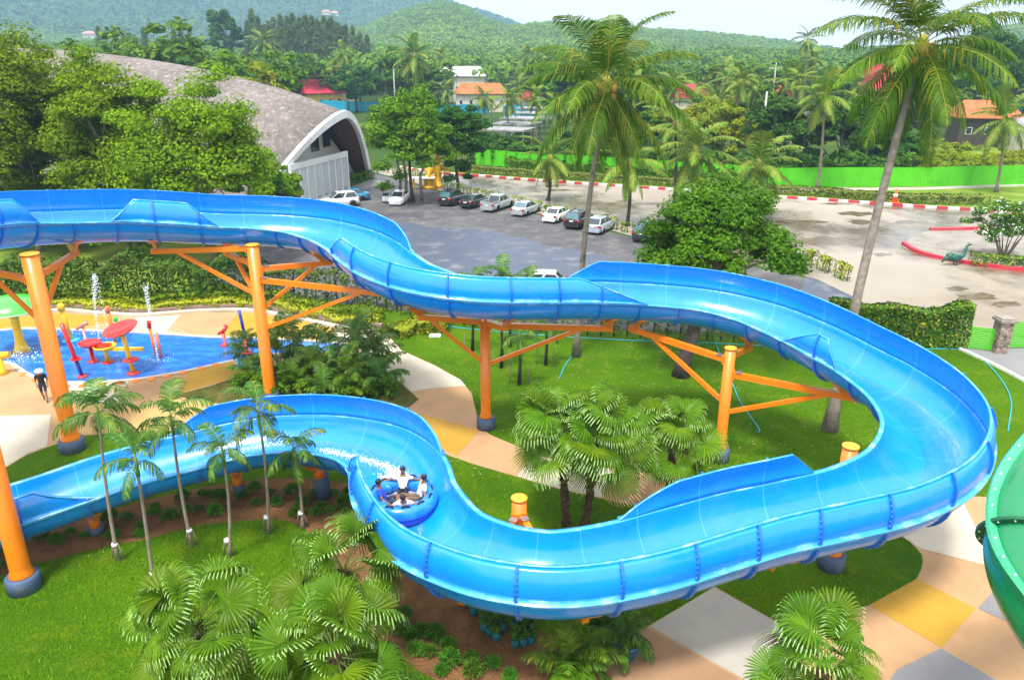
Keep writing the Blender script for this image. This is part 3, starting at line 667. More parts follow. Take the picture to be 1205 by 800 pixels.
def hand_fingers(J, E, side, palm, fwd, out):
    """five short finger chains off the palm joint"""
    for i, (o_, L_) in enumerate(((-.032,.062),(-.011,.075),(.011,.07),(.03,.055))):
        a = Vector(palm)+Vector(fwd)*.035+Vector(out)*o_; b2 = Vector(palm)+Vector(fwd)*(.035+L_*.6)+Vector(out)*o_*1.1; c2 = b2+Vector(fwd)*L_*.3-Vector((0,0,L_*.28))
        J[f'{side}f{i}a'] = (*a, .010); J[f'{side}f{i}b'] = (*b2, .009); J[f'{side}f{i}c'] = (*c2, .008)
        E += [(side+'palm', f'{side}f{i}a'), (f'{side}f{i}a', f'{side}f{i}b'), (f'{side}f{i}b', f'{side}f{i}c')]
    t = Vector(palm)-Vector(out)*.045+Vector(fwd)*.01; t2 = t+Vector(fwd)*.035-Vector(out)*.012
    J[side+'t0'] = (*t, .012); J[side+'t1'] = (*t2, .010); E += [(side+'palm', side+'t0'), (side+'t0', side+'t1')]
def head_parts(root, head, face, hair=True, sk=SK, hat=None):
    """head joint centre and facing direction -> nose, eyes, ears, hair or hat as small parts"""
    h = Vector(head); f = Vector(face).normalized(); up = Vector((0,0,1)); sd = f.cross(up).normalized(); up = sd.cross(f)
    T = Matrix((f, -sd, up)).transposed()
    mb = MB()
    def el(c, r, m=0):
        k = len(mb.v); mb.ell((0,0,0), r, 8, m)
        for i in range(k, len(mb.v)): mb.v[i] = tuple(h+T @ (Vector(mb.v[i])+Vector(c)))
    el((.105,0,-.012), (.022,.014,.026)); el((0,.088,-.005), (.02,.012,.03)); el((0,-.088,-.005), (.02,.012,.03))
    el((.092,.036,.02), (.012,.014,.009), 1); el((.092,-.036,.02), (.012,.014,.009), 1)
    el((.100,.036,.02), (.006,.007,.007), 2); el((.100,-.036,.02), (.006,.007,.007), 2); el((.094,0,-.058), (.010,.026,.007), 3)
    mb.build('face', [sk, EYEW, EYE, plain('lips', (.20,.07,.06), .5, .05, 5)], root)
    mb = MB()
    if hat is None:
        el((-.018,0,.035), (.102,.092,.098)); mb.build('hair', HAIR, root)
    else:
        el((-.005,0,.06), (.108,.1,.085)); k = len(mb.v); mb.lathe([(.09,.0),(.185,-.02),(.185,-.008),(.09,.02)], 20, (0,0,0))
        for i in range(k, len(mb.v)): mb.v[i] = tuple(h+T @ (Vector(mb.v[i])+Vector((0,0,.045))))
        mb.build('hat', hat, root)
def person(label, loc, rz, pose, shirt, shorts, sk=SK, hat=None, group=None, sleeve=.55):
    t = thing('person', label, 'person', loc, rz, group)
    J = dict(pose['J']); E = [('pelvis','waist'),('waist','chest'),('chest','neck'),('neck','head0'),('head0','head')]
    for s_ in 'LR':
        E += [('chest',s_+'sh'),(s_+'sh',s_+'el'),(s_+'el',s_+'wr'),(s_+'wr',s_+'palm'),('pelvis',s_+'hip'),(s_+'hip',s_+'kn'),(s_+'kn',s_+'an'),(s_+'an',s_+'toe')]
        pw = Vector(J[s_+'palm'][:3]); fw = (pw-Vector(J[s_+'wr'][:3])).normalized(); out = fw.cross(Vector((0,0,1)))
        if out.length < .2: out = Vector((1,0,0))
        out.normalize(); hand_fingers(J, E, s_, pw, fw, out*(1 if s_ == 'L' else -1))
    def zone(e, tt):
        a, b2 = e
        if a == 'pelvis' and b2 == 'waist': return 2 if tt < .5 else 1
        if a in ('waist',) or (a == 'chest' and b2 != 'neck'): return 1
        if a == 'chest': return 1 if tt < .6 else 0
        if a[1:] == 'sh' and b2[1:] == 'el': return 1 if tt < sleeve else 0
        if a == 'pelvis': return 2
        if a[1:] == 'hip': return 2 if tt < .8 else 0
        if a[1:] == 'an': return 3
        return 0
    skin_body('body', J, E, [sk, shirt, shorts, HAIR if pose.get('shoes') else sk], zone, t)
    head_parts(t, J['head'][:3], pose['face'], sk=sk, hat=hat)
    return t
# walking man seen from behind (faces +x locally; z up, feet at 0)
walk = {'shoes': True, 'face': (1,0,-.35), 'J': {'pelvis': (0,0,.93,.125),'waist': (0,0,1.07,.12),'chest': (.03,0,1.30,.145),'neck': (.05,0,1.47,.058),'head0': (.065,0,1.55,.085),'head': (.075,0,1.62,.098),
 'Lsh': (.03,.19,1.38,.07),'Lel': (-.03,.25,1.12,.05),'Lwr': (.10,.24,.90,.033),'Lpalm': (.13,.235,.83,.036),
 'Rsh': (.03,-.19,1.38,.07),'Rel': (.0,-.26,1.12,.05),'Rwr': (.16,-.20,.95,.033),'Rpalm': (.2,-.19,.90,.036),
 'Lhip': (0,.10,.88,.10),'Lkn': (.13,.10,.49,.066),'Lan': (.20,.10,.09,.045),'Ltoe': (.36,.11,.04,.034),
 'Rhip': (0,-.10,.88,.10),'Rkn': (.03,-.09,.48,.066),'Ran': (-.18,-.07,.12,.045),'Rtoe': (-.06,-.07,.045,.034)}}
wp_ = G(54,472)
person('man in a white bucket hat, black shirt and shorts walking along the pool edge', (wp_.x, wp_.y, .02), R(-65), walk, CL['blackc'], CL['navy'], SK2, hat=CL['white'])

# ------------------------------------------------------------------ the raft and its four riders
sR = 32.45; c, n, w, L = s_at(sR); rc = Vector((c[0]+n[0]*.05, c[1]+n[1]*.05, c[2]+.1))
RAFT_RZ = R(0)
raft = thing('inflatable_raft', 'round blue inflatable raft carrying four riders round the bend of the slide', 'raft', rc, RAFT_RZ, sc=1.07)
M['raft'] = plain('raft_blue_vinyl', (.006,.20,.72), .3, .06, 2, coat=.4, dirt=(.02,.30,.82), dscale=2)
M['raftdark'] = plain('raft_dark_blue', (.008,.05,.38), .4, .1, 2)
def torus(mb, R0, r, z, m=0, n1=40, n2=12, sz=1.0):
    o = len(mb.v)
    for i in range(n1):
        a = 2*PI*i/n1
        for j in range(n2):
            q = 2*PI*j/n2; rr = R0+r*math.cos(q); mb.v.append((rr*math.cos(a), rr*math.sin(a), z+r*math.sin(q)*sz))
    for i in range(n1):
        for j in range(n2):
            a = o+i*n2+j; b2 = o+i*n2+(j+1) % n2; c2 = o+((i+1) % n1)*n2+(j+1) % n2; d = o+((i+1) % n1)*n2+j; mb.face((a, d, c2, b2), m, True)
mb = MB(); torus(mb, .86, .22, .36, sz=1.05); mb.build('tube', M['raft'], raft)
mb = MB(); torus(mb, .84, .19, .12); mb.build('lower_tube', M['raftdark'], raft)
mb = MB(); mb.lathe([(.0,.16),(.72,.16),(.72,.20),(.0,.20)], 32); mb.build('floor', M['white'], raft)
for k in range(4):                                   # seat backs
    a = PI/2+k*PI/2+PI/4*0; mb = MB(); mb.ell((.70*math.cos(a+PI/4), .70*math.sin(a+PI/4), .40), (.15,.15,.15), 10); mb.build('seat_back', M['raft'], raft)
for k in range(12):
    a = 2*PI*(k+.5)/12; ca, sa = math.cos(a), math.sin(a); mb = MB()
    pts = [Vector((.90*ca-sa*d, .90*sa+ca*d, .585+h)) for d, h in ((-.12,-.01),(-.07,.035),(0,.05),(.07,.035),(.12,-.01))]
    mb.tube(pts, .026, 8); mb.build('handle', M['black'], raft)
def sit(lean, legs, arms, face, head=(0,0)):
    """seated with the back to -x, looking along +x; seat height .22"""
    J = {'pelvis': (0,0,.33,.125),'waist': (-.05-lean*.12,0,.46,.115),'chest': (-.10-lean*.3,0,.66,.14),'neck': (-.10-lean*.42,0,.84,.055),'head0': (-.08-lean*.44,0,.92,.085),'head': (-.07-lean*.45+head[0],head[1],.99,.098)}
    ch = Vector(J['chest'][:3])
    for s_, y in (('L',1),('R',-1)):
        J[s_+'sh'] = (ch.x,.18*y,ch.z+.08,.068); e, wv = arms[s_]
        J[s_+'el'] = (*(Vector(J[s_+'sh'][:3])+Vector(e)),.048); J[s_+'wr'] = (*(Vector(J[s_+'el'][:3])+Vector(wv)),.033)
        J[s_+'palm'] = (*(Vector(J[s_+'wr'][:3])+Vector(wv).normalized()*.075),.036)
        kx, kz, ky, ax, az = legs[s_]
        J[s_+'hip'] = (.03,.1*y,.31,.10); J[s_+'kn'] = (kx,ky*y,kz,.066); J[s_+'an'] = (ax,ky*y*.9,az,.045); J[s_+'toe'] = (ax+.10,ky*y,az+.10,.034)
    return {'J': J, 'face': face}
legs = {'L': (.40,.42,.12,.72,.27), 'R': (.40,.40,.12,.74,.27)}
def rider(label, ang, rad, face_rz, pose, shirt, shorts, sk=SK, z=0):
    p = rc+Vector((rad*math.cos(ang), rad*math.sin(ang), z)); return person(label, p, face_rz, pose, shirt, shorts, sk, group='riders in the raft')
out_arm = {'L': ((.0,.24,-.10),(.02,.23,-.02)), 'R': ((.0,-.24,-.10),(.02,-.23,-.02))}
rider('man in a white shirt at the back of the raft, both arms spread wide', R(95), .50, R(-88), sit(.35, legs, out_arm, (1,-.1,-.1)), CL['white'], CL['blackc'])
down_arm = {'L': ((-.02,.16,-.20),(.10,.12,-.08)), 'R': ((.08,-.16,-.18),(.16,-.10,-.06))}
rider('boy in a royal blue shirt at the left side of the raft, turned sideways', R(185), .50, R(8), sit(.3, {'L': (.36,.40,.12,.66,.27), 'R': (.38,.36,.14,.68,.27)}, down_arm, (.8,.5,-.2)), CL['blue'], CL['navy'])
rider('man in a white shirt sitting at the right side of the raft', R(20), .52, R(200), sit(.3, legs, {'L': ((.04,.20,-.16),(.06,.18,-.06)), 'R': ((-.05,-.22,-.08),(-.02,-.22,0))}, (.5,-.7,.05)), CL['white'], CL['khaki'])
rider('person in a white top lying back at the front of the raft, dark hair uppermost', R(282), .50, R(100), sit(.75, {'L': (.40,.36,.12,.72,.3), 'R': (.38,.40,.10,.70,.3)}, {'L': ((.02,.2,-.12),(.1,.16,-.06)), 'R': ((.02,-.2,-.12),(.1,-.16,-.06))}, (.6,0,.8)), CL['white'], CL['khaki'], SK2)
# white water thrown up behind the raft and along the outer wall
m, nt, b = new_mat('white_spray'); b.inputs['Base Color'].default_value = (.88,.93,.96,1); b.inputs['Roughness'].default_value = .3; M['spray'] = m
def spray(name, label, pts, nrm, seed, size=.035):
    """many droplets and short water threads around a path of (point, spread)"""
    r = np.random.default_rng(seed); V = []; Fq = []
    for (p, sp, cnt) in pts:
        q = r.normal(0, 1, (cnt, 3))*np.array(sp)+np.array(p); q[:,2] = np.maximum(q[:,2], p[2]-.02)
        for x in q:
            s = size*r.uniform(.4, 1.5); o = len(V)
            V += [x+np.array(d)*s for d in ((1,0,0),(0,1,0),(-1,0,0),(0,-1,0),(0,0,1.4),(0,0,-1))]
            Fq += [(o+a, o+b2, o+c2) for a, b2, c2 in ((0,1,4),(1,2,4),(2,3,4),(3,0,4),(1,0,5),(2,1,5),(3,2,5),(0,3,5))]
    o = obj(name, npmesh(name, np.array(V), np.array(Fq), M['spray'], smooth=True))
    if label: tag(o, label, 'splash', None, 'stuff')
    return o
pts = []
for s in np.linspace(32.85, 33.5, 12):
    c2, n2, w2, _ = s_at(s); k = (s-32.85)/.65; off = .05-.1*k; pts.append(((c2[0]+n2[0]*off, c2[1]+n2[1]*off, c2[2]+.18-.05*k), (.26-.1*k, .2, .10), int(330-150*k)))
spray('water_splash', 'white burst of spray thrown up right behind the raft', pts, None, 5, .026)
pts = []
for s in np.linspace(33.3, 35.6, 34):
    c2, n2, w2, _ = s_at(s); off = -.62+.25*math.sin((s-33.3)*1.2); a = math.asin(max(-1, min(1, off/w2))); pts.append(((c2[0]+n2[0]*off, c2[1]+n2[1]*off, c2[2]+D0*(1-math.cos(a))+.04), (.17,.12,.03), 60))
spray('water_splash', 'streak of foam along the wall of the bend behind the raft', pts, None, 6, .015)

# ------------------------------------------------------------------ green slide at the right edge
M['green'] = gelcoat('green_gelcoat', (.006,.21,.075), (.05,.35,.16), 99); M['greenrim'] = plain('pale_green_flange', (.05,.40,.20), .3, .06, 2, coat=.4, dirt=(.10,.46,.28)); M['greendark'] = plain('dark_green_flange', (.004,.09,.04), .4, .1, 2)
gs = thing('tube_slide', 'glossy green tube slide with bolted flanges cut off by the right edge', 'water slide', (14,12,0))
def ray(px, py, dep): x = (px-602.5)/FPX; v = (py-400)/FPX; return (x*dep, (CC-v*SS)*dep, CAMH+(-SS-v*CC)*dep)
ax = dense([ray(1400,470,16.4), ray(1300,512,15.3), ray(1236,578,14.4), ray(1216,645,13.8), ray(1238,712,13.3), ray(1300,790,12.8), ray(1390,860,12.4)], 9)
RT = .78
V = []; fi = []; NSEG = 36; UV = []
tt = np.gradient(ax, axis=0); tt /= np.linalg.norm(tt, axis=1)[:,None]
def ring(i, rad):
    t = Vector(tt[i]); sd = t.cross(Vector((0,0,1))).normalized(); up = sd.cross(t)
    return [Vector(ax[i])+(sd*math.cos(a)+up*math.sin(a))*rad for a in [2*PI*k/NSEG for k in range(NSEG)]]
for i in range(len(ax)):
    for k, p in enumerate(ring(i, RT)): V.append(tuple(p)); UV.append((i*.25, k/NSEG))
for i in range(len(ax)-1):
    for k in range(NSEG): a = i*NSEG+k; b2 = i*NSEG+(k+1) % NSEG; fi.append((a, b2, b2+NSEG, a+NSEG))
me = npmesh('tube', np.array(V), np.array(fi), M['green'], smooth=True); set_uv(me, UV); o = obj('tube', me, gs); o.location = -gs.location
# long seam flange along the side facing left, ring flanges across
def seam_flange(k):
    mb = MB()
    for i in range(len(ax)):
        t = Vector(tt[i]); sd = t.cross(Vector((0,0,1))).normalized(); up = sd.cross(t); a = 2*PI*k/NSEG; rad = sd*math.cos(a)+up*math.sin(a); tan = t.cross(rad)
        for e, hh in ((-.05,RT-.01),(-.05,RT+.16),(.05,RT+.16),(.05,RT-.01)): mb.v.append(tuple(Vector(ax[i])+rad*hh+tan*e*.8))
    for i in range(len(ax)-1):
        for e in range(3): a = i*4+e; mb.face((a, a+4, a+5, a+1))
    o = mb.build('seam_flange', M['greenrim'], gs); o.location = -gs.location
    for i in range(0, len(ax), 2):
        t = Vector(tt[i]); sd = t.cross(Vector((0,0,1))).normalized(); up = sd.cross(t); a = 2*PI*k/NSEG; rad = sd*math.cos(a)+up*math.sin(a); tan = t.cross(rad)
        b3 = MB(); pc = Vector(ax[i])+rad*(RT+.09); b3.tube([pc-tan*.055, pc+tan*.055], .02, 8); o = b3.build('bolt', M['white'], gs); o.location = -gs.location
def k_toward(v):
    i = len(ax)//2; return max(range(NSEG), key=lambda k: (ring(i, 1)[k]-Vector(ax[i])).dot(Vector(v)))
seam_flange(k_toward((-1,-.15,.25))); seam_flange(k_toward((1,.1,.2)))
for i in (12, 26, 42):
    mb = MB(); 
    for rad, e in ((RT-.01,-.04),(RT+.13,-.03),(RT+.13,.03),(RT-.01,.04)):
        for p in ring(i, rad): mb.v.append(tuple(p+Vector(tt[i])*e))
    for j in range(3):
        for k in range(NSEG): a = j*NSEG+k; b2 = j*NSEG+(k+1) % NSEG; mb.face((a, b2, b2+NSEG, a+NSEG))
    o = mb.build('ring_flange', M['greendark'], gs); o.location = -gs.location
    b3 = MB()
    for k in range(0, NSEG, 2):
        p = ring(i, RT+.07)[k]; b3.tube([p-Vector(tt[i])*.05, p+Vector(tt[i])*.05], .018, 6)
    o = b3.build('flange_bolts', M['white'], gs); o.location = -gs.location
# ------------------------------------------------------------------ foliage generators (numpy)
def leaf_quads(C, Nrm, size, r, aspect=.55, fold=.25):
    """C centres, Nrm normals -> folded diamond leaves (two quads would be heavy: one bent quad each)"""
    n = len(C); a = r.normal(0, 1, (n, 3)); t = np.cross(Nrm, a); t /= np.linalg.norm(t, axis=1)[:, None]+1e-9
    s = np.cross(Nrm, t); sz = size*r.uniform(.6, 1.35, n)[:, None]
    V = np.stack([C-t*sz*.5, C+s*sz*aspect*.5-Nrm*sz*fold*.15, C+t*sz*.5-Nrm*sz*fold*.4, C-s*sz*aspect*.5-Nrm*sz*fold*.15], 1).reshape(-1, 3)
    return V, np.arange(n*4).reshape(-1, 4)
def clumps(r, K, rad, zc, flat=.8, lo=.55, under=.25):
    """clump centres spread through an uneven crown of radius rad (x,y,z)"""
    out = []
    while len(out) < K:
        d = r.normal(0, 1, 3); d /= np.linalg.norm(d)
        if d[2] < -under and r.random() < .75: continue
        q = d*np.array(rad)*r.uniform(lo, 1.0)*(1+.16*math.sin(d[0]*5+d[1]*3+rad[0])); out.append(q+np.array([0,0,zc]))
    return np.array(out)
def crown(name, mat, K, rad, zc, n, leaf, seed, crad=.3, up=.5, cl=None, aspect=.6, mats=None, extra=0):
    r = np.random.default_rng(seed); Cn = clumps(r, K, rad, zc) if cl is None else np.array(cl)
    K = len(Cn); cr = np.mean(rad)*crad*r.uniform(.65, 1.25, K); idx = r.integers(0, K, n)
    d = r.normal(0, 1, (n, 3)); d /= np.linalg.norm(d, axis=1)[:, None]; d[:,2] = np.where(d[:,2] < -.2, d[:,2]*.5, d[:,2])
    p = Cn[idx]+d*cr[idx][:,None]*(r.random(n)**.45)[:,None]*np.array([1,1,.72])
    nn = d+np.array([0,0,up])+r.normal(0, .45, (n, 3)); nn /= np.linalg.norm(nn, axis=1)[:,None]
    V, Q = leaf_quads(p, nn, leaf, r, aspect); mi = None
    if extra: mi = (r.random(n) < extra).astype(int)
    return npmesh(name, V, Q, mats or mat, mi), Cn
def limbs(mb, base, top, Cn, r, rng, k=9, m=0, bend=.3):
    """tapered trunk plus limbs to some clumps"""
    b = Vector(base); t = Vector(top); pts = []; rad = []
    off = Vector((rng.uniform(-1,1), rng.uniform(-1,1), 0))*bend
    for i in range(7):
        f = i/6; pts.append(b.lerp(t, f)+off*math.sin(f*PI)); rad.append(r*(1-.55*f)*(1+.5*max(0, .12-f)/.12))
    mb.tube(pts, rad, 10, m)
    for c in sorted(Cn, key=lambda q: rng.random())[:k]:
        f = rng.uniform(.5, .98); a = b.lerp(t, f)+off*math.sin(f*PI); c = Vector(c); mid = a.lerp(c, .5)+Vector((rng.uniform(-.3,.3), rng.uniform(-.3,.3), rng.uniform(.0,.5)))*(c-a).length*.25
        pp = [a, a.lerp(mid, .5)+Vector((0,0,.05)), mid, mid.lerp(c, .5), c]; rr = r*(1-.55*f)*.55; mb.tube(pp, [rr, rr*.8, rr*.6, rr*.4, rr*.15], 6, m)
_tree_cache = {}
def tree(name, label, cat, loc, h, rad, leafm, n, leaf, seed, barkm='bark', trunk_r=.2, K=40, zc=None, group=None, lean=(0,0), crad=.3, rz=0, limbk=9, up=.5, base_frac=.35):
    t = thing(name, label, cat, loc, rz, group)
    rz_ = rad[2] if len(rad) > 2 else rad[0]; zc = zc if zc is not None else h-rz_
    me, Cn = crown('crown', M[leafm], K, (rad[0], rad[1], rz_), zc, n, leaf, seed, crad, up)
    obj('crown', me, t); mb = MB(); limbs(mb, (0,0,-.05), (lean[0], lean[1], zc+rz_*.2), Cn, trunk_r, random.Random(seed), limbk); mb.build('trunk', M[barkm], t)
    return t
# --- pinnate frond (coconut, areca, slim palms): base at origin, growing along +x
def frond(name, L, elev, droop, nl, ll, lw, hang, seed, mats, rr=.03, vee=.5, jag=.15, start=.12, gap=0):
    r = np.random.default_rng(seed); n = 18; pts = [np.zeros(3)]; ang = elev
    for i in range(n):
        t = (i+.5)/n; a = elev-droop*t**1.35; pts.append(pts[-1]+np.array([math.cos(a), 0, math.sin(a)])*L/n)
    pts = np.array(pts); side_w = r.normal(0, .02, n+1).cumsum()*L*.12; pts[:,1] += side_w
    V = []; Q = []; MI = []
    for i in range(n+1):                                     # rachis: a thin 4-sided rod
        w = rr*(1-.8*i/n)
        for dy, dz in ((-w,0),(0,w),(w,0),(0,-w)): V.append(pts[i]+np.array([0,dy,dz]))
    for i in range(n):
        for k in range(4): Q.append((i*4+k, i*4+(k+1) % 4, (i+1)*4+(k+1) % 4, (i+1)*4+k)); MI.append(1)
    for j in range(nl):
        t = start+(1-start)*(j+.5)/nl; f = t*n; i = min(int(f), n-1); p = pts[i]+(pts[i+1]-pts[i])*(f-i); tg = pts[i+1]-pts[i]; tg /= np.linalg.norm(tg)
        up = np.cross(tg, [0,1,0])*-1; up = np.array([-tg[2], 0, tg[0]])
        prof = math.sin(PI*min(1, (t*.9+.13)))**.6
        for sd in (-1, 1):
            if r.random() < gap: continue
            l = ll*prof*r.uniform(1-jag, 1+jag); d = np.array([0, sd, 0])*.86+tg*(.42+.5*t)+up*vee*(1-t*.6)+r.normal(0, .07, 3); d /= np.linalg.norm(d)
            g = np.array([0,0,-1.]); d2 = d*(1-hang*.6)+g*hang; d2 /= np.linalg.norm(d2); d3 = d*(.55-hang*.4)+g*(hang*1.25+.1); d3 /= np.linalg.norm(d3)
            a0 = p; a1 = a0+d*l*.3; a2 = a1+d2*l*.4; a3 = a2+d3*l*.3; wv = tg*lw
            o = len(V); V += [a0-wv*.3, a0+wv*.3, a1-wv*.5, a1+wv*.5, a2-wv*.42, a2+wv*.42, a3-wv*.06, a3+wv*.06]
            Q += [(o, o+1, o+3, o+2), (o+2, o+3, o+5, o+4), (o+4, o+5, o+7, o+6)]; MI += [0]*3
    return npmesh(name, np.array(V), np.array(Q), mats, MI)
def frond_set(L, nl, ll, lw, mats, seed, hang=.5, levels=8, e0=82, e1=-52, rr=.035, droop0=75, droop1=35, gap=.03, vee=.5):
    out = []
    for i in range(levels):
        f = i/(levels-1); out.append(frond('frond', L*(.86+.14*math.sin(PI*min(1, f+.25))), R(e0+(e1-e0)*f), R(droop0+(droop1-droop0)*f), nl, ll, lw, hang*(.45+.7*f), seed+i, mats, rr, vee=vee*(1-f*.8), gap=gap+.05*f))
    return out
COCO = frond_set(4.9, 84, 1.15, .052, [M['coco'], M['midrib']], 11, .72, e0=74, e1=-60, rr=.03, gap=.06)
COCOF = frond_set(4.2, 44, .95, .10, [M['cocofar'], M['midrib']], 41, .55)
def trunk_curve(base, top, bow, n=10):
    b = Vector(base); t = Vector(top); return [b.lerp(t, i/n)+Vector(bow)*math.sin(PI*i/n) for i in range(n+1)]
def coconut(label, base, crown_c, nf=24, fr=None, sc=1, bow=(0,0,0), r0=.2, r1=.12, nuts=True, seed=1, group=None, trunkm='trunk', dry=0, name='coconut_palm', lo=0, hi=None):
    fr = fr or COCO; rg = random.Random(seed); b = Vector(base); t = thing(name, label, 'palm tree', b, group=group)
    top = Vector(crown_c)-b; pts = trunk_curve((0,0,-.05), top, bow); mb = MB()
    mb.tube(pts, [(r0*1.7 if i == 0 else r0*(1-i/10)+r1*i/10) for i in range(11)], 12)
    mb.build('trunk', M[trunkm], t); nlev = len(fr); a0 = rg.uniform(0, 6.28)
    for i in range(nf):
        f = lo+((hi or 1)-lo)*(i/(nf-1))**.85; lv = min(nlev-1, int(f*nlev)); s = sc*rg.uniform(.86, 1.08)
        o = obj('frond', fr[lv], t, top+Vector((0,0,.1-.25*f))*sc, rot=(rg.uniform(-.16,.16), rg.uniform(-.12,.12), a0+i*2.3999+rg.uniform(-.2,.2)), sc=s)
    mb = MB(); mb.ell(tuple(top-Vector((0,0,.1))), (.26*sc, .26*sc, .5*sc), 8); mb.build('crown_heart', M['midrib'] if not dry else M['fibre'], t)
    if nuts:
        mb = MB()
        for i in range(11): a = rg.uniform(0, 6.28); mb.ell(tuple(top+Vector((math.cos(a)*.38, math.sin(a)*.38, rg.uniform(-.55,-.05)))*sc), (.14*sc,.14*sc,.17*sc), 8)
        mb.build('coconuts', plain('young_coconut', (.40,.22,.03), .6, .3, 4), t)
    return t
# two big palms standing on the lawn in front
b1 = G(678,419); coconut('tall coconut palm with a slim grey trunk rising behind the middle of the slide', b1, (b1.x+1.15, b1.y+.3, 14.7), 29, sc=1.2, bow=(-.25,0,0), r0=.18, r1=.11, seed=4)
b2 = G(976,506); coconut('tallest coconut palm, bare trunk leaning right, its top cut by the upper picture edge', b2, (17.15, 34.3, 16.5), 30, sc=1.14, bow=(-.1,.2,0), r0=.235, r1=.14, seed=9)
# palms along the road beyond the cars
for (px, py, cx, cy, nf, sc, seed, label, dry) in [
  (731,255,733,170,17,1.12,21,'coconut palm with spreading fronds behind the silver sedan, just left of the tall grey trunk',0),
  (738,266,740,192,16,1.1,22,'short coconut palm by the low hedge to the right of the tall grey trunk',0),
  (825,262,818,178,20,1.35,23,'bushy coconut palm beside the road behind the round almond tree',0),
  (884,262,893,194,18,1.3,24,'low coconut palm with broad drooping fronds at the roadside right of the almond tree',0),
  (792,250,795,146,14,1.05,25,'coconut palm with a skirt of brown dead fronds beyond the road',1),
  (962,222,970,112,20,1.3,26,'slim coconut palm standing against the green fence left of the leaning giant',0),
  (1172,226,1183,140,19,1.3,27,'slim leaning coconut palm by the green fence near the right edge',0)]:
    if px == 731: px, py, cx, cy = 645, 236, 647, 186
    g = G(px, py); q = G(cx, cy); z = ZAT(g.x, g.y, cy); k = (cx-P((g.x, g.y, z))[0])*P((g.x, g.y, z))[2]/FPX
    coconut(label, g, (g.x+k, g.y, z), nf, COCO if g.y < 75 else COCOF, sc, (.2,0,0), .2, .13, False, seed, 'palms along the road', dry=dry, trunkm='trunk' if cx > 900 else 'bark', lo=.05 if not dry else .3)
# --- fan palms
def fan_leaf(name, pet, rad, elev, seed, nseg=34, droop=.35, dry=False, tilt=.75):
    r = np.random.default_rng(seed); V = []; Q = []; MI = []
    n = 8; p = np.zeros(3); pts = [p]; 
    for i in range(n): a = elev-.5*(i/n)**1.5; p = p+np.array([math.cos(a), 0, math.sin(a)])*pet/n; pts.append(p)
    pts = np.array(pts)
    for i in range(n+1):
        w = .022*(1-.45*i/n)
        for dy, dz in ((-w,0),(0,w),(w,0),(0,-w)): V.append(pts[i]+np.array([0,dy,dz]))
    for i in range(n):
        for k in range(4): Q.append((i*4+k, i*4+(k+1) % 4, (i+1)*4+(k+1) % 4, (i+1)*4+k)); MI.append(1)
    hub = pts[-1]; a = elev-tilt; fx = np.array([math.cos(a), 0, math.sin(a)]); fz = np.array([-math.sin(a), 0, math.cos(a)]); fy = np.array([0,1.,0])
    span = R(118)
    def P3(th, q, h): return hub+(fx*math.cos(th)+fy*math.sin(th))*q+fz*h
    for j in range(nseg):
        th0 = -span+2*span*j/nseg; th1 = -span+2*span*(j+1)/nseg; tm = (th0+th1)/2; rl = rad*(.78+.22*math.cos(tm*.8))*r.uniform(.93, 1.06)
        cup = .10*rad*(1-math.cos(tm))                       # sides lift then the tips fall
        pl = .018
        r1_, r2_ = .34*rl, .66*rl; dz = -droop*rl
        gdown = np.array([0,0,-1.])
        pa = pl*(1 if j % 2 else -1); A = [P3(th0, .03, 0), P3(th1, .03, 0), P3(th0, r1_, cup*.4-pa), P3(tm, r1_, cup*.4), P3(th1, r1_, cup*.4+pa)]
        w2 = (th1-th0)*.40; B = [P3(tm-w2, r2_, cup)+gdown*.04*rl, P3(tm+w2, r2_, cup)+gdown*.04*rl]
        w3 = (th1-th0)*.17; dr = r.uniform(.75, 1.3)
        Cc = [P3(tm-w3, .87*rl, cup)+gdown*droop*.45*rl*dr, P3(tm+w3, .87*rl, cup)+gdown*droop*.45*rl*dr]
        w4 = (th1-th0)*.05; tipb = P3(tm, .95*rl, cup)+gdown*droop*.95*rl*dr; sd = -fx*math.sin(tm)+fy*math.cos(tm)
        Dd = [tipb-sd*.012, tipb+sd*.012]
        o = len(V); V += A+B+Cc+Dd
        Q += [(o, o+1, o+4, o+2), (o+2, o+4, o+6, o+5), (o+5, o+6, o+8, o+7), (o+7, o+8, o+10, o+9)]
        MI += [0, 0, 0, 3 if dry and r.random() < .8 else 2]
    return npmesh(name, np.array(V), np.array(Q), [M['fan'], M['petiole'], M['fantip'], M['fandry']], MI)
FANS = [[fan_leaf('fan_leaf', 1.25, .98, R(e), 60+i*3+k, droop=.16+.12*k+.03*i, dry=(i == 7 and k == 1), tilt=(.15,.55,.95)[k]) for k in range(3)] for i, e in enumerate((88,72,56,40,24,8,-10,-28))]
DRYF = []
for k in range(3):
    me_ = fan_leaf('fan_leaf', 1.1, .85, R(-5-22*k), 90+k, droop=.55, tilt=.9); me_.materials[0] = M['fandry']; me_.materials[2] = M['fandry']; DRYF.append(me_)
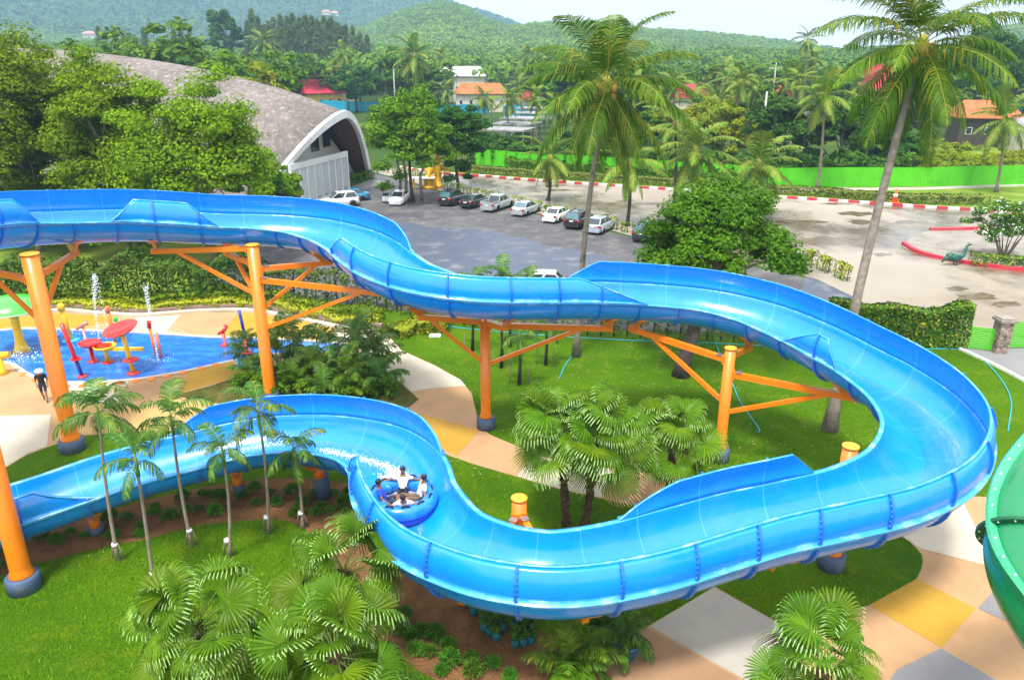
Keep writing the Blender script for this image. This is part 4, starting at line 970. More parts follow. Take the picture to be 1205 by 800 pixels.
def fan_palm(label, base, h, nl=34, sc=1, seed=1, r=.13, group='fan palms', lean=(0,0), lo=0, hi=1):
    rg = random.Random(seed); t = thing('fan_palm', label, 'palm tree', base, group=group); top = Vector((lean[0], lean[1], h)); mb = MB()
    pts = trunk_curve((0,0,-.05), top, (.06,0,0)); mb.tube(pts, [r*(1.25 if i == 0 else 1.0+.12*math.sin(i*2.1)) for i in range(11)], 12)
    for i in range(int(h*22)):                                # old leaf bases clinging to the trunk
        f = rg.random(); a = rg.uniform(0, 6.28); k = f*10; i0 = min(9, int(k)); p = pts[i0].lerp(pts[i0+1], k-i0); dd = Vector((math.cos(a), math.sin(a), 0))
        mb.beam(p+dd*r*.9, p+dd*(r*1.35)+Vector((0,0,.13)), .07, .02)
    mb.build('trunk', M['fibre'], t)
    for i in range(nl):
        f = lo+(hi-lo)*min(.999, max(0, (i+.5)/nl+rg.uniform(-.16,.16))); lv = min(7, int(f*8)); s = sc*rg.uniform(.68, 1.05); az = i*2.39996+rg.uniform(-.5,.5)
        Mx = Matrix.Rotation(az, 4, 'Z') @ Matrix.Rotation(rg.uniform(-.25,.25), 4, 'Y') @ Matrix.Rotation(rg.uniform(-.75,.75), 4, 'X')
        obj('fan_leaf', (DRYF if (f > .8 and rg.random() < .35) else FANS[lv])[rg.randrange(3)], t, top+Vector((0,0,.05-.3*f)), rot=tuple(Mx.to_euler()), sc=s)
    return t
def at_base(px, py): g = G(px, py); return (g.x, g.y, 0)
fan_palm('fan palm with a shaggy trunk beside the paved path, left of the middle pair', at_base(666,618), 3.7, 32, 1.06, 1, lean=(-.35,.1))
fan_palm('fan palm with a shaggy trunk beside the paved path, right of the middle pair', at_base(687,622), 3.75, 32, 1.06, 2, lean=(.25,-.1))
fan_palm('fan palm half hidden behind the raised slide wall, right of the middle pair', at_base(783,600), 2.9, 32, 1.04, 3, lean=(.05,0))
def crown_at(px, py, h): g = G(px, py, h); return (g.x, g.y, 0)
fan_palm('big foreground fan palm with dry tips at the bottom left of the lawn', crown_at(232,738,3.0), 3.0, 36, .98, 4)
fan_palm('big foreground fan palm against the soil bed, upper one of the bottom pair', crown_at(405,672,3.1), 3.1, 32, .95, 5)
fan_palm('big foreground fan palm with a few yellowed leaves at the bottom centre-left edge', crown_at(395,768,3.5), 3.5, 36, .98, 6)
fan_palm('lone fan palm on the paved plaza cut off by the bottom edge at the right', crown_at(968,790,3.2), 3.2, 36, .92, 7)
# --- slim staked young palms on the left lawn
SLIM = frond_set(1.75, 30, .55, .055, [M['slim'], M['petiole']], 81, .75, 6, 78, -18, .018, 105, 70, .04, .3)
def slim_palm(label, bpx, cpx, nf, sc, seed, stake=True):
    g = G(*bpx); z = ZAT(g.x, g.y, cpx[1]); q = P((g.x, g.y, z)); k = (cpx[0]-q[0])*q[2]/FPX; rg = random.Random(seed)
    t = thing('slim_palm', label, 'palm tree', (g.x, g.y, 0), group='slim young palms on the lawn'); top = Vector((k, 0, z)); mb = MB()
    mb.tube(trunk_curve((0,0,-.03), top, (rg.uniform(-.1,.1), 0, 0)), [.085 if i == 0 else .066-.003*i for i in range(11)], 10); mb.build('trunk', M['palebark'], t)
    mb = MB(); mb.tube([top-Vector((0,0,.5)), top-Vector((0,0,.1)), top+Vector((0,0,.35))], [.055,.06,.025], 10); mb.build('crownshaft', M['petiole'], t)
    for i in range(nf):
        f = (i+.5)/nf; lv = min(5, int(f*6)); obj('frond', SLIM[lv], t, top+Vector((0,0,.25-.3*f)), rot=(rg.uniform(-.2,.2), rg.uniform(-.15,.15), i*2.39996+rg.uniform(-.3,.3)+seed), sc=sc*rg.uniform(.72,1.0))
    if stake:
        mb = MB(); mb.tube([(-.22,.1,0),(-.08,.02,.75)], .022, 6); mb.tube([(.2,.1,0),(.07,.02,.75)], .022, 6); mb.build('stake', M['palebark'], t)
        mb = MB(); mb.lathe([(.095,.62),(.1,.66),(.095,.72)], 12); mb.build('tie', M['white'], t)
for k, a in enumerate([('slim young palm with the fullest crown, standing beside the thick orange post footing',(139,660),(116,487),10,1.15),('slim young palm second from the left in front of the straight end of the slide',(182,695),(160,543),8,1.0),('slim young palm with a leaning trunk whose crown stands before the gold paving',(226,643),(202,495),10,1.05),('slim young palm with a hanging frond, in front of the low pedestal',(270,655),(262,533),9,1.0),('slim young palm whose crown covers the blue far wall of the bend',(316,627),(304,487),9,1.1),('slim young palm nearest to the raft with fronds over the near rim of the bend',(356,622),(346,532),9,1.0)]): slim_palm(a[0], a[1], a[2], a[3], a[4], 100+k)
# thin staked palms in the shade behind the slide (trunks on the lawn)
for k, (bx, by, h) in enumerate([(556,413,2.6),(590,433,2.8),(600,408,3.0),(611,453,2.7),(642,430,2.3)]):
    g = G(bx, by); rg = random.Random(k); t = thing('young_palm', ['thin young palm left of the slender orange post, first of its row','thin young palm just right of the slender orange post','thin young palm farthest back in the row behind the slide','thin staked young palm nearest to the fan palms','thin young palm rightmost of the row behind the slide'][k], 'palm tree', (g.x, g.y, 0), group='young palms behind the slide')
    mb = MB(); mb.tube([(0,0,0),(.05,0,h*.5),(0,0,h)], [.11,.075,.06], 10); mb.build('trunk', M['bark'], t)
    for i in range(7): obj('frond', SLIM[min(5, 1+i*5//7)], t, (0,0,h), rot=(0, rg.uniform(-.1,.1), i*2.4+k), sc=.85)
    mb = MB(); mb.tube([(-.5,.2,0),(-.45,.2,1.0)], .025, 6); mb.tube([(.5,.2,0),(.45,.2,1.0)], .025, 6); mb.build('stake', M['palebark'], t)
# --- areca / ti clumps
AREC = frond_set(1.5, 22, .42, .06, [M['areca'], M['petiole']], 121, .45, 6, 86, 20, .014, 95, 80, .03, .5)
def areca(label, loc, nf, sc, seed, group=None, fr=None, stems=3, spread=.35, h=.6, name='areca_palm'):
    rg = random.Random(seed); fr = fr or AREC; t = thing(name, label, 'palm plant', loc, group=group)
    for s in range(stems):
        a = 2*PI*s/stems+rg.random(); o = Vector((math.cos(a), math.sin(a), 0))*spread*rg.uniform(.3, 1); hh = h*rg.uniform(.6, 1.3); mb = MB(); mb.tube([o, o*1.15+Vector((0,0,hh))], [.035,.025], 8); mb.build('stem', M['petiole'], t)
        for i in range(nf):
            f = (i+.5)/nf; lv = min(len(fr)-1, int(f*len(fr))); obj('frond', fr[lv], t, o*1.15+Vector((0,0,hh*(1-.4*f))), rot=(rg.uniform(-.2,.2), rg.uniform(-.2,.2), i*2.4+s*1.1+rg.uniform(-.4,.4)), sc=sc*rg.uniform(.75,1.15))
    return t
k = 0
for (px, py, sc, h) in [(332,440,1.15,2.2),(352,428,1.05,1.9),(373,452,1.1,1.0),(395,440,1.25,1.6),(412,462,1.1,1.1),(428,448,1.2,1.7),(446,440,1.1,1.9),(448,462,1.15,.9),(350,460,1.1,.7),(300,452,1.0,.7),(292,440,.9,1.5),(385,470,.9,.6),(425,430,1.0,1.8)]:
    g = G(px, py); areca(['slender','bushy'][k % 2]+' palm plant in the clump round the tall orange post, '+['at its left end','behind the post','in its middle','on its front edge','towards its right end','tallest of its right half','at the back right','lowest at the right end','next to the footing','left of the footing','leftmost against the pool','front centre by the rim','farthest back'][k], (g.x, g.y, 0), 6, sc, 200+k, 'palm clump by the pool', SLIM if k % 2 else None, 3, .4, h); k += 1
# broad-leaved low plants filling the clump
me_ti, _ = crown('leaves', M['leafE'], 14, (.55,.55,.5), .55, 420, .34, 77, .35, .9, aspect=.32)
for k, (px, py) in enumerate([(290,462),(303,468),(318,470),(340,466),(360,470),(380,462),(402,468),(420,470),(436,466),(455,468),(345,448),(365,446),(408,450)]):
    g = G(px, py); o = obj('leafy_shrub', me_ti, None, (g.x, g.y, 0), k*1.3, (1.05+.2*math.sin(k*2), 1.05, 1.1+.3*math.sin(k*3.1))); tag(o, 'low broad-leaved shrub filling the foot of the palm clump by the tall orange post', 'shrub', 'shrubs at the foot of the palm clump')
# --- round bushes in the soil bed
def ball(seed, rad=.36, n=520):
    r = np.random.default_rng(seed); d = r.normal(0, 1, (n, 3)); d /= np.linalg.norm(d, axis=1)[:,None]; d[:,2] = np.abs(d[:,2])*1.0-.12*(r.random(n)); rr = rad*(.55+.5*r.random(n))[:,None]
    p = d*rr*np.array([1,1,1.05])+np.array([0,0,.18]); nn = np.cross(d, r.normal(0, 1, (n, 3))); nn /= np.linalg.norm(nn, axis=1)[:,None]; t = d+r.normal(0, .35, (n, 3)); t /= np.linalg.norm(t, axis=1)[:,None]
    s = np.cross(nn, t); l = (.17*r.uniform(.7,1.3,n))[:,None]; w = .022
    V = np.stack([p-t*l*.5, p+s*w, p+t*l*.5-np.array([0,0,.03]), p-s*w], 1).reshape(-1, 3); return npmesh('round_bush', V, np.arange(n*4).reshape(-1,4), M['bush'])
BALL = [ball(s) for s in (1,2,3)]
bl = [(3,648),(20,632),(2,668),(48,634),(36,618),(68,640),(84,628),(100,632),(114,620),(130,612),(133,632),(150,612),(166,620),(182,606),(200,610),(216,588),(220,604),(234,600),(248,582),(254,606),(260,588),(284,585),(302,594),(318,582),(326,594),(344,580),(356,594),(370,585),(378,596),(392,583),(405,596),(412,584),(165,630),(182,598),(238,584),(300,578),(350,606),(372,606),(388,604),(408,604)]
lines = ['in the dense row under the lower run']
for k, (px, py) in enumerate(bl):
    g = G(px, py); s_ = .9+.25*math.sin(k*5.1)+.08*math.cos(k*2.3); o = obj('round_bush', BALL[k % 3], None, (g.x, g.y, 0), k*.9, (s_*.76, s_*.76, s_*.78*(.95+.15*math.sin(k*1.7)))); tag(o, 'small round bush planted in the brown soil along the lower run of the slide', 'bush', 'round bushes along the lower run')
for k, (px, py) in enumerate([(476,726),(494,744),(511,750),(528,762),(506,770),(530,780),(555,778),(580,784),(557,792),(600,798),(484,752),(470,742),(520,792),(490,768)]):
    g = G(px, py); s_ = .95+.2*math.sin(k*4.1); o = obj('round_bush', BALL[k % 3], None, (g.x, g.y, 0), k*1.9, s_*.78); tag(o, 'small round bush on bare soil between the foreground fan palms and the seedling bags', 'bush', 'round bushes in front of the slide')
# potted areca palms, nursery bags
areca('bright green feathery palm bush growing in the soil under the near wall of the slide', tuple(G(676,796)), 10, .92, 301, None, None, 4, .3, .7)
pp = G(737,772); pot = thing('plant_pot', 'round blue plant pot on the corner of the brown paving', 'plant pot', (pp.x, pp.y, .016)); mb = MB(); mb.lathe([(.24,0),(.36,.46),(.4,.5),(.4,.56),(.35,.56),(.33,.48),(0,.47)], 24); mb.build('pot', plain('blue_plastic_pot', (.01,.12,.38), .35, .1, 3), pot); mb = MB(); mb.lathe([(0,.5),(.33,.5)], 20); mb.build('soil', M['soil'], pot)
areca('dark feathery palm standing in the round blue pot', (pp.x, pp.y, .45), 6, .72, 302, None, SLIM, 3, .15, .35)
areca('dark feathery palm in the shade under the slide behind the round blue pot', tuple(G(715,742)), 5, .75, 303, None, SLIM, 3, .2, .5)
me_sap, _ = crown('leaves', M['slim'], 8, (.16,.16,.18), .38, 90, .2, 17, .5, .9, aspect=.3)
teal = plain('teal_nursery_bag', (.01,.16,.20), .5, .15, 6)
sap = [(550,712),(558,722),(566,714),(575,722),(583,714),(590,724),(597,716),(570,732),(580,736),(588,732),(577,746),(584,752),(570,741),(592,740),(607,738),(618,734),(613,745),(624,740),(609,752),(616,758),(625,756),(606,760),(603,706),(612,702)]
for k, (px, py) in enumerate(sap):
    g = G(px, py); t = thing('nursery_bag', 'teal plastic nursery bag with a leafy seedling, standing on the soil under the near wall', 'seedling bag', (g.x, g.y, .009), k*.7, 'teal seedling bags'); mb = MB(); mb.lathe([(.11,0),(.13,.1),(.13,.24),(.115,.27),(.10,.25),(0,.24)], 12); mb.build('bag', teal, t); obj('leaves', me_sap, t, (0,0,0), k)
# --- the round almond tree behind the slide
g = G(801,442); t = thing('almond_tree', 'broad round tree with pale twisting branches and dark leaning trunk behind the slide', 'tree', (g.x, g.y, 0))
cl = []; rr = np.random.default_rng(5); cc = np.array([1.9,2.2,7.0])
for _ in range(95):
    d = rr.normal(0, 1, 3); d /= np.linalg.norm(d); d[2] = abs(d[2])*1.1-.38
    cl.append(cc+d*np.array([4.1,4.0,4.1])*rr.uniform(.7,1.0)*(1+.10*math.sin(4*d[0]+2*d[1])))
me, Cn = crown('crown', M['leafE'], 0, (4.6,4.4,3.2), 0, 42000, .21, 6, .23, .75, cl); obj('crown', me, t)
mb = MB(); mb.tube([(0,0,-.05),(.15,.1,.9),(.5,.4,2.0),(.9,.9,3.2),(1.4,1.6,4.6)], [.52,.40,.36,.32,.26], 12); rg = random.Random(3)
mb.build('trunk', M['bark'], t); mb = MB()
mb.tube([(1.4,1.6,4.5),(1.6,1.8,6),(1.7,2.0,8.5)], [.25,.2,.1], 10)
for c in sorted(cl, key=lambda q: rg.random())[:24]:
    a = Vector((1.4,1.6,4.4+rg.uniform(0,2))); c = Vector(c); m1 = a.lerp(c, .35)+Vector((rg.uniform(-.5,.5), rg.uniform(-.5,.5), rg.uniform(-.5,.3))); m2 = a.lerp(c, .7)+Vector((rg.uniform(-.5,.5), rg.uniform(-.5,.5), rg.uniform(-.2,.5)))
    mb.tube([a, a.lerp(m1, .5), m1, m1.lerp(m2, .5), m2, c], [.15,.13,.11,.09,.06,.02], 7)
mb.build('branches', M['palebark'], t)
# --- big bright trees at the left in front of the hall
for k, (bx, cx, cy, top, w, dist, label, sd, lm) in enumerate([
  (30,22,150,40,140,66,'tall bright green tree at the left edge with its crown rising above the hall roof',1,'leafA'),
  (92,88,150,66,130,70,'tall bright green tree second from the left before the hall roof',2,'leafA'),
  (140,150,150,78,130,64,'bright green tree with a rounded top in the middle of the group before the hall',3,'leafA'),
  (240,245,160,90,165,62,'wide bright green tree at the right end of the group before the hall',4,'leafA'),
  (-40,-30,140,60,110,68,'tall tree half outside the left edge',8,'leafB')]):
    Y = dist; X = (bx-602.5)/FPX*(Y*CC+10*SS); h = ZAT(X, Y, top); s = P((X, Y, h*.6))[2]/FPX; rad = w*s/2
    tree('broadleaf_tree', label, 'tree', (X, Y, 0), h, (rad*1.05, rad, h*.47), lm, 46000, .29, 400+sd, 'palebark', .24, 110, h*.53, 'trees before the hall', crad=.27, limbk=14)
for k, (px, py, top, w, label) in enumerate([(300,262,170,75,'low leafy tree under the eave of the hall at the right of its tree group'),(335,250,195,42,'small bush-like tree beside the white slatted screen'),(205,270,175,100,'low tree with thin brownish patches in front of the hall'),(120,275,180,90,'low dark tree filling the gap beneath the tall ones at the left'),(30,280,185,110,'low dark tree at the left edge behind the slide')]):
    g = G(px, py); h = max(3, ZAT(g.x, g.y, top)); s = P((g.x, g.y, h/2))[2]/FPX; rad = w*s/2
    tree('broadleaf_tree', label, 'tree', (g.x, g.y, 0), h, (rad, rad, h*.45), 'leafB' if k in (3, 4) else 'leafA', 11000, .32, 430+k, 'palebark', .14, 46, h*.52, 'low trees before the hall', crad=.28)
# --- pair of trees at the car park edge
for k, (px, py, cx, cy, top, w, lm, label) in enumerate([(486,238,485,165,102,92,'leafB','round mid-green tree with several trunks at the car park corner beside the yellow statues'),(540,222,548,170,122,72,'leafC','dark green tree over the black cars at the car park edge')]):
    g = G(px, py); h = ZAT(g.x, g.y, top); s = P((g.x, g.y, h/2))[2]/FPX; rad = w*s/2*1.05; zc = ZAT(g.x, g.y, cy)
    t = tree('broadleaf_tree', label, 'tree', (g.x, g.y, 0), h, (rad, rad*.8, h-zc), lm, 20000, .38, 450+k, 'bark', .22, 80, zc, 'trees at the car park edge', crad=.25)
    if k == 0:
        mb = MB()
        for dx, dy, lx in ((-1.8,2,-2.5),(-.9,1,-1.5),(1.0,.8,2.8)): mb.tube([(dx,dy,-.05),(dx*.9,dy,3),(lx,dy,zc)], [.2,.16,.09], 8)
        mb.build('side_trunks', M['palebark'], t)
# frangipani with white flowers on the island
g = G(1180,305); r_ = np.random.default_rng(8); cl = [np.array([x, y, z]) for x, y, z in zip(r_.uniform(-3.2,3.4,110), r_.uniform(-2.8,2.8,110), r_.uniform(1.7,5.0,110)) if (x/3.4)**2+(y/2.8)**2+((z-3.2)/1.75)**2 < 1]
t = thing('frangipani_tree', 'spreading frangipani dotted with white flowers on the traffic island at the right edge', 'tree', (g.x, g.y, .02))
me, Cn = crown('crown', None, 0, (2.4,2.2,1.5), 0, 9500, .26, 9, .3, .8, cl, .4, [M['leafB'], M['flower']], .10); obj('crown', me, t); mb = MB()
for k in range(9): a = k*.7; mb.tube([(math.cos(a)*.15, math.sin(a)*.15, 0), (math.cos(a)*.6, math.sin(a)*.6, 1.0), (math.cos(a)*1.4, math.sin(a)*1.3, 2.2+.1*k)], [.09,.06,.03], 7)
mb.build('trunk', M['palebark'], t)
# --- hedges: one thing per run
def hedge(label, path, w, h, mats, n, leaf, seed, extra=0, cat='hedge', top_var=.15, gaps=0, name='hedge', stems=False):
    r = np.random.default_rng(seed); pts = np.array([(p[0], p[1]) for p in path], float); seg = np.linalg.norm(np.diff(pts, axis=0), axis=1); cum = np.concatenate([[0], np.cumsum(seg)])
    u = r.random(n)*cum[-1]; i = np.clip(np.searchsorted(cum, u)-1, 0, len(seg)-1); f = (u-cum[i])/seg[i]; c = pts[i]+(pts[i+1]-pts[i])*f[:,None]; t = (pts[i+1]-pts[i])/seg[i][:,None]; nv = np.stack([-t[:,1], t[:,0]], 1)
    hh = h*(1-top_var*(.5+.5*np.sin(u*1.3+seed)*np.sin(u*.37+2))); e = r.random(n)
    a = r.uniform(-1, 1, n); z = r.random(n)**.75; side = e < .62; a = np.where(side, np.sign(a)*(.7+.3*r.random(n)), a); z = np.where(side, z, .86+.16*r.random(n))
    lump = 1+.22*np.sin(u*3.1+seed)+.12*np.sin(u*7.7)
    p = np.column_stack([c+nv*(a*w/2*lump)[:,None], z*hh]); 
    if gaps: k = np.sin(u*2*PI/gaps) > -.45; p = p[k]; a = a[k]; nv = nv[k]; z = z[k]
    nn = np.column_stack([nv*a[:,None], (z > .85)*1.2+.25])+r.normal(0, .5, (len(p), 3)); nn /= np.linalg.norm(nn, axis=1)[:,None]
    V, Q = leaf_quads(p, nn, leaf, r, .6); mi = (r.random(len(p)) < extra).astype(int) if extra else None
    o = obj(name, npmesh(name, V, Q, mats, mi)); tag(o, label, cat)
    if stems:
        mb = MB(); d = 0
        while d < cum[-1]:
            i0 = min(len(seg)-1, max(0, int(np.searchsorted(cum, d)-1))); q = pts[i0]+(pts[i0+1]-pts[i0])*((d-cum[i0])/seg[i0]); mb.tube([(q[0], q[1], 0), (q[0]+.05, q[1], h*.8)], [.05,.025], 6); d += .8
        mb.build('stems', M['bark'], o)
    return o
def gpath(*px): return smooth_poly([(p.x, p.y) for p in gp(*px)], 6, False)
hedge('tall dark hedge of slender trees behind the splash pool at the left', gpath((-150,362),(0,357),(60,354),(130,352),(200,352),(320,353)), 2.2, 3.6, M['hedge'], 15000, .24, 1, 0, top_var=.4, stems=True)
hedge('dark screen hedge between the tall orange post and the parked cars', gpath((322,353),(400,358),(470,368)), 1.2, 2.6, M['hedge'], 5500, .2, 2, top_var=.2, gaps=1.1, stems=True)
hedge('brownish low screen hedge seen under the slide at the back of the lawn', gpath((472,370),(520,379),(600,388),(700,395),(800,399),(880,402),(958,405)), .8, 1.7, M['hedgec'], 8500, .17, 3, top_var=.15, gaps=.8, stems=True)
hedge('dark green screen hedge with orange flowers and a yellow top beside the lime gate', gpath((970,402),(1030,405),(1080,407),(1134,408)), 1.0, 2.75, [M['hedge'], M['hedgey'], M['redflower']][:2], 16000, .2, 4, .12, top_var=.22, stems=True)
hedge('bright yellow-green border of low shrubs along the back of the pool plaza', [(p[0], p[1]+1.0) for p in far], 1.1, .75, M['hedgey'], 9000, .17, 5, 0, 'shrub border', .45, name='shrub_border')
hedge('second, darker row of shrubs behind the yellow-green pool border', [(p[0], p[1]+2.1) for p in far], 1.1, 1.0, [M['leafB'], M['hedgey']], 7000, .2, 6, .2, 'shrub border', .4, name='shrub_border')
hedge('yellow-green mound of shrubs on the lawn end by the white path, under the slide', gpath((462,396),(480,391),(500,388),(528,388)), 1.6, 1.1, M['hedgey'], 2600, .22, 7, 0, 'shrub border', .5, name='shrub_border')
hedge('thin row of yellow-green shrubs along the fence behind the parked cars', gpath((380,205),(470,205),(522,222),(600,241),(700,264),(765,282)), .5, 1.3, [M['hedgey'], M['leafB']], 9000, .2, 8, .5, top_var=.3, gaps=1.5, stems=True)
hedge('short row of yellow-green shrubs at the road corner right of the round tree', gpath((948,310),(975,322),(1003,334)), .6, 1.5, [M['hedgey'], M['leafB']], 1900, .2, 9, .35, top_var=.3, gaps=2.2, stems=True)
hedge('clipped olive hedge behind the red and white kerb', gpath((510,199),(602,206.5),(679,211.5),(755,216.5),(896,226.5),(960,230.5),(1060,238.5),(1160,240)), 1.8, 1.1, M['hedgec'], 12000, .3, 10, 0, top_var=.08)
hedge('dense dark thicket growing close behind the lime fence from the stalls to the meadow', gpath((560,190),(600,194),(690,200),(780,206),(880,213),(960,214),(1060,212)), 6, 4.2, [M['leafC'], M['leafB']], 14000, .6, 14, .4, 'thicket', .5, name='thicket')
hedge('rough thicket of low trees beyond the road behind the tree pair', gpath((440,168),(500,174),(560,180)), 9, 4.5, [M['leafB'], M['leafD']], 9000, .6, 15, .3, 'thicket', .5, name='thicket')
hedge('low green shrubs at the foot of the lime fence', gpath((596,199),(690,205),(780,212),(880,218)), 1.8, 2.0, M['leafB'], 9000, .34, 11, 0, top_var=.4, name='shrub_border', cat='shrub border')
hedge('clipped hedge ring around the frangipani', gpath((1140,311),(1165,313),(1205,317),(1290,322)), 1.3, 1.1, [M['hedge'], M['hedgey']], 2600, .18, 12, .3)
hedge('clipped dark hedge along the foot of the white hall beside the slatted screen', gpath((395,225),(415,217),(437,209)), 1.6, 1.4, M['leafB'], 2600, .26, 13)
me_mb, _ = crown('meadow_bush', M['leafD'], 16, (2.2,2.2,1.0), .9, 1200, .38, 31, .38, .7)
r_ = random.Random(12)
for k in range(46):
    px = r_.uniform(1062,1330); py = r_.uniform(168,206); g = G(px, py)
    if P((g.x, g.y, 0))[0] > 1010: o = obj('meadow_bush', me_mb, None, (g.x, g.y, 0), k, r_.uniform(.5,1.25)); tag(o, 'low yellowish bush in the overgrown meadow beyond the lime fence at the right', 'bush', 'bushes of the overgrown meadow')
# ------------------------------------------------------------------ parked vehicles
TYRE = plain('tyre_rubber', (.02,.02,.022), .85, .15, 10); RIM = plain('alloy_rim', (.45,.46,.48), .35, .08, 10, metal=.7)
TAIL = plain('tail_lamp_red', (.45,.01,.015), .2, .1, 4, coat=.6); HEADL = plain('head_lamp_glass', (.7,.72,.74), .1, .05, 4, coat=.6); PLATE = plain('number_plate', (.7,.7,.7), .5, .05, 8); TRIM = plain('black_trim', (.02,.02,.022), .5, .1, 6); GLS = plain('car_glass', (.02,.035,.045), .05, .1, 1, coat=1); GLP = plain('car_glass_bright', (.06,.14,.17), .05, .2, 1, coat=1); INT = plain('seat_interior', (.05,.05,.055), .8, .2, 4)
def car_paint(name, c, metal=.0): return plain(name, c, .25, .05, 1, metal=metal, coat=1, dirt=[x*.8+.03 for x in c], dscale=.8)
KINDS = {  # body: (x, halfwidth, ztop); cabin: base x0,x1, roof x0,x1, roof z; x forward
 'sedan': dict(body=[(-2.2,.72,.80),(-2.12,.80,.93),(-1.6,.84,.97),(-1.0,.86,.93),(0,.87,.92),(.9,.86,.92),(1.6,.83,.84),(2.0,.77,.74),(2.2,.64,.62)], cab=(-1.65,1.15,-.95,.25,1.42,.60), wb=(-1.32,1.32), wr=.31),
 'hatch': dict(body=[(-1.95,.70,.86),(-1.9,.80,.95),(-1.4,.84,.96),(-.6,.85,.94),(.3,.85,.93),(1.0,.84,.92),(1.5,.80,.84),(1.8,.72,.72),(1.95,.6,.6)], cab=(-1.88,1.2,-1.35,.2,1.48,.60), wb=(-1.2,1.25), wr=.30),
 'suv': dict(body=[(-2.15,.78,.95),(-2.1,.87,1.06),(-1.5,.90,1.08),(-.6,.91,1.07),(.4,.91,1.06),(1.0,.90,1.05),(1.6,.88,.99),(2.0,.82,.88),(2.2,.70,.74)], cab=(-2.05,1.15,-1.7,.25,1.70,.66), wb=(-1.35,1.35), wr=.36),
 'pickup': dict(body=[(-2.6,.80,.98),(-2.55,.86,1.0),(-1.6,.88,1.0),(-.8,.88,1.0),(.3,.88,1.02),(1.2,.87,1.02),(1.8,.86,.97),(2.3,.82,.88),(2.5,.70,.76)], cab=(-.95,1.35,-.72,.45,1.68,.66), wb=(-1.5,1.6), wr=.38)}
def vehicle(kind, label, px, heading, paint, cat='car', glass=None, rear_glass=None, open_door=False, sc=1, rack=False, z=.012):
    K = KINDS[kind]; g = G(*px); t = thing('parked_'+('pickup_truck' if kind == 'pickup' else 'car'), label, cat, (g.x, g.y, z), heading, 'cars parked on the gravel lot', sc); glass = glass or GLS
    B = K['body']; zl = K['wr']*.62; mb = MB(); rows = []
    for x, w, zt in B:                                         # lofted lower body, rounded shoulder
        zb = zl+ (.12 if abs(x) > abs(B[0][0])*.93 else 0)
        prof = [(w*.90,zb),(w*.99,zb+.10),(w,(zb+zt)*.52),(w*.97,zt-.10),(w*.90,zt-.03),(w*.72,zt)]
        rows.append([(x, y, q) for y, q in prof]+[(x, -y, q) for y, q in prof[::-1]])
    n = len(rows[0]); 
    for rw in rows: mb.v += rw
    for i in range(len(rows)-1):
        for k in range(n): a = i*n+k; b2 = i*n+(k+1) % n; mb.face((a, b2, b2+n, a+n), 0, k != n-1)
    mb.face(range(n)[::-1]); mb.face([(len(rows)-1)*n+k for k in range(n)])
    if kind == 'pickup':                                      # open bed with raised sides
        bd = MB(); bd.box((-1.72,0,.985),(1.5,1.42,.05)); 
    mb.build('body', paint, t)
    if kind == 'pickup': bd.build('bed', TRIM, t)
    if kind == 'pickup':
        sd = MB(); sd.box((-1.75,.80,1.08),(1.65,.10,.22)); sd.box((-1.75,-.80,1.08),(1.65,.10,.22)); sd.box((-2.56,0,1.06),(.07,1.6,.24)); sd.build('bed_side', paint, t)
    x0, x1, r0, r1, zr, wr_ = K['cab']; zt = max(b3[2] for b3 in B)-.03; wb_ = max(b3[1] for b3 in B)*.90
    cb = MB(); base = [(x0,-wb_*.93,zt),(x1,-wb_*.90,zt-.04),(x1,wb_*.90,zt-.04),(x0,wb_*.93,zt)]; rf = [(r0,-wr_,zr-.05),(r1,-wr_,zr-.05),(r1,wr_,zr-.05),(r0,wr_,zr-.05)]; rt = [(r0+.12,-wr_+.1,zr),(r1-.16,-wr_+.1,zr-.005),(r1-.16,wr_-.1,zr-.005),(r0+.12,wr_-.1,zr)]
    cb.add(base+rf+rt, [(0,1,5,4),(1,2,6,5),(2,3,7,6),(3,0,4,7),(4,5,9,8),(5,6,10,9),(6,7,11,10),(7,4,8,11),(8,9,10,11)], 0, False); cb.build('cabin', paint, t)
    def pane(name, a, b2, c2, d, mat, ins=.06, out=.012):
        P4 = [Vector(v) for v in (a, b2, c2, d)]; ce = sum(P4, Vector())/4; nn = (P4[1]-P4[0]).cross(P4[3]-P4[0]).normalized()
        if nn.dot(ce-Vector((0,0,zt+.2))) < 0: nn = -nn
        ax1 = lambda p: p+(ce-p).normalized()*ins*1.5+nn*out
        m2 = MB(); m2.add([ax1(p) for p in P4]+[ax1(p)-nn*out*.9 for p in P4], [(0,1,2,3),(4,5,6,7)[::-1],(0,1,5,4),(1,2,6,5),(2,3,7,6),(3,0,4,7)]); m2.build(name, mat, t)
    pane('windscreen', base[1], base[2], rf[2], rf[1], glass); pane('rear_window', base[3], base[0], rf[0], rf[3], rear_glass or glass)
    for s_, (b0, b1, q0, q1) in ((1,(base[3],base[2],rf[3],rf[2])),(-1,(base[0],base[1],rf[0],rf[1]))):
        b0, b1, q0, q1 = (Vector(v) for v in (b0, b1, q0, q1)); f = .52 if kind != 'pickup' else .42
        mb0, mq0 = b0.lerp(b1, f-.012), q0.lerp(q1, f-.03); mb1, mq1 = b0.lerp(b1, f+.012), q0.lerp(q1, f+.01)
        pane('side_window', b0, mb0, mq0, q0, glass, .045); pane('side_window', mb1, b1, q1, mq1, glass, .045)
    W0 = max(b3[1] for b3 in B); L1, L2 = B[0][0], B[-1][0]
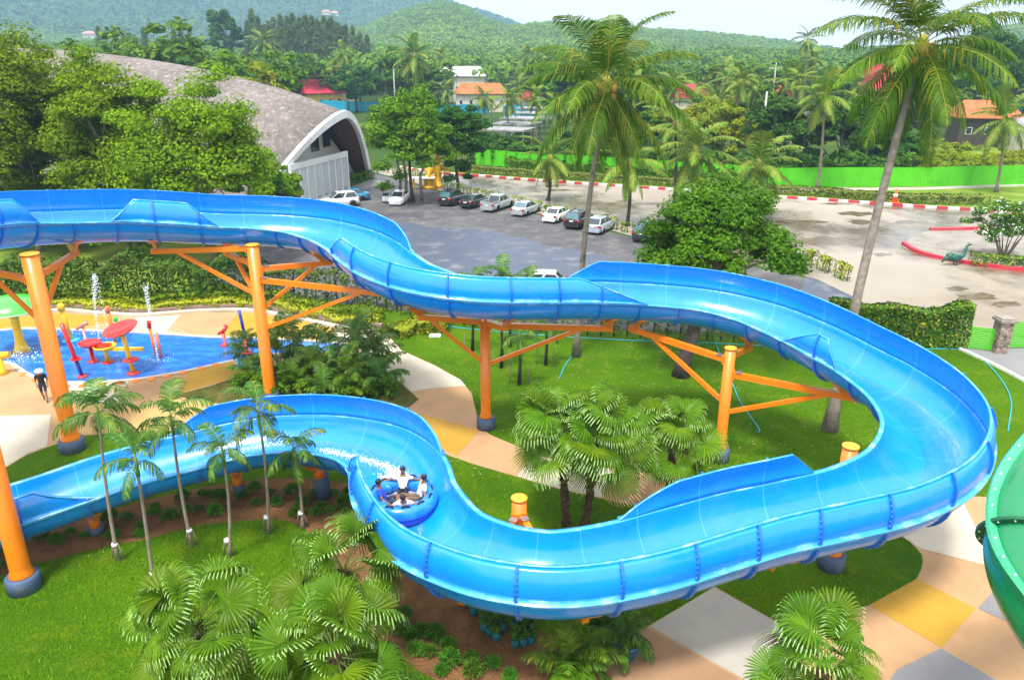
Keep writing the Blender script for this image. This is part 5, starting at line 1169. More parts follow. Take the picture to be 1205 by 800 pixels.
    for x in K['wb']:
        for s_ in (1,-1):
            wn = bpy.data.objects.new('wheel', None); wn.location = (x, s_*(W0-.09), K['wr']); link(wn, t)
            for nm, pr, mt in (('tyre', [(K['wr']*.62,-.10),(K['wr']*.95,-.10),(K['wr'],-.07),(K['wr'],.07),(K['wr']*.95,.10),(K['wr']*.62,.10)], TYRE), ('rim', [(0,.07),(K['wr']*.25,.085),(K['wr']*.58,.06),(K['wr']*.62,.10)], RIM)):
                m2 = MB(); m2.lathe(pr, 20); m2.v = [(v[0], -v[2]*-s_, v[1]) for v in m2.v]; m2.build(nm, mt, wn)
            ar = MB(); ar.tube([(x+K['wr']*1.16*math.cos(a), s_*(W0-.012), K['wr']+K['wr']*1.16*math.sin(a)) for a in [PI*q/10 for q in range(11)]], .035, 6); ar.build('wheel_arch', TRIM if kind in ('suv',) else paint, t)
    w0, z0 = B[1][1], B[1][2]; w1 = B[-2][1]; z1 = B[-2][2]
    for s_ in (1,-1):
        m2 = MB(); m2.box((L1+.06, s_*(w0-.12), z0-.17),(.16,.26,.20)); m2.build('tail_light', TAIL, t)
        m2 = MB(); m2.box((L2-.16, s_*(w1-.12), z1-.11),(.26,.28,.14)); m2.build('headlight', HEADL, t)
        m2 = MB(); m2.ell((x1-.28, s_*(W0+.06), zt+.05),(.08,.10,.07), 6); m2.build('wing_mirror', paint, t)
    m2 = MB(); m2.box((L1-.012,0,z0-.2),(.03,.42,.13)); m2.build('number_plate', PLATE, t); m2 = MB(); m2.box((L2-.0,0,zl+.18),(.03,.42,.11)); m2.build('number_plate', PLATE, t)
    m2 = MB(); m2.box((L1-.02,0,zl+.16),(.14,w0*1.75,.2)); m2.build('bumper', TRIM if kind in ('suv',) else paint, t); m2 = MB(); m2.box((L2-.08,0,zl+.10),(.16,w1*1.7,.18)); m2.build('bumper', paint, t)
    m2 = MB(); m2.box((L2-.07,0,z1-.16),(.1,.7,.12)); m2.build('grille', TRIM, t)
    if rack:
        for s_ in (1,-1): m2 = MB(); m2.beam((r0+.1, s_*.52, zr+.05),(r1-.1, s_*.52, zr+.05), .04, .05); m2.build('roof_rail', TRIM, t)
    if open_door:
        hx = x1-.35; m2 = MB(); m2.box((hx+.05,-W0-.45,.62),(.08,.95,.55)); m2.build('open_door', paint, t); m2 = MB(); m2.box((hx+.03,-W0-.48,1.1),(.03,.8,.38)); m2.build('door_window', glass, t)
        m2 = MB(); m2.box((hx-.42,-W0+.01,.72),(.8,.03,.55)); m2.build('door_opening', INT, t)
    return t
silver = car_paint('silver_paint', (.42,.45,.49), .3); white = car_paint('white_car_paint', (.78,.79,.80)); black = car_paint('black_paint', (.012,.014,.02)); teal_ = car_paint('teal_paint', (.01,.22,.42)); navy = car_paint('dark_blue_paint', (.02,.03,.06)); silverblue = car_paint('silver_blue_paint', (.40,.46,.55), .3)
fdir = math.atan2(G(640,222).y-G(612,246).y, G(640,222).x-G(612,246).x)
FD = R(62)
vehicle('suv', 'white estate car parked by the slatted screen, half hidden by the slide rim', (400,243), R(205), white)
vehicle('sedan', 'bright teal sedan parked behind the white estate car', (413,236), R(200), teal_)
vehicle('sedan', 'white sedan facing the camera with its door open under the trees', (470,239), R(265), white, open_door=True)
vehicle('suv', 'black estate car with a bright rear window, leftmost of the row, under the dark tree', (534,240), FD, black, rear_glass=GLP, rack=True)
vehicle('sedan', 'black sedan parked between the black estate car and the silver pickup', (559,242.5), FD, black)
vehicle('pickup', 'silver pickup truck with a dark open bed', (586,246), FD, silver, 'pickup truck')
vehicle('sedan', 'silver sedan parked to the right of the pickup truck', (619,251.5), FD, silver, rear_glass=GLP)
vehicle('sedan', 'white sedan parked left of the black off-roader', (656,259), FD, white)
vehicle('suv', 'black off-roader parked between the white sedan and the silver-blue hatchback', (682,266), FD, black, rear_glass=GLP, rack=True)
vehicle('hatch', 'silver-blue hatchback partly behind the tall grey palm trunk', (706,272), FD, silverblue, sc=1.05)
vehicle('suv', 'dark blue off-roader at the right end of the row, half behind the almond tree', (762,281), FD, navy, rear_glass=GLP, rack=True)
vehicle('hatch', 'white car whose roof just shows above the slide among feathery palms', (632,342), R(175), white)
# feathery palms by that car
for k, (px, py, cpx, cpy) in enumerate([(549,356,545,313),(570,354,575,312),(600,356,602,306),(632,362,640,318)]):
    g = G(px, py); z = ZAT(g.x, g.y, cpy+22); a = areca('feathery palm with tufted leaves showing above the slide rim '+['at the left','second from the left','beside the white car roof','right of the white car roof'][k], (g.x, g.y, 0), 7, 1.05, 500+k, 'feathery palms at the lot edge', SLIM, 3, .5, z)
# ------------------------------------------------------------------ the hall with the curved shingle roof
SHING = ground_mat('roof_shingle', (.17,.145,.135), (.27,.235,.22), .25, (.34,.30,.285), 2.2, .52, .62, bs=.5, bscale=5, fine=(.10,.09,.085), fscale=1.6)
GL, GR = Vector((-29.2,82,0)), Vector((-20.9,111.5,0)); gd = (GR-GL).normalized(); ad = Vector((-gd.y, gd.x, 0)); 
if ad.x > 0: ad = -ad
gm = (GL+GR)/2; HW = (GR-GL).length/2
hall = thing('hall', 'long hall with a swooping curved grey shingle roof and a white arched gable', 'hall', gm)
ridge_px = [(400,131),(365,117),(333,105),(283,92),(233,80),(167,69),(117,63),(57,58),(0,56),(-80,62),(-200,85)]
def ridge_at(px, py):
    # point on the vertical plane through gm along ad
    lo_, hi_ = -5, 140
    for _ in range(60):
        mid = (lo_+hi_)/2; p = gm+ad*mid; z = ZAT(p.x, p.y, py); q = P((p.x, p.y, z))[0]
        if q > px: lo_ = mid
        else: hi_ = mid
    p = gm+ad*mid; return mid, ZAT(p.x, p.y, py)
RG = [ridge_at(*p) for p in ridge_px]
RD = [r[0] for r in RG]; RZ = [r[1] for r in RG]
NP_ = 14
def arch(d, zr, w, o=0):
    """pointed-arch section: list of points left foot -> right foot"""
    out = []
    for k in range(-NP_, NP_+1):
        f = k/NP_; y = w*abs(f); zz = zr*(1-(abs(f)**1.55)) ; out.append((math.copysign(y, f), max(0, zz)))
    return out
def secpt(d, y, z): p = gm+ad*d+gd*y; return (p.x-gm.x, p.y-gm.y, z)
mb = MB(); st = [RD[0]]+[d for d in np.linspace(1.0, RD[-1], 30)]; K = 2*NP_+1
def prow(k): f = abs(k-NP_)/NP_; return RD[0]*(1-f**1.3)-.4
def zr_at(d): return float(np.interp(d, RD, RZ))
w_at = lambda d: HW*(1+.12*math.sin(min(1, max(0, d)/60)*PI/2))
for d in st:
    for k, (y, z) in enumerate(arch(d, zr_at(d)-.0, w_at(d))): mb.v.append(secpt(prow(k) if d == st[0] else d, y, z))
o_in = len(mb.v)
for d in st:
    for k, (y, z) in enumerate(arch(d, zr_at(d)-.5, w_at(d)-.5)): mb.v.append(secpt(prow(k) if d == st[0] else d, y, max(0, z)))
for i in range(len(st)-1):
    for k in range(K-1):
        a = i*K+k; mb.face((a, a+1, a+1+K, a+K), 0, True); a += o_in; mb.face((a, a+K, a+K+1, a+1), 1, True)
for k in range(K-1): mb.face((k, o_in+k, o_in+k+1, k+1), 0)
e = (len(st)-1)*K
for k in range(K-1): mb.face((e+k, e+k+1, o_in+e+k+1, o_in+e+k), 0)
mb.build('roof', [SHING, plain('brown_soffit', (.17,.075,.05), .7, .15, 2)], hall, gm)
hall_o = hall.children[0]; hall_o.location = (0,0,0)
mb = MB()                                                    # white barge band round the arch
A = arch(0, RZ[0]+.12, HW+.12); Bq = arch(0, RZ[0]-.75, HW-.75)
for d in (-.45,.1):
    for k, ((y, z), (y2, z2)) in enumerate(zip(A, Bq)): mb.v += [secpt(prow(k)+d, y, z), secpt(prow(k)+d, y2, max(0, z2))]
for k in range(K-1):
    a = k*2; c2 = K*2+a
    mb.face((a, a+1, a+3, a+2)); mb.face((c2, c2+2, c2+3, c2+1)); mb.face((a, a+2, c2+2, c2)); mb.face((a+1, c2+1, c2+3, a+3))
mb.build('barge_band', M['white'], hall)
mb = MB(); Wl = arch(0, RZ[0]-.55, HW-.6); o = len(mb.v)
mb.v += [secpt(1.2, y, z) for y, z in Wl]; mb.face(range(K)); mb.v += [secpt(1.5, y, z) for y, z in Wl]; mb.face([K+k for k in range(K)][::-1]); mb.build('gable_wall', M['white'], hall)
rot_g = Matrix((gd, ad, Vector((0,0,1)))).transposed()
def gbox(name, y, z, w, h, d0, th, mat, parent=hall):
    m2 = MB(); p = gd*y+ad*d0; m2.box((p.x, p.y, z), (w, th, h), mat=rot_g); return m2.build(name, mat, parent)
def gy(px, py, d=0):      # position along the gable and height for a photo pixel on the gable plane
    best = None
    lo_, hi_ = -HW*1.3, HW*1.3
    for _ in range(60):
        mid = (lo_+hi_)/2; p = gm+gd*mid+ad*d; z = ZAT(p.x, p.y, py); q = P((p.x, p.y, z))[0]
        if q < px: lo_ = mid
        else: hi_ = mid
    return mid, ZAT(*(gm+gd*mid+ad*d).xy, py)
for (px, py) in ((370,167),(383.5,162)):
    y, z = gy(px, py, 1.2); wf = gbox('window', y, z, 1.9, 2.4, 1.15, .12, plain('brown_window_frame', (.12,.07,.05), .5, .1, 3)); gbox('pane', y, z, 1.55, 2.05, 1.07, .04, GLS, wf)
ya, za = gy(342,205,-.6); yb, zb = gy(407,178,-.6)
y0, y1 = ya, yb; ztop = max(za, 3.4)
sc_ = thing('slatted_screen', 'white slatted screen wall in front of the hall gable', 'screen', gm)
za = gy(341,196,-3)[1]; ya = gy(341,196,-3)[0]; yb = gy(407,175.5,-3)[0]; zt_ = (za+gy(407,175.5,-3)[1])/2
m2 = MB()
for q in range(9): yy = ya+(yb-ya)*q/8; p = gd*yy+ad*-3; m2.box((p.x, p.y, zt_/2), (.28,.3,zt_), mat=rot_g)
p = gd*((ya+yb)/2)+ad*-3; m2.box((p.x, p.y, zt_-.35), (yb-ya,.32,.7), mat=rot_g); m2.box((p.x, p.y, .15), (yb-ya,.32,.3), mat=rot_g); m2.build('frame', M['white'], sc_)
m2 = MB(); ns = 72
for q in range(ns): yy = ya+(yb-ya)*(q+.5)/ns; p = gd*yy+ad*-3; m2.box((p.x, p.y, zt_/2), ((yb-ya)/ns*.52,.1,zt_-.9), mat=rot_g)
m2.build('slats', plain('pale_grey_slats', (.62,.66,.70), .6, .05, 1), sc_)
yy = gy(411,200,-1)[0]; w_ = thing('speaker_box', 'pair of dark wall boxes on the hall beside the slatted screen', 'wall box', gm)
for zz in (2.2, 3.4):
    q = gd*yy+ad*.95; m2 = MB(); m2.box((q.x, q.y, zz), (.9,.35,.9), mat=rot_g); m2.box((q.x-ad.x*.2, q.y-ad.y*.2, zz), (.55,.06,.55), 1, mat=rot_g); m2.build('box', [M['white'], M['black']], w_)
fl = [gm+gd*y+ad*d for y, d in ((-HW,-5),(HW-3,-5),(HW-3,0),(-HW,0))]
sheet('hall_apron', [(p.x, p.y) for p in fl], .016, M['p_grey'])

# ------------------------------------------------------------------ fences, gate, statues
FENCE = ground_mat('lime_fence_paint', (.075,.45,.006), (.10,.54,.01), .3, (.06,.33,.008), .5, .55, .75, rough=.5)
def sheet_fence(name, label, path, h, mat, post=3.0, wave=.22, z=0):
    t = thing(name, label, 'fence', (path[0][0], path[0][1], 0)); o0 = Vector((path[0][0], path[0][1], 0)); m2 = MB(); po = MB(); pts = [Vector((p[0], p[1], 0))-o0 for p in path]
    for a, b2 in zip(pts, pts[1:]):
        d = (b2-a); L = d.length; d.normalize(); nv = Vector((-d.y, d.x, 0)); n = max(1, int(L/wave)); prev = None
        for i in range(n+1):
            p = a+d*(L*i/n)+nv*(.03 if i % 2 else -.03); k = len(m2.v); hh = h+.04*math.sin(i*.05); m2.v += [tuple(p), (p.x, p.y, hh)]
            if i: m2.face((k-2, k, k+1, k-1))
        for i in range(int(L/post)+1): p = a+d*(i*post)+nv*.08; po.box((p.x, p.y, h/2), (.08,.08,h+.1))
    m2.build('panels', mat, t); po.build('posts', M['steel'], t); return t
fp = [(p.x, p.y) for p in gp((560,194),(600,198),(690,204),(760,209),(920,220.5),(1100,219),(1205,217),(1400,214))]
sheet_fence('metal_fence', 'bright lime green corrugated metal fence along the far side of the road', fp, 2.5, FENCE)
TF = ground_mat('teal_fence_paint', (.01,.30,.50), (.02,.38,.58), .3, (.05,.45,.62), .6, .5, .7, rough=.5)
sheet_fence('metal_fence', 'turquoise sheet fence in front of the red-roofed house behind the hall', [(p.x, p.y) for p in gp((376,129),(412,131),(447,131.5))], 3.0, TF)
sheet_fence('metal_fence', 'turquoise sheet fence behind the dark tree pair beyond the road', [(p.x, p.y) for p in gp((508,135),(535,136),(575,134))], 3.0, TF)
sheet_fence('metal_fence', 'turquoise sheet fence by the stepped grey roofs', [(p.x, p.y) for p in gp((592,138),(612,138),(632,136.5))], 3.2, TF)
sheet_fence('metal_fence', 'pale turquoise fence below the spreading rain tree at the right', [(p.x, p.y) for p in gp((1100,128),(1150,128),(1215,130))], 3.6, TF)
gl = thing('lime_gate', 'lime green slatted gate panel left of the stone pillar', 'gate', tuple(G(1153,412))); 
m2 = MB(); a = Vector((0,0,0)); b2 = G(1166,414)-G(1140,411); d = b2.normalized(); L = 1.25
for k in range(12): z = .12+k*.11; m2.beam(d*-L/2+Vector((0,0,z)), d*L/2+Vector((0,0,z)), .03, .085)
m2.beam(d*-L/2, d*-L/2+Vector((0,0,1.45)), .06, .06); m2.beam(d*L/2, d*L/2+Vector((0,0,1.45)), .06, .06); m2.build('slats', FENCE, gl)
gl = thing('lime_gate', 'lime green slatted gate panel right of the stone pillar, cut by the picture edge', 'gate', tuple(G(1182,411))); m2 = MB(); d = Vector((1,.06,0)).normalized()
for k in range(14): z = .15+k*.115; m2.beam(Vector((0,0,z)), d*4+Vector((0,0,z)), .03, .085)
for q in (0, 1.3, 2.6, 4): m2.beam(d*q+Vector((0,.04,0)), d*q+Vector((0,.04,1.7)), .06, .06)
m2.build('slats', FENCE, gl)
m, nt, b = new_mat('stone_cladding'); v = coords(nt); vo = nt.nodes.new('ShaderNodeTexVoronoi'); vo.inputs['Scale'].default_value = 5; lk(nt, v, vo.inputs['Vector'])
cr = nt.nodes.new('ShaderNodeValToRGB'); cr.color_ramp.elements[0].color = (.10,.07,.05,1); cr.color_ramp.elements[1].color = (.42,.30,.24,1); sp = nt.nodes.new('ShaderNodeSeparateXYZ'); lk(nt, vo.outputs['Color'], sp.inputs[0]); lk(nt, sp.outputs[0], cr.inputs[0])
vd = nt.nodes.new('ShaderNodeTexVoronoi'); vd.feature = 'DISTANCE_TO_EDGE'; vd.inputs['Scale'].default_value = 5; lk(nt, v, vd.inputs['Vector']); ed = mathn(nt, 'LESS_THAN', vd.outputs['Distance'], .06)
lk(nt, mixc(nt, ed, cr.outputs[0], (.22,.19,.17)), b.inputs['Base Color']); b.inputs['Roughness'].default_value = .85; bump(nt, b, vd.outputs['Distance'], .6, .1); STONE = m
gpz = G(1174,414); pl = thing('stone_pillar', 'square stone-clad gate pillar with a cap between the lime gates', 'gate pillar', (gpz.x, gpz.y, 0)); m2 = MB(); m2.box((0,0,.95),(.72,.72,1.9)); m2.build('shaft', STONE, pl); m2 = MB(); m2.box((0,0,1.97),(.95,.95,.14)); m2.box((0,0,2.08),(.8,.8,.09)); m2.build('cap', plain('stone_cap', (.28,.24,.21), .85, .2, 4, bmp=.4), pl)
# peacock-like dark green animal statue
GRN = plain('dark_green_statue', (.008,.09,.065), .45, .25, 5, dirt=(.02,.16,.12)); g = G(1122,312)
t = thing('bird_statue', 'dark green long-necked bird statue by the red island kerb', 'statue', (g.x, g.y, .01), R(8), sc=.8); m2 = MB(); m2.ell((0,0,.75),(.75,.42,.42), 12); m2.ell((-.55,0,.9),(.5,.38,.45), 10); m2.tube([(.5,0,.8),(.85,0,.95),(1.0,0,1.5),(1.1,0,1.95),(1.32,0,2.1)], [.3,.22,.16,.14,.09], 10); m2.ell((1.34,0,2.1),(.22,.12,.12), 8); m2.tube([(1.5,0,2.1),(1.72,0,2.04)], [.05,.01], 6); m2.build('body', GRN, t)
m2 = MB(); m2.tube([(-.7,0,.9),(-1.1,0,.7),(-1.4,.05,.3)], [.3,.2,.05], 8); m2.build('tail', GRN, t)
for y in (.2,-.2): m2 = MB(); m2.tube([(.1,y,.45),(.15,y,.2),(.12,y,.02)], [.09,.06,.05], 8); m2.ell((.2,y,.03),(.14,.07,.03), 6); m2.build('leg', GRN, t)
for y in (.36,-.36): m2 = MB(); m2.ell((-.1,y,.85),(.55,.12,.3), 8); m2.build('wing', GRN, t)
# yellow statues under the tree
YEL = plain('yellow_statue_paint', (.72,.42,.01), .45, .12, 4, dirt=(.5,.22,.02)); g = G(507,221)
t = thing('yellow_statue', 'tall yellow painted statue with a pointed headdress under the tree by the road', 'statue', tuple(G(516,221))); m2 = MB(); m2.lathe([(.65,0),(.65,.35),(.5,.4),(.42,1.5),(.55,2.0),(.62,2.5),(.5,3.0),(.2,3.1)], 16); m2.build('body', YEL, t); m2 = MB(); m2.lathe([(.3,3.1),(.34,3.5),(.4,3.75),(.2,4.1),(.12,4.6),(.02,5.2)], 14); m2.build('head', YEL, t)
for s_ in (1,-1): m2 = MB(); m2.tube([(s_*.5,0,2.8),(s_*.95,-.1,2.35),(s_*.75,-.3,1.9),(s_*.3,-.45,2.1)], [.16,.14,.11,.1], 8); m2.build('arm', YEL, t)
t = thing('yellow_statue', 'squat yellow painted figure left of the tall yellow statue', 'statue', tuple(G(506,222))); m2 = MB(); m2.lathe([(1.0,0),(1.0,.4),(.8,.5),(.75,1.1),(.6,1.6),(.35,1.9)], 16); m2.ell((0,0,2.3),(.45,.45,.5), 10); m2.tube([(.0,-.4,2.3),(0,-.8,2.0),(0,-.85,1.4)], [.18,.14,.08], 8); m2.build('body', YEL, t)
for s_ in (1,-1): m2 = MB(); m2.ell((s_*.5,.05,2.35),(.08,.3,.36), 8); m2.build('ear', YEL, t); m2 = MB(); m2.tube([(s_*.6,-.3,.6),(s_*.7,-.7,.3)], [.25,.2], 8); m2.build('leg', YEL, t)
t = thing('yellow_table', 'yellow altar table with a pale top at the foot of the yellow statues', 'table', tuple(G(499,223))); m2 = MB(); m2.box((0,0,1.5),(3.0,1.2,.14)); m2.build('top', M['kerbwhite'], t)
for x in (-1.3,-.45,.45,1.3): m2 = MB(); m2.lathe([(.2,0),(.12,.3),(.16,.8),(.1,1.43)], 10, (x,0,0)); m2.build('leg', YEL, t)
g = G(1052,241); t = thing('traffic_cone', 'orange traffic cone with a white band on the kerb', 'traffic cone', (g.x, g.y, .27), sc=2.2); m2 = MB(); m2.box((0,0,.02),(.4,.4,.04)); m2.build('base', M['orange'], t); m2 = MB(); m2.lathe([(.16,.04),(.03,.7),(0,.71)], 14); m2.build('cone', plain('cone_orange', (.85,.10,.01), .5, .05, 3), t); m2 = MB(); m2.lathe([(.122,.3),(.095,.45)], 14); m2.build('band', M['white'], t)
# garden hoses
HOSE = plain('turquoise_hose', (.01,.35,.40), .4, .1, 5)
def hose(label, *px, z=.03): m2 = MB(); m2.tube([(p[0], p[1], z) for p in smooth_poly([(q.x, q.y) for q in gp(*px)], 6, False)], .035, 6); tag(m2.build('garden_hose', HOSE), label, 'hose')
hose('turquoise hose snaking over the lawn at the right of the hairpin', (1085,411),(1138,413),(1165,432),(1183,455),(1190,475),(1187,500),(1186,508))
hose('turquoise hose across the lawn behind the slender post right of the almond tree', (840,398),(850,425),(862,452),(872,475),(893,505),(890,508))
hose('turquoise hose lying along the foot of the back hedge', (520,384),(600,392),(720,400),(830,404),(930,409))
hose('turquoise hose curling beside the leaning dark palm trunk behind the fan palms', (680,402),(672,420),(664,432),(658,446))
g = G(512,396); m2 = MB(); m2.prism([(-.35,-.2),(.35,-.2),(.35,.2),(-.35,.2)], 0, .1); m2.prism([(-.3,-.15),(.3,-.15),(.3,.15),(-.3,.15)], .1, .14); tag(m2.build('inspection_cover', M['white'], None, (g.x, g.y, .004)), 'small white inspection cover in the grass near the yellow shrubs', 'cover')
# ------------------------------------------------------------------ splash pool toys
RED = plain('red_gloss', (.62,.012,.012), .3, .06, 3, coat=.4); YE = plain('yellow_gloss', (.85,.50,.01), .3, .06, 3, coat=.4); GRE = plain('green_gloss', (.06,.55,.05), .25, .06, 2, coat=.6); BLU = plain('navy_gloss', (.01,.03,.30), .3, .06, 3, coat=.4); LBL = plain('sky_blue_gloss', (.03,.42,.75), .3, .06, 3, coat=.4); ORG = plain('orange_gloss', (.85,.20,.01), .3, .06, 3, coat=.4); PNK = plain('salmon_gloss', (.75,.22,.16), .3, .06, 3, coat=.4)
def toy(name, label, px, cat='water toy', z=.02): g = G(*px); return thing(name, label, cat, (g.x, g.y, z))
def part(t, name, mat, *fn):
    m2 = MB()
    for f in fn: f(m2)
    return m2.build(name, mat, t)
t = toy('mushroom_fountain', 'green mushroom shower with a flared yellow stem at the left edge of the pool', (26,413))
part(t, 'cap', GRE, lambda m: m.lathe([(1.75,2.55),(1.72,2.65),(1.4,3.0),(.9,3.22),(.4,3.32),(0,3.35)], 32), lambda m: m.lathe([(0,2.45),(1.6,2.5),(1.75,2.55)], 32)); part(t, 'stem', YE, lambda m: m.lathe([(.5,0),(.34,.25),(.24,.7),(.22,1.6),(.24,2.48)], 20))
part(t, 'rim', plain('pale_green_gloss', (.35,.7,.3), .3, .05, 2), lambda m: torus(m, 1.72, .05, 2.58, 0, 32, 8))
t = toy('spray_pole', 'leaning red and navy spray pole nearest to the walking man', (97,444)); part(t, 'base', RED, lambda m: m.lathe([(.26,0),(.26,.06),(.1,.12)], 16)); part(t, 'pole', BLU, lambda m: m.tube([(0,0,.1),(-.16,0,1.0)], .10, 12)); part(t, 'top', RED, lambda m: m.lathe([(.28,.0),(.28,.06)], 16, (-.16,0,1.0)), lambda m: m.tube([(-.16,0,1.0),(-.5,0,3.0)], .11, 12))
t = toy('spray_pole', 'tall yellow spray pole at the far side of the pool', (84,401)); part(t, 'base', LBL, lambda m: m.lathe([(.5,0),(.5,.06),(.3,.1)], 18)); part(t, 'pole', YE, lambda m: m.tube([(0,0,.08),(-.1,0,1.2),(-.2,0,2.1)], [.1,.12,.14], 12)); part(t, 'nozzle', YE, lambda m: m.lathe([(.2,2.0),(.2,2.35),(.1,2.45)], 12, (-.2,0,-.1)))
t = toy('spray_cannon', 'small salmon spray cannon at the far pool edge', (101,402)); part(t, 'stand', PNK, lambda m: m.lathe([(.25,0),(.25,.06),(.08,.1),(.07,.9)], 14)); part(t, 'cannon', PNK, lambda m: m.tube([(-.35,-.1,.8),(.1,0,1.1),(.3,.1,1.15)], [.08,.12,.14], 10))
t = toy('spray_pole', 'orange spray pole beside a green one at the far side of the pool', (136,404)); part(t, 'pole', ORG, lambda m: m.tube([(0,0,0),(-.1,0,2.0)], [.1,.12], 12)); part(t, 'tip', ORG, lambda m: m.lathe([(.15,0),(.12,.35),(0,.4)], 12, (-.1,0,1.95)))
t = toy('spray_pole', 'short green spray pole beside the orange one', (141,398)); part(t, 'pole', GRE, lambda m: m.tube([(0,0,0),(-.05,0,1.2)], .11, 12)); part(t, 'tip', GRE, lambda m: m.ell((-.05,0,1.2),(.14,.14,.16), 8))
t = toy('spray_pole', 'orange and pink spray pole in the middle of the pool under the straight water jet', (187,422)); part(t, 'pole', ORG, lambda m: m.tube([(-.12,0,0),(-.22,0,1.9)], .09, 12)); part(t, 'second_pole', PNK, lambda m: m.tube([(.1,.1,0),(.05,.1,1.5)], .09, 12)); part(t, 'tip', RED, lambda m: m.lathe([(.13,1.85),(.11,2.25),(0,2.3)], 12, (-.22,0,0)))
t = toy('water_table', 'red dish on a red stand with a spout, left end of the play table', (110,426)); part(t, 'stand', RED, lambda m: m.lathe([(.3,0),(.3,.06),(.12,.1),(.10,1.0)], 14)); part(t, 'dish', RED, lambda m: m.lathe([(0,.95),(.5,1.0),(.62,1.18),(.56,1.2),(.45,1.06),(0,1.04)], 24), lambda m: m.box((.75,-.1,1.05),(.9,.3,.14)))
t = toy('water_table', 'yellow dish with a long yellow channel between the red dishes', (127,427)); part(t, 'stand', YE, lambda m: m.lathe([(.12,.1),(.10,.85)], 14)); part(t, 'foot', RED, lambda m: m.lathe([(.32,0),(.32,.06),(.12,.1)], 16)); part(t, 'dish', YE, lambda m: m.lathe([(0,.8),(.5,.85),(.62,1.02),(.56,1.04),(.45,.9),(0,.88)], 24), lambda m: m.box((1.2,-.1,.85),(1.9,.28,.14)))
t = toy('water_table', 'large tilted red dish on a tall yellow stem in the pool', (157,440)); part(t, 'foot', RED, lambda m: m.lathe([(.34,0),(.34,.07),(.12,.12)], 16), lambda m: m.lathe([(.42,.78),(.44,.84),(.1,.95)], 18)); part(t, 'stem', YE, lambda m: m.tube([(0,0,.1),(-.1,0,1.4),(-.2,0,2.4)], .12, 12))
o = part(t, 'dish', RED, lambda m: m.lathe([(0,0),(.7,.06),(.92,.22),(.86,.25),(.65,.14),(0,.1)], 28)); o.location = (-.22,0,2.4); o.rotation_euler = (R(12), R(-10), 0)
t = toy('spray_cannon', 'red spray cannon on the far pool edge towards the tall orange post', (265,407)); part(t, 'stand', RED, lambda m: m.lathe([(.28,0),(.28,.06),(.1,.12),(.08,.8)], 14)); part(t, 'cannon', RED, lambda m: m.tube([(-.3,-.1,.75),(.05,0,.95),(.15,.2,1.2)], [.07,.12,.14], 10))
t = toy('spray_pole', 'slim navy and red spray pole left of the tall orange post', (291,416)); part(t, 'base', RED, lambda m: m.lathe([(.3,0),(.3,.06),(.13,.12),(.12,.9)], 14)); part(t, 'pole', BLU, lambda m: m.tube([(0,0,.9),(-.15,0,2.6)], .09, 12))
t = toy('spray_cone', 'pale blue tilted spray cone at the near pool edge by the palm clump', (282,431)); part(t, 'stand', LBL, lambda m: m.lathe([(.34,0),(.34,.06),(.13,.12),(.11,.8)], 16)); part(t, 'cone', LBL, lambda m: m.tube([(.15,-.1,.75),(-.25,0,1.25),(-.42,0,1.5)], [.22,.2,.05], 14))
t = toy('water_spout', 'thick yellow spout pipe at the left edge of the near pool side', (3,440)); part(t, 'stand', YE, lambda m: m.lathe([(.32,0),(.2,.2),(.17,1.0)], 16)); part(t, 'pipe', YE, lambda m: m.tube([(-.6,0,1.05),(.55,.1,1.05)], .19, 14))
t = toy('shower_stand', 'orange T-shaped shower stand on the pale path beside the palm clump', (420,411)); part(t, 'stand', ORG, lambda m: m.lathe([(.2,0),(.2,.05),(.09,.1),(.08,1.1)], 14)); part(t, 'crossbar', ORG, lambda m: m.tube([(-.7,0,1.1),(.3,0,1.15)], .1, 12))
r_ = random.Random(1)
for k, px in enumerate([(60,452),(78,455.5),(97,455),(120,453),(140,452),(160,449),(178,446.5),(196,443),(216,439),(236,434),(253,430),(42,447),(28,441)]):
    g = G(*px); m2 = MB(); m2.lathe([(.2,0),(.2,.04),(.16,.06),(0,.06)], 14); tag(m2.build('edge_marker', ORG, None, (g.x, g.y, .016)), 'flat round orange marker along the near edge of the splash pool', 'marker', 'orange markers along the pool edge')
# fountains: columns of drops
def jet(label, px, top, seed, arcx=0):
    g = G(*px); z = ZAT(g.x, g.y, top); pts = []
    for i in range(26):
        f = i/25; hgt = z*math.sin(min(1, f*1.0)*PI/2); pts.append(((g.x+arcx*f*f, g.y, .05+z*f), (.02+.05*f, .02+.05*f, .10), int(14+26*(f > .6))))
    if arcx:
        for i in range(14): f = i/13; pts.append(((g.x+arcx*(1+f*.55), g.y, z*(1-f*f)), (.06,.05,.1), 12))
    pts.append(((g.x, g.y, .04), (.5,.4,.02), 60)); o = spray('water_jet', label, pts, None, seed, .02)
jet('straight white water jet in the middle of the splash pool', (186,424), 340, 21)
jet('white water jet arching over at the left of the splash pool', (118,405), 326, 22, .45)
g = G(15,424); spray('water_splash', 'white churned water below the yellow spout at the left of the pool', [((g.x+.2, g.y+.3, .03), (.9,.7,.03), 170), ((g.x+.2, g.y+.6, .2), (.4,.4,.15), 80)], None, 31, .03)
g = G(100,397); spray('water_splash', 'row of small white droplets along the far pool edge', [((G(x, 396).x, G(x, 396).y, .2), (.35,.12,.18), 26) for x in (72,84,96,107,118,128,196,208)], None, 32, .02)
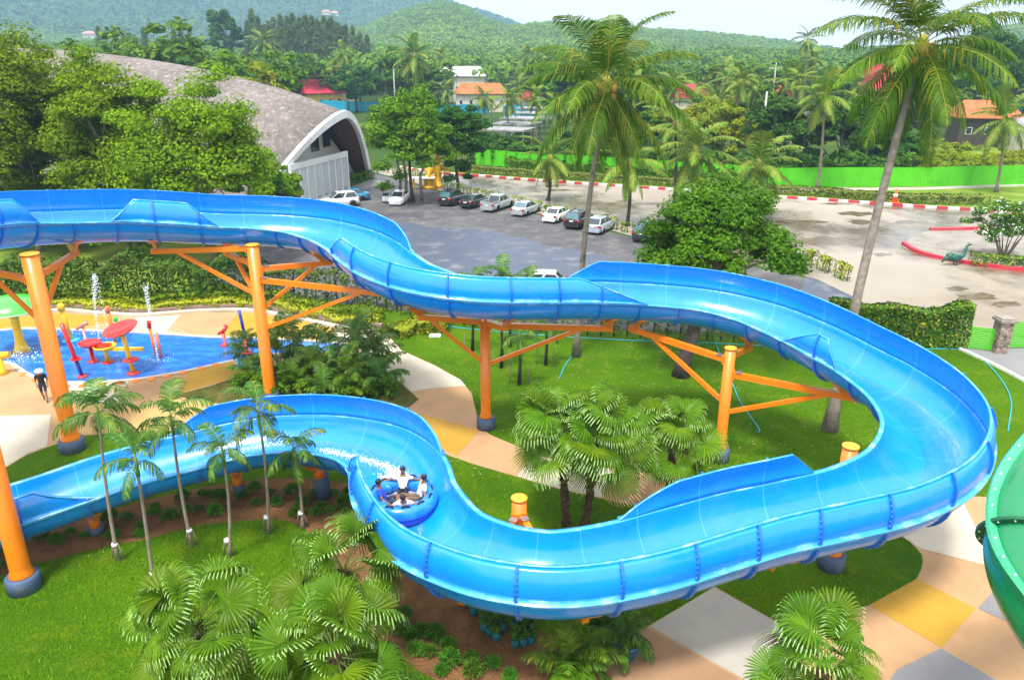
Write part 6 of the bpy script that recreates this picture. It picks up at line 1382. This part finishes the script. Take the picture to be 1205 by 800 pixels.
# ------------------------------------------------------------------ houses, sheds and poles among the trees
ROOFO = ground_mat('orange_tile_roof', (.42,.13,.045), (.52,.19,.08), .5, (.32,.10,.05), .8, .5, .7, bs=.6, bscale=6); ROOFR = ground_mat('red_sheet_roof', (.42,.02,.045), (.52,.04,.07), .4, (.34,.03,.05), .5, .5, .7, rough=.6); ROOFG = ground_mat('grey_sheet_roof', (.24,.24,.25), (.34,.34,.35), .3, (.16,.15,.15), .4, .5, .7); WALLW = plain('cream_wall', (.62,.58,.48), .8, .1, .5, dirt=(.4,.36,.28)); WALLD = plain('dark_timber_wall', (.06,.045,.035), .8, .2, 1); WALLY = plain('yellow_wall', (.62,.42,.10), .8, .1, .5); WIN = plain('house_window', (.03,.04,.05), .15, .2, 1)
def house(name, label, px, w, d, hw, hr, roof, wall, rz=0, hip=.3, eave=.8, z0=0, cat='house', open_=False):
    g = G(*px); t = thing(name, label, cat, (g.x, g.y, z0), rz); m2 = MB(); m2.box((0,0,hw/2),(w,d,hw)); m2.build('wall', wall, t); m2 = MB(); a, b2 = w/2+eave, d/2+eave
    vs = [(-a,-b2,hw),(a,-b2,hw),(a,b2,hw),(-a,b2,hw),(-a*(1-hip),0,hw+hr),(a*(1-hip),0,hw+hr)]; vs += [(x, y, z+.18) for x, y, z in vs]
    m2.add(vs, [(6,7,11,10),(7,8,11),(8,9,10,11),(9,6,10),(0,4,5,1),(1,5,2),(2,5,4,3),(3,4,0),(0,1,7,6),(1,2,8,7),(2,3,9,8),(3,0,6,9)]); m2.build('roof', roof, t)
    for k in range(max(2, int(w/3))):
        x = -w/2+w*(k+.5)/max(2, int(w/3)); m2 = MB(); m2.box((x,-d/2-.03,hw*.55),(1.1,.1,1.3)); o = m2.build('window', M['white'], t); m2 = MB(); m2.box((x,-d/2-.09,hw*.55),(.9,.04,1.1)); m2.build('pane', WIN, o)
    m2 = MB(); m2.box((w*.12,-d/2-.04,1.05),(1.0,.1,2.1)); m2.build('door', WALLD, t); return t
house('house', 'dark timber house with an orange hipped tile roof in the meadow at the right', (1150,170), 10, 8, 5.2, 3.0, ROOFO, WALLD, R(-12))
house('house', 'small pale house at the right edge behind the slim leaning palm', (1208,176), 7, 6, 3.6, 2, ROOFG, WALLW, R(10))
house('temple_hall', 'tall steep red temple roof showing between the palms left of the leaning giant', (1026,140), 7, 6, 8.0, 6.5, ROOFR, WALLW, R(15), .12)
house('house', 'long house with an orange tile roof in the middle distance behind the palms', (566,131), 16, 9, 5.4, 3.0, ROOFO, WALLW, R(4))
house('house', 'white-roofed house behind the long orange tile roof', (545,120), 18, 9, 9.5, 3.4, plain('white_sheet_roof', (.7,.7,.7), .5, .1, .3), WALLW, R(-6))
house('house', 'red and yellow gabled house behind the turquoise fence beyond the hall', (377,128), 13, 9, 5.0, 4.2, ROOFR, WALLY, R(40), .1)
house('house', 'grey-roofed outbuilding behind the red and yellow house', (395,125), 12, 8, 7, 3, ROOFG, WALLW, R(20))
house('house', 'house with a bright red gable roof between the tall grey-trunk palm and the yellow-green trees', (809,138), 9, 8, 5.5, 3.5, ROOFR, WALLW, R(55), .05)
house('house', 'long grey-roofed shed right of the red gable roof', (838,134), 16, 8, 4.5, 2.2, ROOFG, WALLW, R(0))
house('house', 'low house with an orange roof beside the power pole', (926,138), 10, 8, 5.5, 3, ROOFO, WALLW, R(5))
house('house', 'small shop house with a red awning roof by the stepped grey roofs', (624,134), 6, 5, 4.2, 2.2, ROOFR, WALLW, R(25), .1)
house('house', 'shed with a green sheet roof right of the stepped grey roofs', (652,140), 9, 6, 4.0, 1.6, plain('green_sheet_roof', (.08,.42,.12), .5, .1, .4), M['white'], R(5), .05)
house('house', 'pale sheet-roofed market shed far behind the green roof', (668,130), 14, 8, 5, 1.5, plain('pale_sheet_roof', (.6,.62,.64), .5, .1, .3), WALLW, R(-5), .05)
# stepped grey roofs of the covered stalls running away from the road
for k, (px, py, wdt) in enumerate([(598,172,9),(608,165,9),(616,158,9),(623,151,9),(630,145,9)]):
    g = G(px, py); t = thing('covered_stall', 'flat grey-roofed stall, '+['nearest','second','third','fourth','farthest'][k]+' in the line stepping away from the lime fence', 'stall', (g.x, g.y, 0), R(-18), 'covered stalls'); m2 = MB(); m2.box((0,0,3.2+.15*k),(wdt,8,.25)); m2.build('roof', ROOFG, t)
    for x in (-wdt/2+.4, wdt/2-.4):
        for y in (-3.4, 3.4): m2 = MB(); m2.box((x,y,1.6),(.22,.22,3.2)); m2.build('post', M['steel'], t)
t = thing('railing', 'pale green railing along the left of the stepped grey roofs', 'railing', tuple(G(588,172))); o0 = G(588,172); p1 = G(620,146); d = p1-o0; m2 = MB()
for z in (.5,1.1,1.7): m2.beam((0,0,z), d+Vector((0,0,z)), .08, .1)
for k in range(20): q = d*(k/19); m2.beam(q, q+Vector((0,0,1.8)), .1, .1)
m2.build('rails', plain('pale_green_rail', (.35,.55,.45), .6, .1, 1), t)
CONC = plain('concrete_pole', (.42,.41,.39), .85, .1, 1)
def pole(label, px, top, arms=True):
    g = G(*px); h = ZAT(g.x, g.y, top); t = thing('power_pole', label, 'power pole', g); m2 = MB(); m2.tube([(0,0,0),(0,0,h)], [.22,.14], 8); m2.build('shaft', CONC, t)
    if arms:
        m2 = MB(); m2.box((0,0,h-1.6),(3.6,.14,.16)); m2.build('crossarm', CONC, t)
        for x in (-1.6,-.8,.8,1.6): m2 = MB(); m2.lathe([(.08,0),(.1,.12),(.05,.3)], 8, (x,0,h-1.52)); m2.build('insulator', M['white'], t)
pole('grey power pole with a crossarm among the trees at the right', (906,142), 74); pole('plain grey pole rising above the hall roof', (254,132), 71, False); pole('short grey pole at the end of the hall ridge', (337,138), 96, False); pole('pale pole left of the tall middle-distance palm', (466,140), 79, False); pole('grey street pole in front of the yellow-green trees', (893,196), 108, False)
# ------------------------------------------------------------------ middle-distance trees, wood and hills
fr = random.Random(99)
def hz(X, Y): return float(hill(np.array([X]), np.array([Y]))[0])
# palms one can tell apart
for (px, py, cx, cy, nf, sc, label) in [
 (491,139,491,62,26,1.65,'tall dark coconut palm standing above the tree pair left of centre'),
 (409,131,408,58,15,1.0,'thin-stemmed coconut palm with a small yellowing crown above the flame tree'),
 (320,128,318,46,20,1.25,'tall coconut palm with hanging fronds above the hall roof'),
 (940,150,940,42,14,1.1,'tall coconut palm breaking the skyline left of the leaning giant'),
 (948,148,952,66,18,1.1,'coconut palm just below and right of the skyline palm'),
 (524,140,528,105,18,1.0,'coconut palm left of the long orange roof'),
 (566,158,566,112,20,.95,'broad coconut palm in front of the long orange roof'),
 (613,150,612,98,20,1.0,'coconut palm beside the turquoise fence near the stalls'),
 (577,145,580,125,12,.7,'small coconut palm right of the broad one before the orange roof'),
 (876,160,878,104,22,1.0,'coconut palm in front of the long grey shed'),
 (849,138,849,78,16,1.0,'brownish coconut palm with a hanging skirt in the wood at the right'),
 (520,125,520,62,14,1.1,'slim far coconut palm right of the tall dark one'),
 (532,124,534,80,14,1.1,'far coconut palm above the white roof'),
 (455,128,458,70,14,1.1,'far coconut palm left of the tall dark one'),
 (620,122,622,62,16,1.2,'far coconut palm over the red awning'),
 (640,128,642,75,16,1.1,'far coconut palm left of the tall grey-trunk palm'),
 (1205,165,1203,104,14,1.0,'coconut palm half outside the right edge'),
 (335,128,338,75,12,.9,'low coconut palm in the wood behind the hall ridge'),
 (600,118,600,72,14,1.1,'far coconut palm above the long orange roof')]:
    g = G(px, py); z = max(5, ZAT(g.x, g.y, cy+4)); coconut(label, g, (g.x+fr.uniform(-.6,.6), g.y, z), nf, COCOF, sc*(1.05 if g.y < 220 else 1.25), (.3,0,0), .22, .14, False, fr.randrange(999), 'palms in the middle distance', lo=.06)
# coconut grove close behind the lime fence
gv = random.Random(31)
for k in range(20):
    px = [600,628,655,684,712,742,768,786,812,838,858,880,915,930,1000,1015,704,760,822,852][k]; py = gv.uniform(166,190) if k < 16 else gv.uniform(150,160); g = G(px, py); hh = gv.uniform(7.5,12.5)
    coconut('coconut palm with arching fronds in the grove close behind the lime fence', g, (g.x+gv.uniform(-.8,.8), g.y, hh), 16, COCOF, gv.uniform(.95,1.2), (gv.uniform(-.4,.4),0,0), .2, .13, False, 300+k, 'coconut grove behind the lime fence', trunkm='trunk', lo=.04)
# notable trees
def far_tree(label, px, py, top, w, lm, n=5000, leaf=.8, seed=1, zc=None, rzf=.45, K=40, bark='bark', group=None, name='broadleaf_tree', cr=.26, limbk=9, flat=1):
    g = G(px, py); h = max(3, ZAT(g.x, g.y, top)); s = P((g.x, g.y, h*.6))[2]/FPX; rad = w*s/2
    return tree(name, label, 'tree', (g.x, g.y, 0), h, (rad, rad*.85, h*rzf), lm, n, leaf, seed, bark, .022*h, K, (h-h*rzf) if zc is None else zc, group, crad=cr, limbk=limbk)
far_tree('huge spreading rain tree with a forked dark trunk at the right behind the orange roof', 1146,152, 30,120,'leafC', 14000,.75,601, rzf=.38, K=60, limbk=14)
far_tree('flame tree with a broad flat dark crown behind the turquoise fence', 420,133,76,64,'leafC',5000,.9,602, rzf=.35)
far_tree('great dark rounded tree standing out above the wood against the blue mountain', 272,112,10,46,'leafC',6000,1.5,603, rzf=.3, K=40)
far_tree('yellow-green young tree behind the hall ridge', 360,127,74,26,'leafD',2500,.9,604, rzf=.42)
for k, (px, py, top, w, lm, label) in enumerate([
 (800,190,128,70,'leafD','yellow-green bushy tree behind the roadside palms, left one'),(838,188,116,80,'leafD','yellow-green bushy tree behind the roadside palms, broadest'),(868,192,124,60,'leafD','yellow-green bushy tree beside the street pole'),(770,184,132,50,'leafB','green bushy tree behind the palm with the brown skirt'),
 (905,200,112,66,'leafC','dark dense tree behind the lime fence left of the slim palm'),(940,203,106,64,'leafC','dark dense tree directly behind the slim palm at the fence'),(985,206,122,70,'leafC','dark dense tree behind the fence between slim palm and leaning giant'),(1020,206,112,70,'leafC','dark dense tree behind the leaning giant trunk'),(1056,206,150,50,'leafC','low dark tree at the edge of the meadow behind the fence'),(1010,185,110,80,'leafB','mid-green tree in the second row behind the dark dense trees'),(900,170,98,60,'leafB','mid-green tree below the power pole'),(745,180,130,50,'leafB','mid-green tree behind the tall grey-trunk palm'),(700,185,140,60,'leafB','mid-green low tree behind the lime fence left of the tall grey trunk'),(665,185,150,46,'leafC','dark low tree behind the lime fence near the stalls'),(1090,160,118,60,'leafC','dark tree left of the timber house'),(590,188,160,40,'leafC','dark low tree at the left end of the lime fence')]):
    far_tree(label, px, py, top, w, lm, 6500, .55, 620+k, rzf=.47, group='trees behind the lime fence', cr=.28)
# feathery casuarina stand
def casuarina(seed, h=24, rad=3.2):
    r = np.random.default_rng(seed); n = 1500; z = (r.random(n)**.8)*(h-4)+4; f = (z-4)/(h-4); rr = rad*(1.02-f)**.7*np.sqrt(r.random(n))*(1+.35*np.sin(z*1.9+seed)); a = r.uniform(0, 6.28, n)
    p = np.column_stack([rr*np.cos(a), rr*np.sin(a), z]); nn = r.normal(0, 1, (n, 3)); nn[:,2] *= .3; nn /= np.linalg.norm(nn, axis=1)[:,None]; V, Q = leaf_quads(p, nn, 1.5, r, .28); return npmesh('crown', V, Q, M['leafF'])
CAS = [casuarina(s) for s in (1,2,3)]; casb = MB(); casb.tube([(0,0,0),(0,0,22)], [.3,.05], 7); cast = casb.mesh('trunk', M['bark'])
for k, (px, py, top) in enumerate([(300,112,26),(318,113,30),(324,113,26),(355,113,27),(364,113,26),(383,113,27),(392,113,25),(400,113,27),(408,113,32),(428,114,38),(436,114,42),(306,112,12),(312,113,20),(330,113,22),(338,112,18),(346,113,20),(352,112,17),(360,112,22),(367,113,19),(374,112,20),(380,113,24),(388,112,20),(396,113,22),(404,112,28),(412,113,30),(420,114,32),(128,108,32),(146,108,38),(156,108,40),(180,108,33),(214,109,36),(222,109,35),(232,109,37)]):
    g = G(px, py); h = ZAT(g.x, g.y, top); t = thing('feathery_tree', 'tall grey-green feathery tree in the stand on the skyline behind the hall', 'tree', g, k, 'feathery trees on the skyline', (h/24*1.1, h/24*1.1, h/24)); obj('crown', CAS[k % 3], t); obj('trunk', cast, t)
# the wood: nearest trees one by one, the rest as one mass
WK = []
for k, (lm, rad, h, rz_) in enumerate([('leafB',4.6,11,.42),('leafC',5.2,12,.42),('leafA',4.2,10,.44),('leafD',3.8,9,.45),('leafB',5.6,14,.38),('leafC',4.2,10,.45)]):
    me, Cn = crown('crown', M[lm], 30, (rad, rad*.92, h*rz_), h-h*rz_, 1500, 1.0, 700+k, .30, .6); mb = MB(); limbs(mb, (0,0,0), (0,0,h*.6), Cn, .26, random.Random(k), 5); WK.append((me, mb.mesh('trunk', M['bark']), lm))
kinds = ['mid-green rounded tree in the wood beyond the road','dark green tree in the wood beyond the road','bright green tree in the wood beyond the road','yellowish green tree in the wood beyond the road','tall mid-green tree in the wood beyond the road','small dark green tree in the wood beyond the road']
HOUSE_ZONES = [(1120,1205,108,175,175),(1000,1045,72,140,250),(535,600,86,134,300),(345,400,96,130,250),(795,850,98,140,220),(915,945,104,140,215),(585,680,104,195,210),(376,450,118,134,255),(505,580,122,138,240)]
def hidden(X, Y, h):
    px, py, _ = P((X, Y, h)); bx, by, dd = P((X, Y, 0)); wd = 5.0/dd*FPX
    for x0, x1, y0, y1, yd in HOUSE_ZONES:
        if Y < yd+4 and px > x0-wd and px < x1+wd and py < y1: return True
        if abs(Y-yd) < 9 and x0-wd < px < x1+wd: return True
    return False
cnt = 0; far_spots = []; wr = random.Random(5)
hall_axis = [(gm+ad*d, w_at(d)+7) for d in range(0, 140, 6)]
cell = 10.5; cand = []
for iy in range(int(118/cell), int(640/cell)):
    for ix in range(-48, 49):
        X = (ix+wr.random())*cell; Y = (iy+wr.random())*cell
        if abs(X) > .70*Y+14: continue
        if any((Vector((X, Y, 0))-p).length < w for p, w in hall_axis): continue
        px, py, _ = P((X, Y, 0))
        if Y < 150 and (px > 1010 or px < 600): continue          # meadow and road corner
        if 130 < Y < 215 and px > 1060: continue
        if Y < 200 and 580 < px < 660: continue
        if Y < 270 and 400 < px < 560 and Y < 175: continue
        h = wr.uniform(8, 15)+(3 if px < 480 else 0)
        if hidden(X, Y, h): continue
        cand.append((Y, X, h))
cand.sort(); n_ind = 285
for i, (Y, X, h) in enumerate(cand):
    k = wr.randrange(6)
    if i < n_ind:
        me, tr, lm = WK[k]; s = h/11; t = thing('broadleaf_tree', kinds[k], 'tree', (X, Y, hz(X, Y)), wr.uniform(0, 6.28), 'trees of the wood beyond the road', (s*wr.uniform(.9,1.25), s*wr.uniform(.9,1.25), s*wr.uniform(.85,1.1))); obj('crown', me, t); obj('trunk', tr, t)
    else: far_spots.append((X, Y, h))
def mass(name, spots, per, leaf, mat, seed, squash=.6):
    r = np.random.default_rng(seed); S_ = np.array(spots); N = len(S_); idx = np.repeat(np.arange(N), per); n = len(idx); h = S_[idx,3]; rad = S_[idx,4]
    d = r.normal(0, 1, (n, 3)); d /= np.linalg.norm(d, axis=1)[:,None]; d[:,2] = np.abs(d[:,2])-.35
    p = d*(rad*(.7+.35*r.random(n)))[:,None]*np.array([1,1,squash]); p[:,0] += S_[idx,0]; p[:,1] += S_[idx,1]; p[:,2] += S_[idx,2]+h-rad*squash*.9
    nn = d+np.array([0,0,.5])+r.normal(0, .4, (n, 3)); nn /= np.linalg.norm(nn, axis=1)[:,None]; V, Q = leaf_quads(p, nn, leaf, r, .75)
    o = obj(name, npmesh(name, V, Q, mat)); return tag(o, kind='stuff')
sp_ = [(X, Y, hz(X, Y), h+wr.uniform(0,3), wr.uniform(4.5,6.5)) for X, Y, h in far_spots]
mass('distant_wood', sp_, 150, 1.7, M['wood'], 3)
hr_ = np.random.default_rng(8); HS = []
Yg = 640
while Yg < 1330:
    step = 8.5+(Yg-640)*.004; n = int(1.42*Yg/step); X = np.linspace(-.71*Yg, .71*Yg, n)+hr_.uniform(-3,3,n); Yy = Yg+hr_.uniform(-3,3,n); Z = hill(X, Yy); rb = (np.sin(X*.009+1)*np.sin(Yy*.012+X*.004) > .35)
    for x, y, z, r2 in zip(X, Yy, Z, rb): HS.append((x, y, z-1.5, 6.5 if r2 else hr_.uniform(6,11), 5.2 if r2 else hr_.uniform(4.5,8)))
    Yg += step
mass('hill_wood', HS, 50, 2.0, leafmat('hill_wood_leaf', (.075,.16,.015), (.20,.33,.04), None, .008, .8, .15, .1), 4)
HS = []; Yg = 1310
while Yg < 2700:
    step = 20; n = int(1.5*Yg/step); X = np.linspace(-.75*Yg, .75*Yg, n)+hr_.uniform(-8,8,n); Yy = Yg+hr_.uniform(-8,8,n); Z = hill(X, Yy)
    for x, y, z in zip(X, Yy, Z):
        if x < 300: HS.append((x, y, z-4, hr_.uniform(8,16), hr_.uniform(10,16)))
    Yg += step
mass('mountain_wood', HS, 20, 8, leafmat('mountain_wood_leaf', (.04,.10,.03), (.09,.17,.05), None, .006, .85, .1, .1), 5)
# bare earth scar and a few pale houses on the slopes
def on_hill(px, py):
    lo_, hi_ = 300, 2600; 
    for Y in np.arange(400, 2700, 10):
        X = (px-602.5)/FPX*(Y*CC+CAMH*SS*0); 
        for _ in range(3): z = hz(X, Y); q = P((X, Y, z)); X = (px-602.5)/FPX*q[2]
        if q[1] <= py: return Vector((X, float(Y), z))
    return Vector((X, float(Y), z))
for k, (px, py) in enumerate([(384,21),(394,22),(66+240*.17,49)]):
    p = on_hill(px, py); m2 = MB(); m2.box((0,0,3),(17,9,7)); t = thing('hillside_house', ['pale pink-roofed villa on the wooded saddle, left one','pale pink-roofed villa on the wooded saddle, right one','pale roofed building at the foot of the blue mountain'][k], 'house', (p.x, p.y, p.z+4)); m2.build('wall', WALLW, t); m2 = MB(); m2.add([(-10,-6,6.5),(10,-6,6.5),(10,6,6.5),(-10,6,6.5),(-6,0,10),(6,0,10)], [(0,1,5,4),(1,2,5),(2,3,4,5),(3,0,4),(0,3,2,1)]); m2.build('roof', plain('pink_tile_roof', (.55,.25,.2), .8, .1, .1), t)
# ------------------------------------------------------------------ the air between here and the hills
if HAZE > 0:
    m2 = MB(); x0, x1, y0, y1, z0, z1 = -3100, 2800, -70, 2900, -1.2, 420
    m2.box(((x0+x1)/2, (y0+y1)/2, (z0+z1)/2), (x1-x0, y1-y0, z1-z0)); m = bpy.data.materials.new('haze_air'); m.use_nodes = True; nt = m.node_tree; nt.nodes.remove(nt.nodes['Principled BSDF'])
    pv = nt.nodes.new('ShaderNodeVolumePrincipled'); pv.inputs['Color'].default_value = (.42,.72,1,1); pv.inputs['Density'].default_value = HAZE; pv.inputs['Anisotropy'].default_value = .1
    lk(nt, pv.outputs[0], nt.nodes['Material Output'].inputs['Volume']); tag(m2.build('haze', m), kind='stuff')
